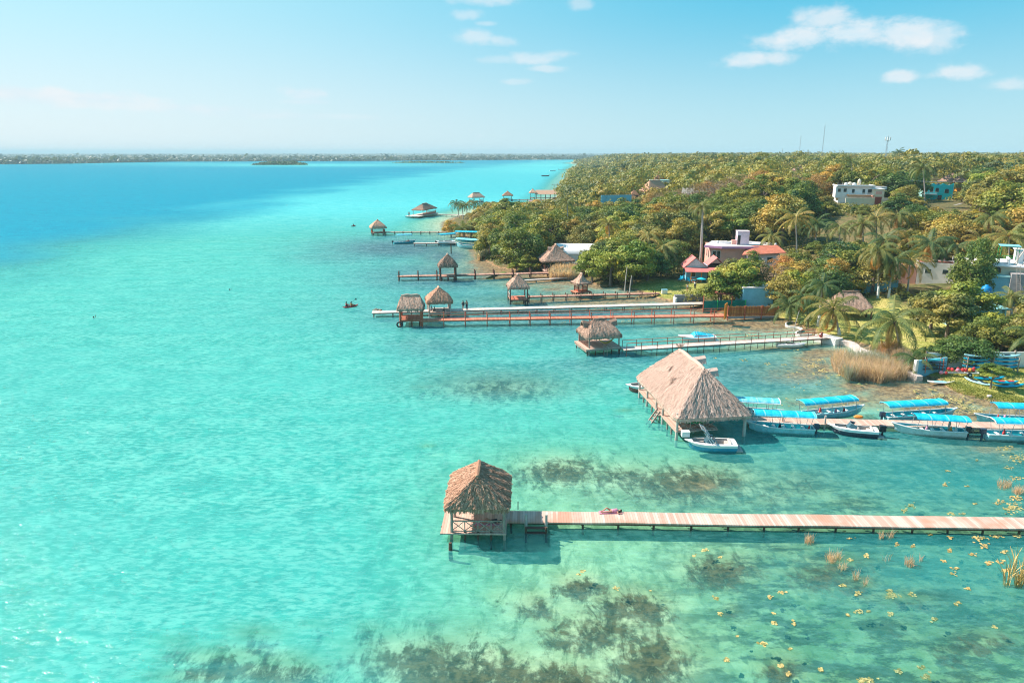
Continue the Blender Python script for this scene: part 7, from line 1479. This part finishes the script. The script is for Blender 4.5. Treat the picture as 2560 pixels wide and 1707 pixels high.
# undergrowth between the near trees
g = np.random.default_rng(12); n_ = 5200; yy = g.uniform(98, 300, n_); xx = g.uniform(-10, 235, n_); m_ = (xx < yy * .8); xx, yy = xx[m_], yy[m_]
d_ = sdist(xx, yy, shore); m_ = d_ > 1.2
for L in LAWN: m_ &= sdist(xx, yy, L) < -.4
for bx_, by_, br in BLD: m_ &= np.hypot(xx - bx_, yy - by_) > br * .9
xx, yy = xx[m_], yy[m_]; zz = height(xx, yy)
kp = np.array([not blocked(x, y, z, 1.6, 1.6, .6) for x, y, z in zip(xx, yy, zz)]); xx, yy, zz = xx[kp], yy[kp], zz[kp]
q, r = wood('u', np.stack([xx, yy, zz - .2], 1), g.uniform(.9, 2.2, len(xx)), g.uniform(1.4, 2.6, len(xx)), 48, np.full(len(xx), .6), 'forest_leaf', 5)
o = link('undergrowth', npmesh('undergrowth', q, np.arange(len(q)).reshape(-1, 4), r, 'forest_leaf')); tag(o, 'shrubby undergrowth on the ground beneath the trees', 'undergrowth', kind='stuff')
# far shore mangroves and islet
Q, RR = [], []
g = np.random.default_rng(21)
def strip(pxs, n_, h0, h1, r0, r1, nl, ls, seed, depth):
    xs = np.array([p[0] for p in pxs], float); ysx = np.array([p[1] for p in pxs], float); t_ = g.uniform(0, 1, n_); px = np.interp(t_, np.linspace(0, 1, len(xs)), xs); py = np.interp(px, xs, ysx); pts = np.array([P(a, b)[:] for a, b in zip(px, py)]); dd = g.random(n_) ** 1.5 * depth
    dirn = pts[:, :2] / np.linalg.norm(pts[:, :2], axis=1)[:, None]; pts[:, :2] += dirn * (dd[:, None] + 6); keep_ = sdist(pts[:, 0], pts[:, 1], lagoon) < -5; pts = pts[keep_]; pts[:, 2] = .3
    q, r = wood('s', pts, g.uniform(h0, h1, len(pts)), g.uniform(r0, r1, len(pts)), nl, np.full(len(pts), ls), 'hazed_leaf', seed); Q.append(q); RR.append(r)
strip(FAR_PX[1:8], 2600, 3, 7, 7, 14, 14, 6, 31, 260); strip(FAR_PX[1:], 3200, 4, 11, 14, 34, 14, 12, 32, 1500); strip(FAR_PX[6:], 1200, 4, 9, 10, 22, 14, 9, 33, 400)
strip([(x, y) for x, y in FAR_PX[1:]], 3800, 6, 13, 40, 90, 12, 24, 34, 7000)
q = np.concatenate(Q); o = link('mangrove_shore', npmesh('mangrove_shore', q, np.arange(len(q)).reshape(-1, 4), np.concatenate(RR), 'hazed_leaf')); tag(o, 'low hazy mangrove land across the lake along the horizon', 'mangroves', kind='stuff')
for (x0, x1, py, h0, n_, lab) in ((638, 765, 412.5, 8, 120, 'dark mangrove islet on the sandbar in front of the far shore'), (985, 1160, 407.5, 4, 130, 'thin low mangrove islet on the sandbar right of the dark one')):
    a, b = P(x0, py), P(x1, py); t_ = g.random(n_); pts = np.array([list(a.lerp(b, float(u))) for u in t_]); pts[:, 1] += g.uniform(-18, 30, n_); pts[:, 2] = 0; prof = np.sin(np.clip(t_, .04, .97) * np.pi) ** .45
    q, r = wood('i', pts, (h0 * prof * g.uniform(.6, 1.25, n_)), 6 + 5 * g.random(n_), 60, np.full(n_, 3.6), 'hazed_leaf', 41)
    tag(link('islet', npmesh('islet', q, np.arange(len(q)).reshape(-1, 4), r, 'leaf_green')), lab, 'islet')
# ------------------------------------------------------------------ reeds, lilies, grass
def blades(name, label, cat, polys, n_, h0, h1, m, w_=.035, lean=.25, seed=1, zf=None, tuft=0):
    g = np.random.default_rng(seed); V = []; out_v = []
    for (pts, share) in polys:
        L = poly_w(pts) if not isinstance(pts, np.ndarray) else pts; k = int(n_ * share); x0, y0 = L.min(0); x1, y1 = L.max(0); got = 0
        while got < k:
            x = g.uniform(x0, x1, k * 2); y = g.uniform(y0, y1, k * 2); i = sdist(x, y, L) > 0; i &= vnoise(x, y, 1.3, seed) + g.uniform(-.4, .4, k * 2) > .25; V.append(np.stack([x[i], y[i]], 1)); got += int(i.sum())
    p = np.concatenate(V); N = len(p); z = np.maximum(height(p[:, 0], p[:, 1]), -.3) if zf is None else np.full(N, zf)
    a = g.uniform(0, 2 * np.pi, N); h = g.uniform(h0, h1, N); u = np.stack([np.cos(a), np.sin(a), np.zeros(N)], 1) * w_; ln = g.normal(size=(N, 2)) * lean
    b = np.column_stack([p, z]); mid = b + np.column_stack([ln * .3, h * .6]); top = b + np.column_stack([ln, h])
    q = np.stack([b - u, b + u, mid + u, mid - u, mid - u, mid + u, top + u * .4, top - u * .4], 1).reshape(-1, 3)
    r = np.repeat(np.clip(g.random(N) * .8 + .2 * vnoise(p[:, 0], p[:, 1], 2, 3), 0, 1), 2)
    o = link(name, npmesh(name, q, np.arange(len(q)).reshape(-1, 4), r, m)); tag(o, label, cat, kind='stuff'); return o
blades('reeds', 'dense beige reed bed in the shallows below the diagonal sea wall', 'reeds', [([(2078, 908), (2100, 897), (2130, 905), (2180, 903), (2225, 922), (2272, 938), (2262, 952), (2235, 950), (2200, 960), (2160, 950), (2120, 952), (2098, 938), (2085, 930)], 1)], 5200, .8, 2.4, 'reed', .02, .45, 3, -.2)
blades('reeds', 'pale dry reeds at the foot of the grey concrete wall by the pavilion', 'reeds', [([(1372, 692), (1385, 686), (1445, 684), (1462, 692), (1440, 700), (1375, 700)], 1)], 2400, 1.4, 2.6, 'reed', .05, .3, 4)
blades('reeds', 'clump of dry reeds in the water under the great dark bush', 'reeds', [([(1186, 640), (1212, 634), (1222, 645), (1195, 652)], 1)], 700, 1.2, 2.6, 'reed', .06, .3, 5, -.2)
blades('reeds', 'brown reed fringe along the inner side of the sea wall', 'reeds', [([(2190, 880), (2240, 885), (2290, 925), (2285, 935), (2235, 905)], 1)], 1700, 1.0, 1.9, 'reed', .03, .3, 6)
def ell(px, py, rx, ry): return [(px + rx * math.cos(a), py + ry * math.sin(a)) for a in (2 * math.pi * k / 10 for k in range(10))]
blades('water_grass', 'thin rusty grass tufts poking out of the weedy shallows near the plank jetty', 'water grass', [(ell(2022, 1356, 13, 6), .16), (ell(2078, 1400, 14, 9), .2), (ell(2096, 1394, 8, 8), .1), (ell(2105, 1420, 12, 6), .08), (ell(2138, 1445, 8, 8), .06), (ell(2162, 1460, 8, 6), .04), (ell(2272, 1412, 12, 8), .12), (ell(2203, 1344, 6, 4), .06), (ell(2225, 1342, 12, 3), .06), (ell(2510, 1215, 20, 10), .3), (ell(2545, 1230, 16, 8), .25), (ell(2480, 1010, 20, 6), .1), (ell(2215, 1400, 10, 4), .02), (ell(2300, 1400, 10, 5), .02)], 420, .3, .85, 'reed', .013, .15, 7, -.1)
blades('water_grass', 'taller yellow-green reeds leaning in the water near the right edge', 'water grass', [(ell(2515, 1462, 10, 5), .3), (ell(2546, 1462, 10, 5), .5), (ell(2535, 1430, 12, 8), .2)], 46, 1.2, 2.4, 'lily', .025, .5, 8, -.2)
blades('bank_grass', 'rough green grass on the bank and lawns', 'grass', [(LAWN[2], .55), (LAWN[0], .35), (LAWN[1], .1)], 26000, .03, .11, 'grass', .04, .05, 9)
blades('bank_grass', 'long uneven grass along the muddy edge of the bank', 'grass', [([(2352, 958), (2395, 962), (2470, 985), (2600, 1010), (2600, 1030), (2500, 1008), (2440, 994), (2395, 982)], 1)], 4000, .05, .2, 'grass', .03, .12, 10)
# lily pads
g = np.random.default_rng(33); C = []
LIL = [(1762, 1375, 8, 5), (1735, 1388, 4, 3), (1800, 1392, 5, 4), (1456, 1428, 8, 3), (1448, 1436, 4, 2), (1540, 1470, 8, 5), (1625, 1477, 3, 2), (1952, 1482, 8, 4), (1925, 1492, 6, 5), (1790, 1496, 5, 5), (1930, 1532, 6, 2), (1798, 1535, 5, 5), (1935, 1556, 6, 4), (1984, 1560, 5, 6), (1845, 1590, 3, 2), (1905, 1610, 9, 6), (1976, 1622, 3, 2), (1815, 1648, 7, 5), (1952, 1664, 7, 4), (1970, 1685, 7, 5), (2050, 1673, 6, 6), (2245, 1680, 10, 6), (2300, 1668, 8, 4), (2315, 1690, 10, 8), (2165, 1700, 22, 6), (2110, 1463, 8, 3), (2145, 1482, 8, 5), (2232, 1486, 16, 9), (2280, 1487, 9, 5), (2148, 1527, 8, 5), (2170, 1527, 6, 4), (2120, 1537, 6, 3), (2225, 1535, 7, 5), (2335, 1547, 9, 5), (2485, 1567, 5, 3), (2395, 1507, 8, 5), (2420, 1472, 6, 4), (2387, 1420, 9, 4), (2376, 1375, 6, 4), (2360, 1403, 6, 4), (2280, 1364, 7, 4), (2243, 1362, 6, 4), (2165, 1388, 8, 4), (2128, 1400, 8, 3), (2125, 1345, 10, 2), (2008, 1327, 7, 2), (2110, 1328, 5, 2), (2243, 1330, 5, 2), (2322, 1336, 6, 4), (2375, 1342, 7, 4), (2443, 1345, 14, 7), (2488, 1342, 16, 4), (2545, 1338, 14, 4), (2460, 1365, 8, 8), (2510, 1380, 8, 4), (2430, 1385, 8, 6), (2472, 1408, 8, 5), (2385, 1435, 6, 4), (2500, 1405, 10, 5), (2516, 1425, 10, 6),
       (2278, 1265, 9, 8), (2262, 1275, 8, 5), (2375, 1284, 7, 4), (2405, 1285, 6, 3), (2437, 1259, 6, 3), (2495, 1255, 12, 6), (2530, 1270, 26, 12), (2540, 1245, 18, 6), (2364, 1212, 8, 5), (2365, 1178, 6, 3), (2540, 1195, 14, 5), (2545, 1145, 24, 10), (2520, 1170, 14, 4), (2442, 1150, 3, 5), (2510, 1120, 20, 6), (2418, 1215, 5, 2),
       (2390, 1000, 34, 10), (2410, 1018, 30, 9), (2440, 1030, 26, 6), (2380, 1035, 30, 5), (2350, 990, 26, 6), (2300, 995, 16, 6), (2500, 1040, 20, 6), (2335, 1010, 16, 4), (2290, 978, 12, 5), (2330, 975, 14, 4), (2060, 925, 14, 6), (2030, 915, 16, 5), (2075, 945, 12, 3), (2050, 900, 14, 4), (2095, 938, 14, 3), (2150, 962, 14, 3), (2035, 935, 10, 3), (2010, 900, 8, 3), (1965, 872, 16, 2), (1995, 875, 12, 2),
       (1770, 812, 16, 4), (1760, 826, 20, 3), (1840, 824, 16, 3), (1880, 838, 20, 3), (1645, 887, 8, 2), (1700, 880, 6, 2), (1540, 878, 8, 2), (1410, 808, 8, 3), (1560, 803, 14, 2), (1600, 745, 40, 3), (1500, 772, 16, 2), (1560, 758, 10, 1.5), (1780, 758, 12, 2), (1800, 800, 6, 2), (1960, 912, 10, 2), (1860, 900, 10, 3), (1790, 895, 6, 2), (1920, 910, 8, 3)]
for (px, py, rx, ry) in LIL:
    k = int(3 + rx * ry * .26)
    for _ in range(k): C.append((px + g.normal() * rx * .55, py + g.normal() * ry * .55))
for _ in range(150): C.append((g.uniform(1950, 2560), g.uniform(885, 1050)))
V = []; F = []; r = []
for (px, py) in C:
    q = P(px, py, .012)
    if hgt(q.x, q.y) > -.02: continue
    s = g.uniform(.05, .11) * (1 + (q.y > 75) * .35); o = len(V); n_ = 9; a0 = g.uniform(0, 6.28); zz = .012 + g.uniform(0, .03)
    V += [(q.x, q.y, zz)] + [(q.x + math.cos(a0 + k * 5.9 / (n_ - 1)) * s * g.uniform(.9, 1.05), q.y + math.sin(a0 + k * 5.9 / (n_ - 1)) * s, zz + g.uniform(0, .03)) for k in range(n_)]
    F += [(o, o + k, o + k + 1) for k in range(1, n_)]; r += [g.random()] * (n_ - 1)
tag(link('lily_pads', npmesh('lily_pads', np.array(V), np.array(F), r, 'lily')), 'small yellow lily pads floating in clusters over the weedy shallows', 'lily pads', kind='stuff')
# ripples of broken wood and stones along the muddy shore
# ------------------------------------------------------------------ haze
def haze(dens):
    mb = MB(); mb.box((2000, 11800, 29.0), (42000, 24400, 66.0))
    m, t = mat('haze'); pv = t.n('ShaderNodeVolumePrincipled'); pv.inputs['Color'].default_value = (0.62, 0.86, 0.96, 1); pv.inputs['Density'].default_value = dens
    o = t.n('ShaderNodeOutputMaterial'); t.link(pv.outputs[0], o.inputs['Volume'])
    tag(mb.build('haze', m), kind='stuff')
haze(0.00014)
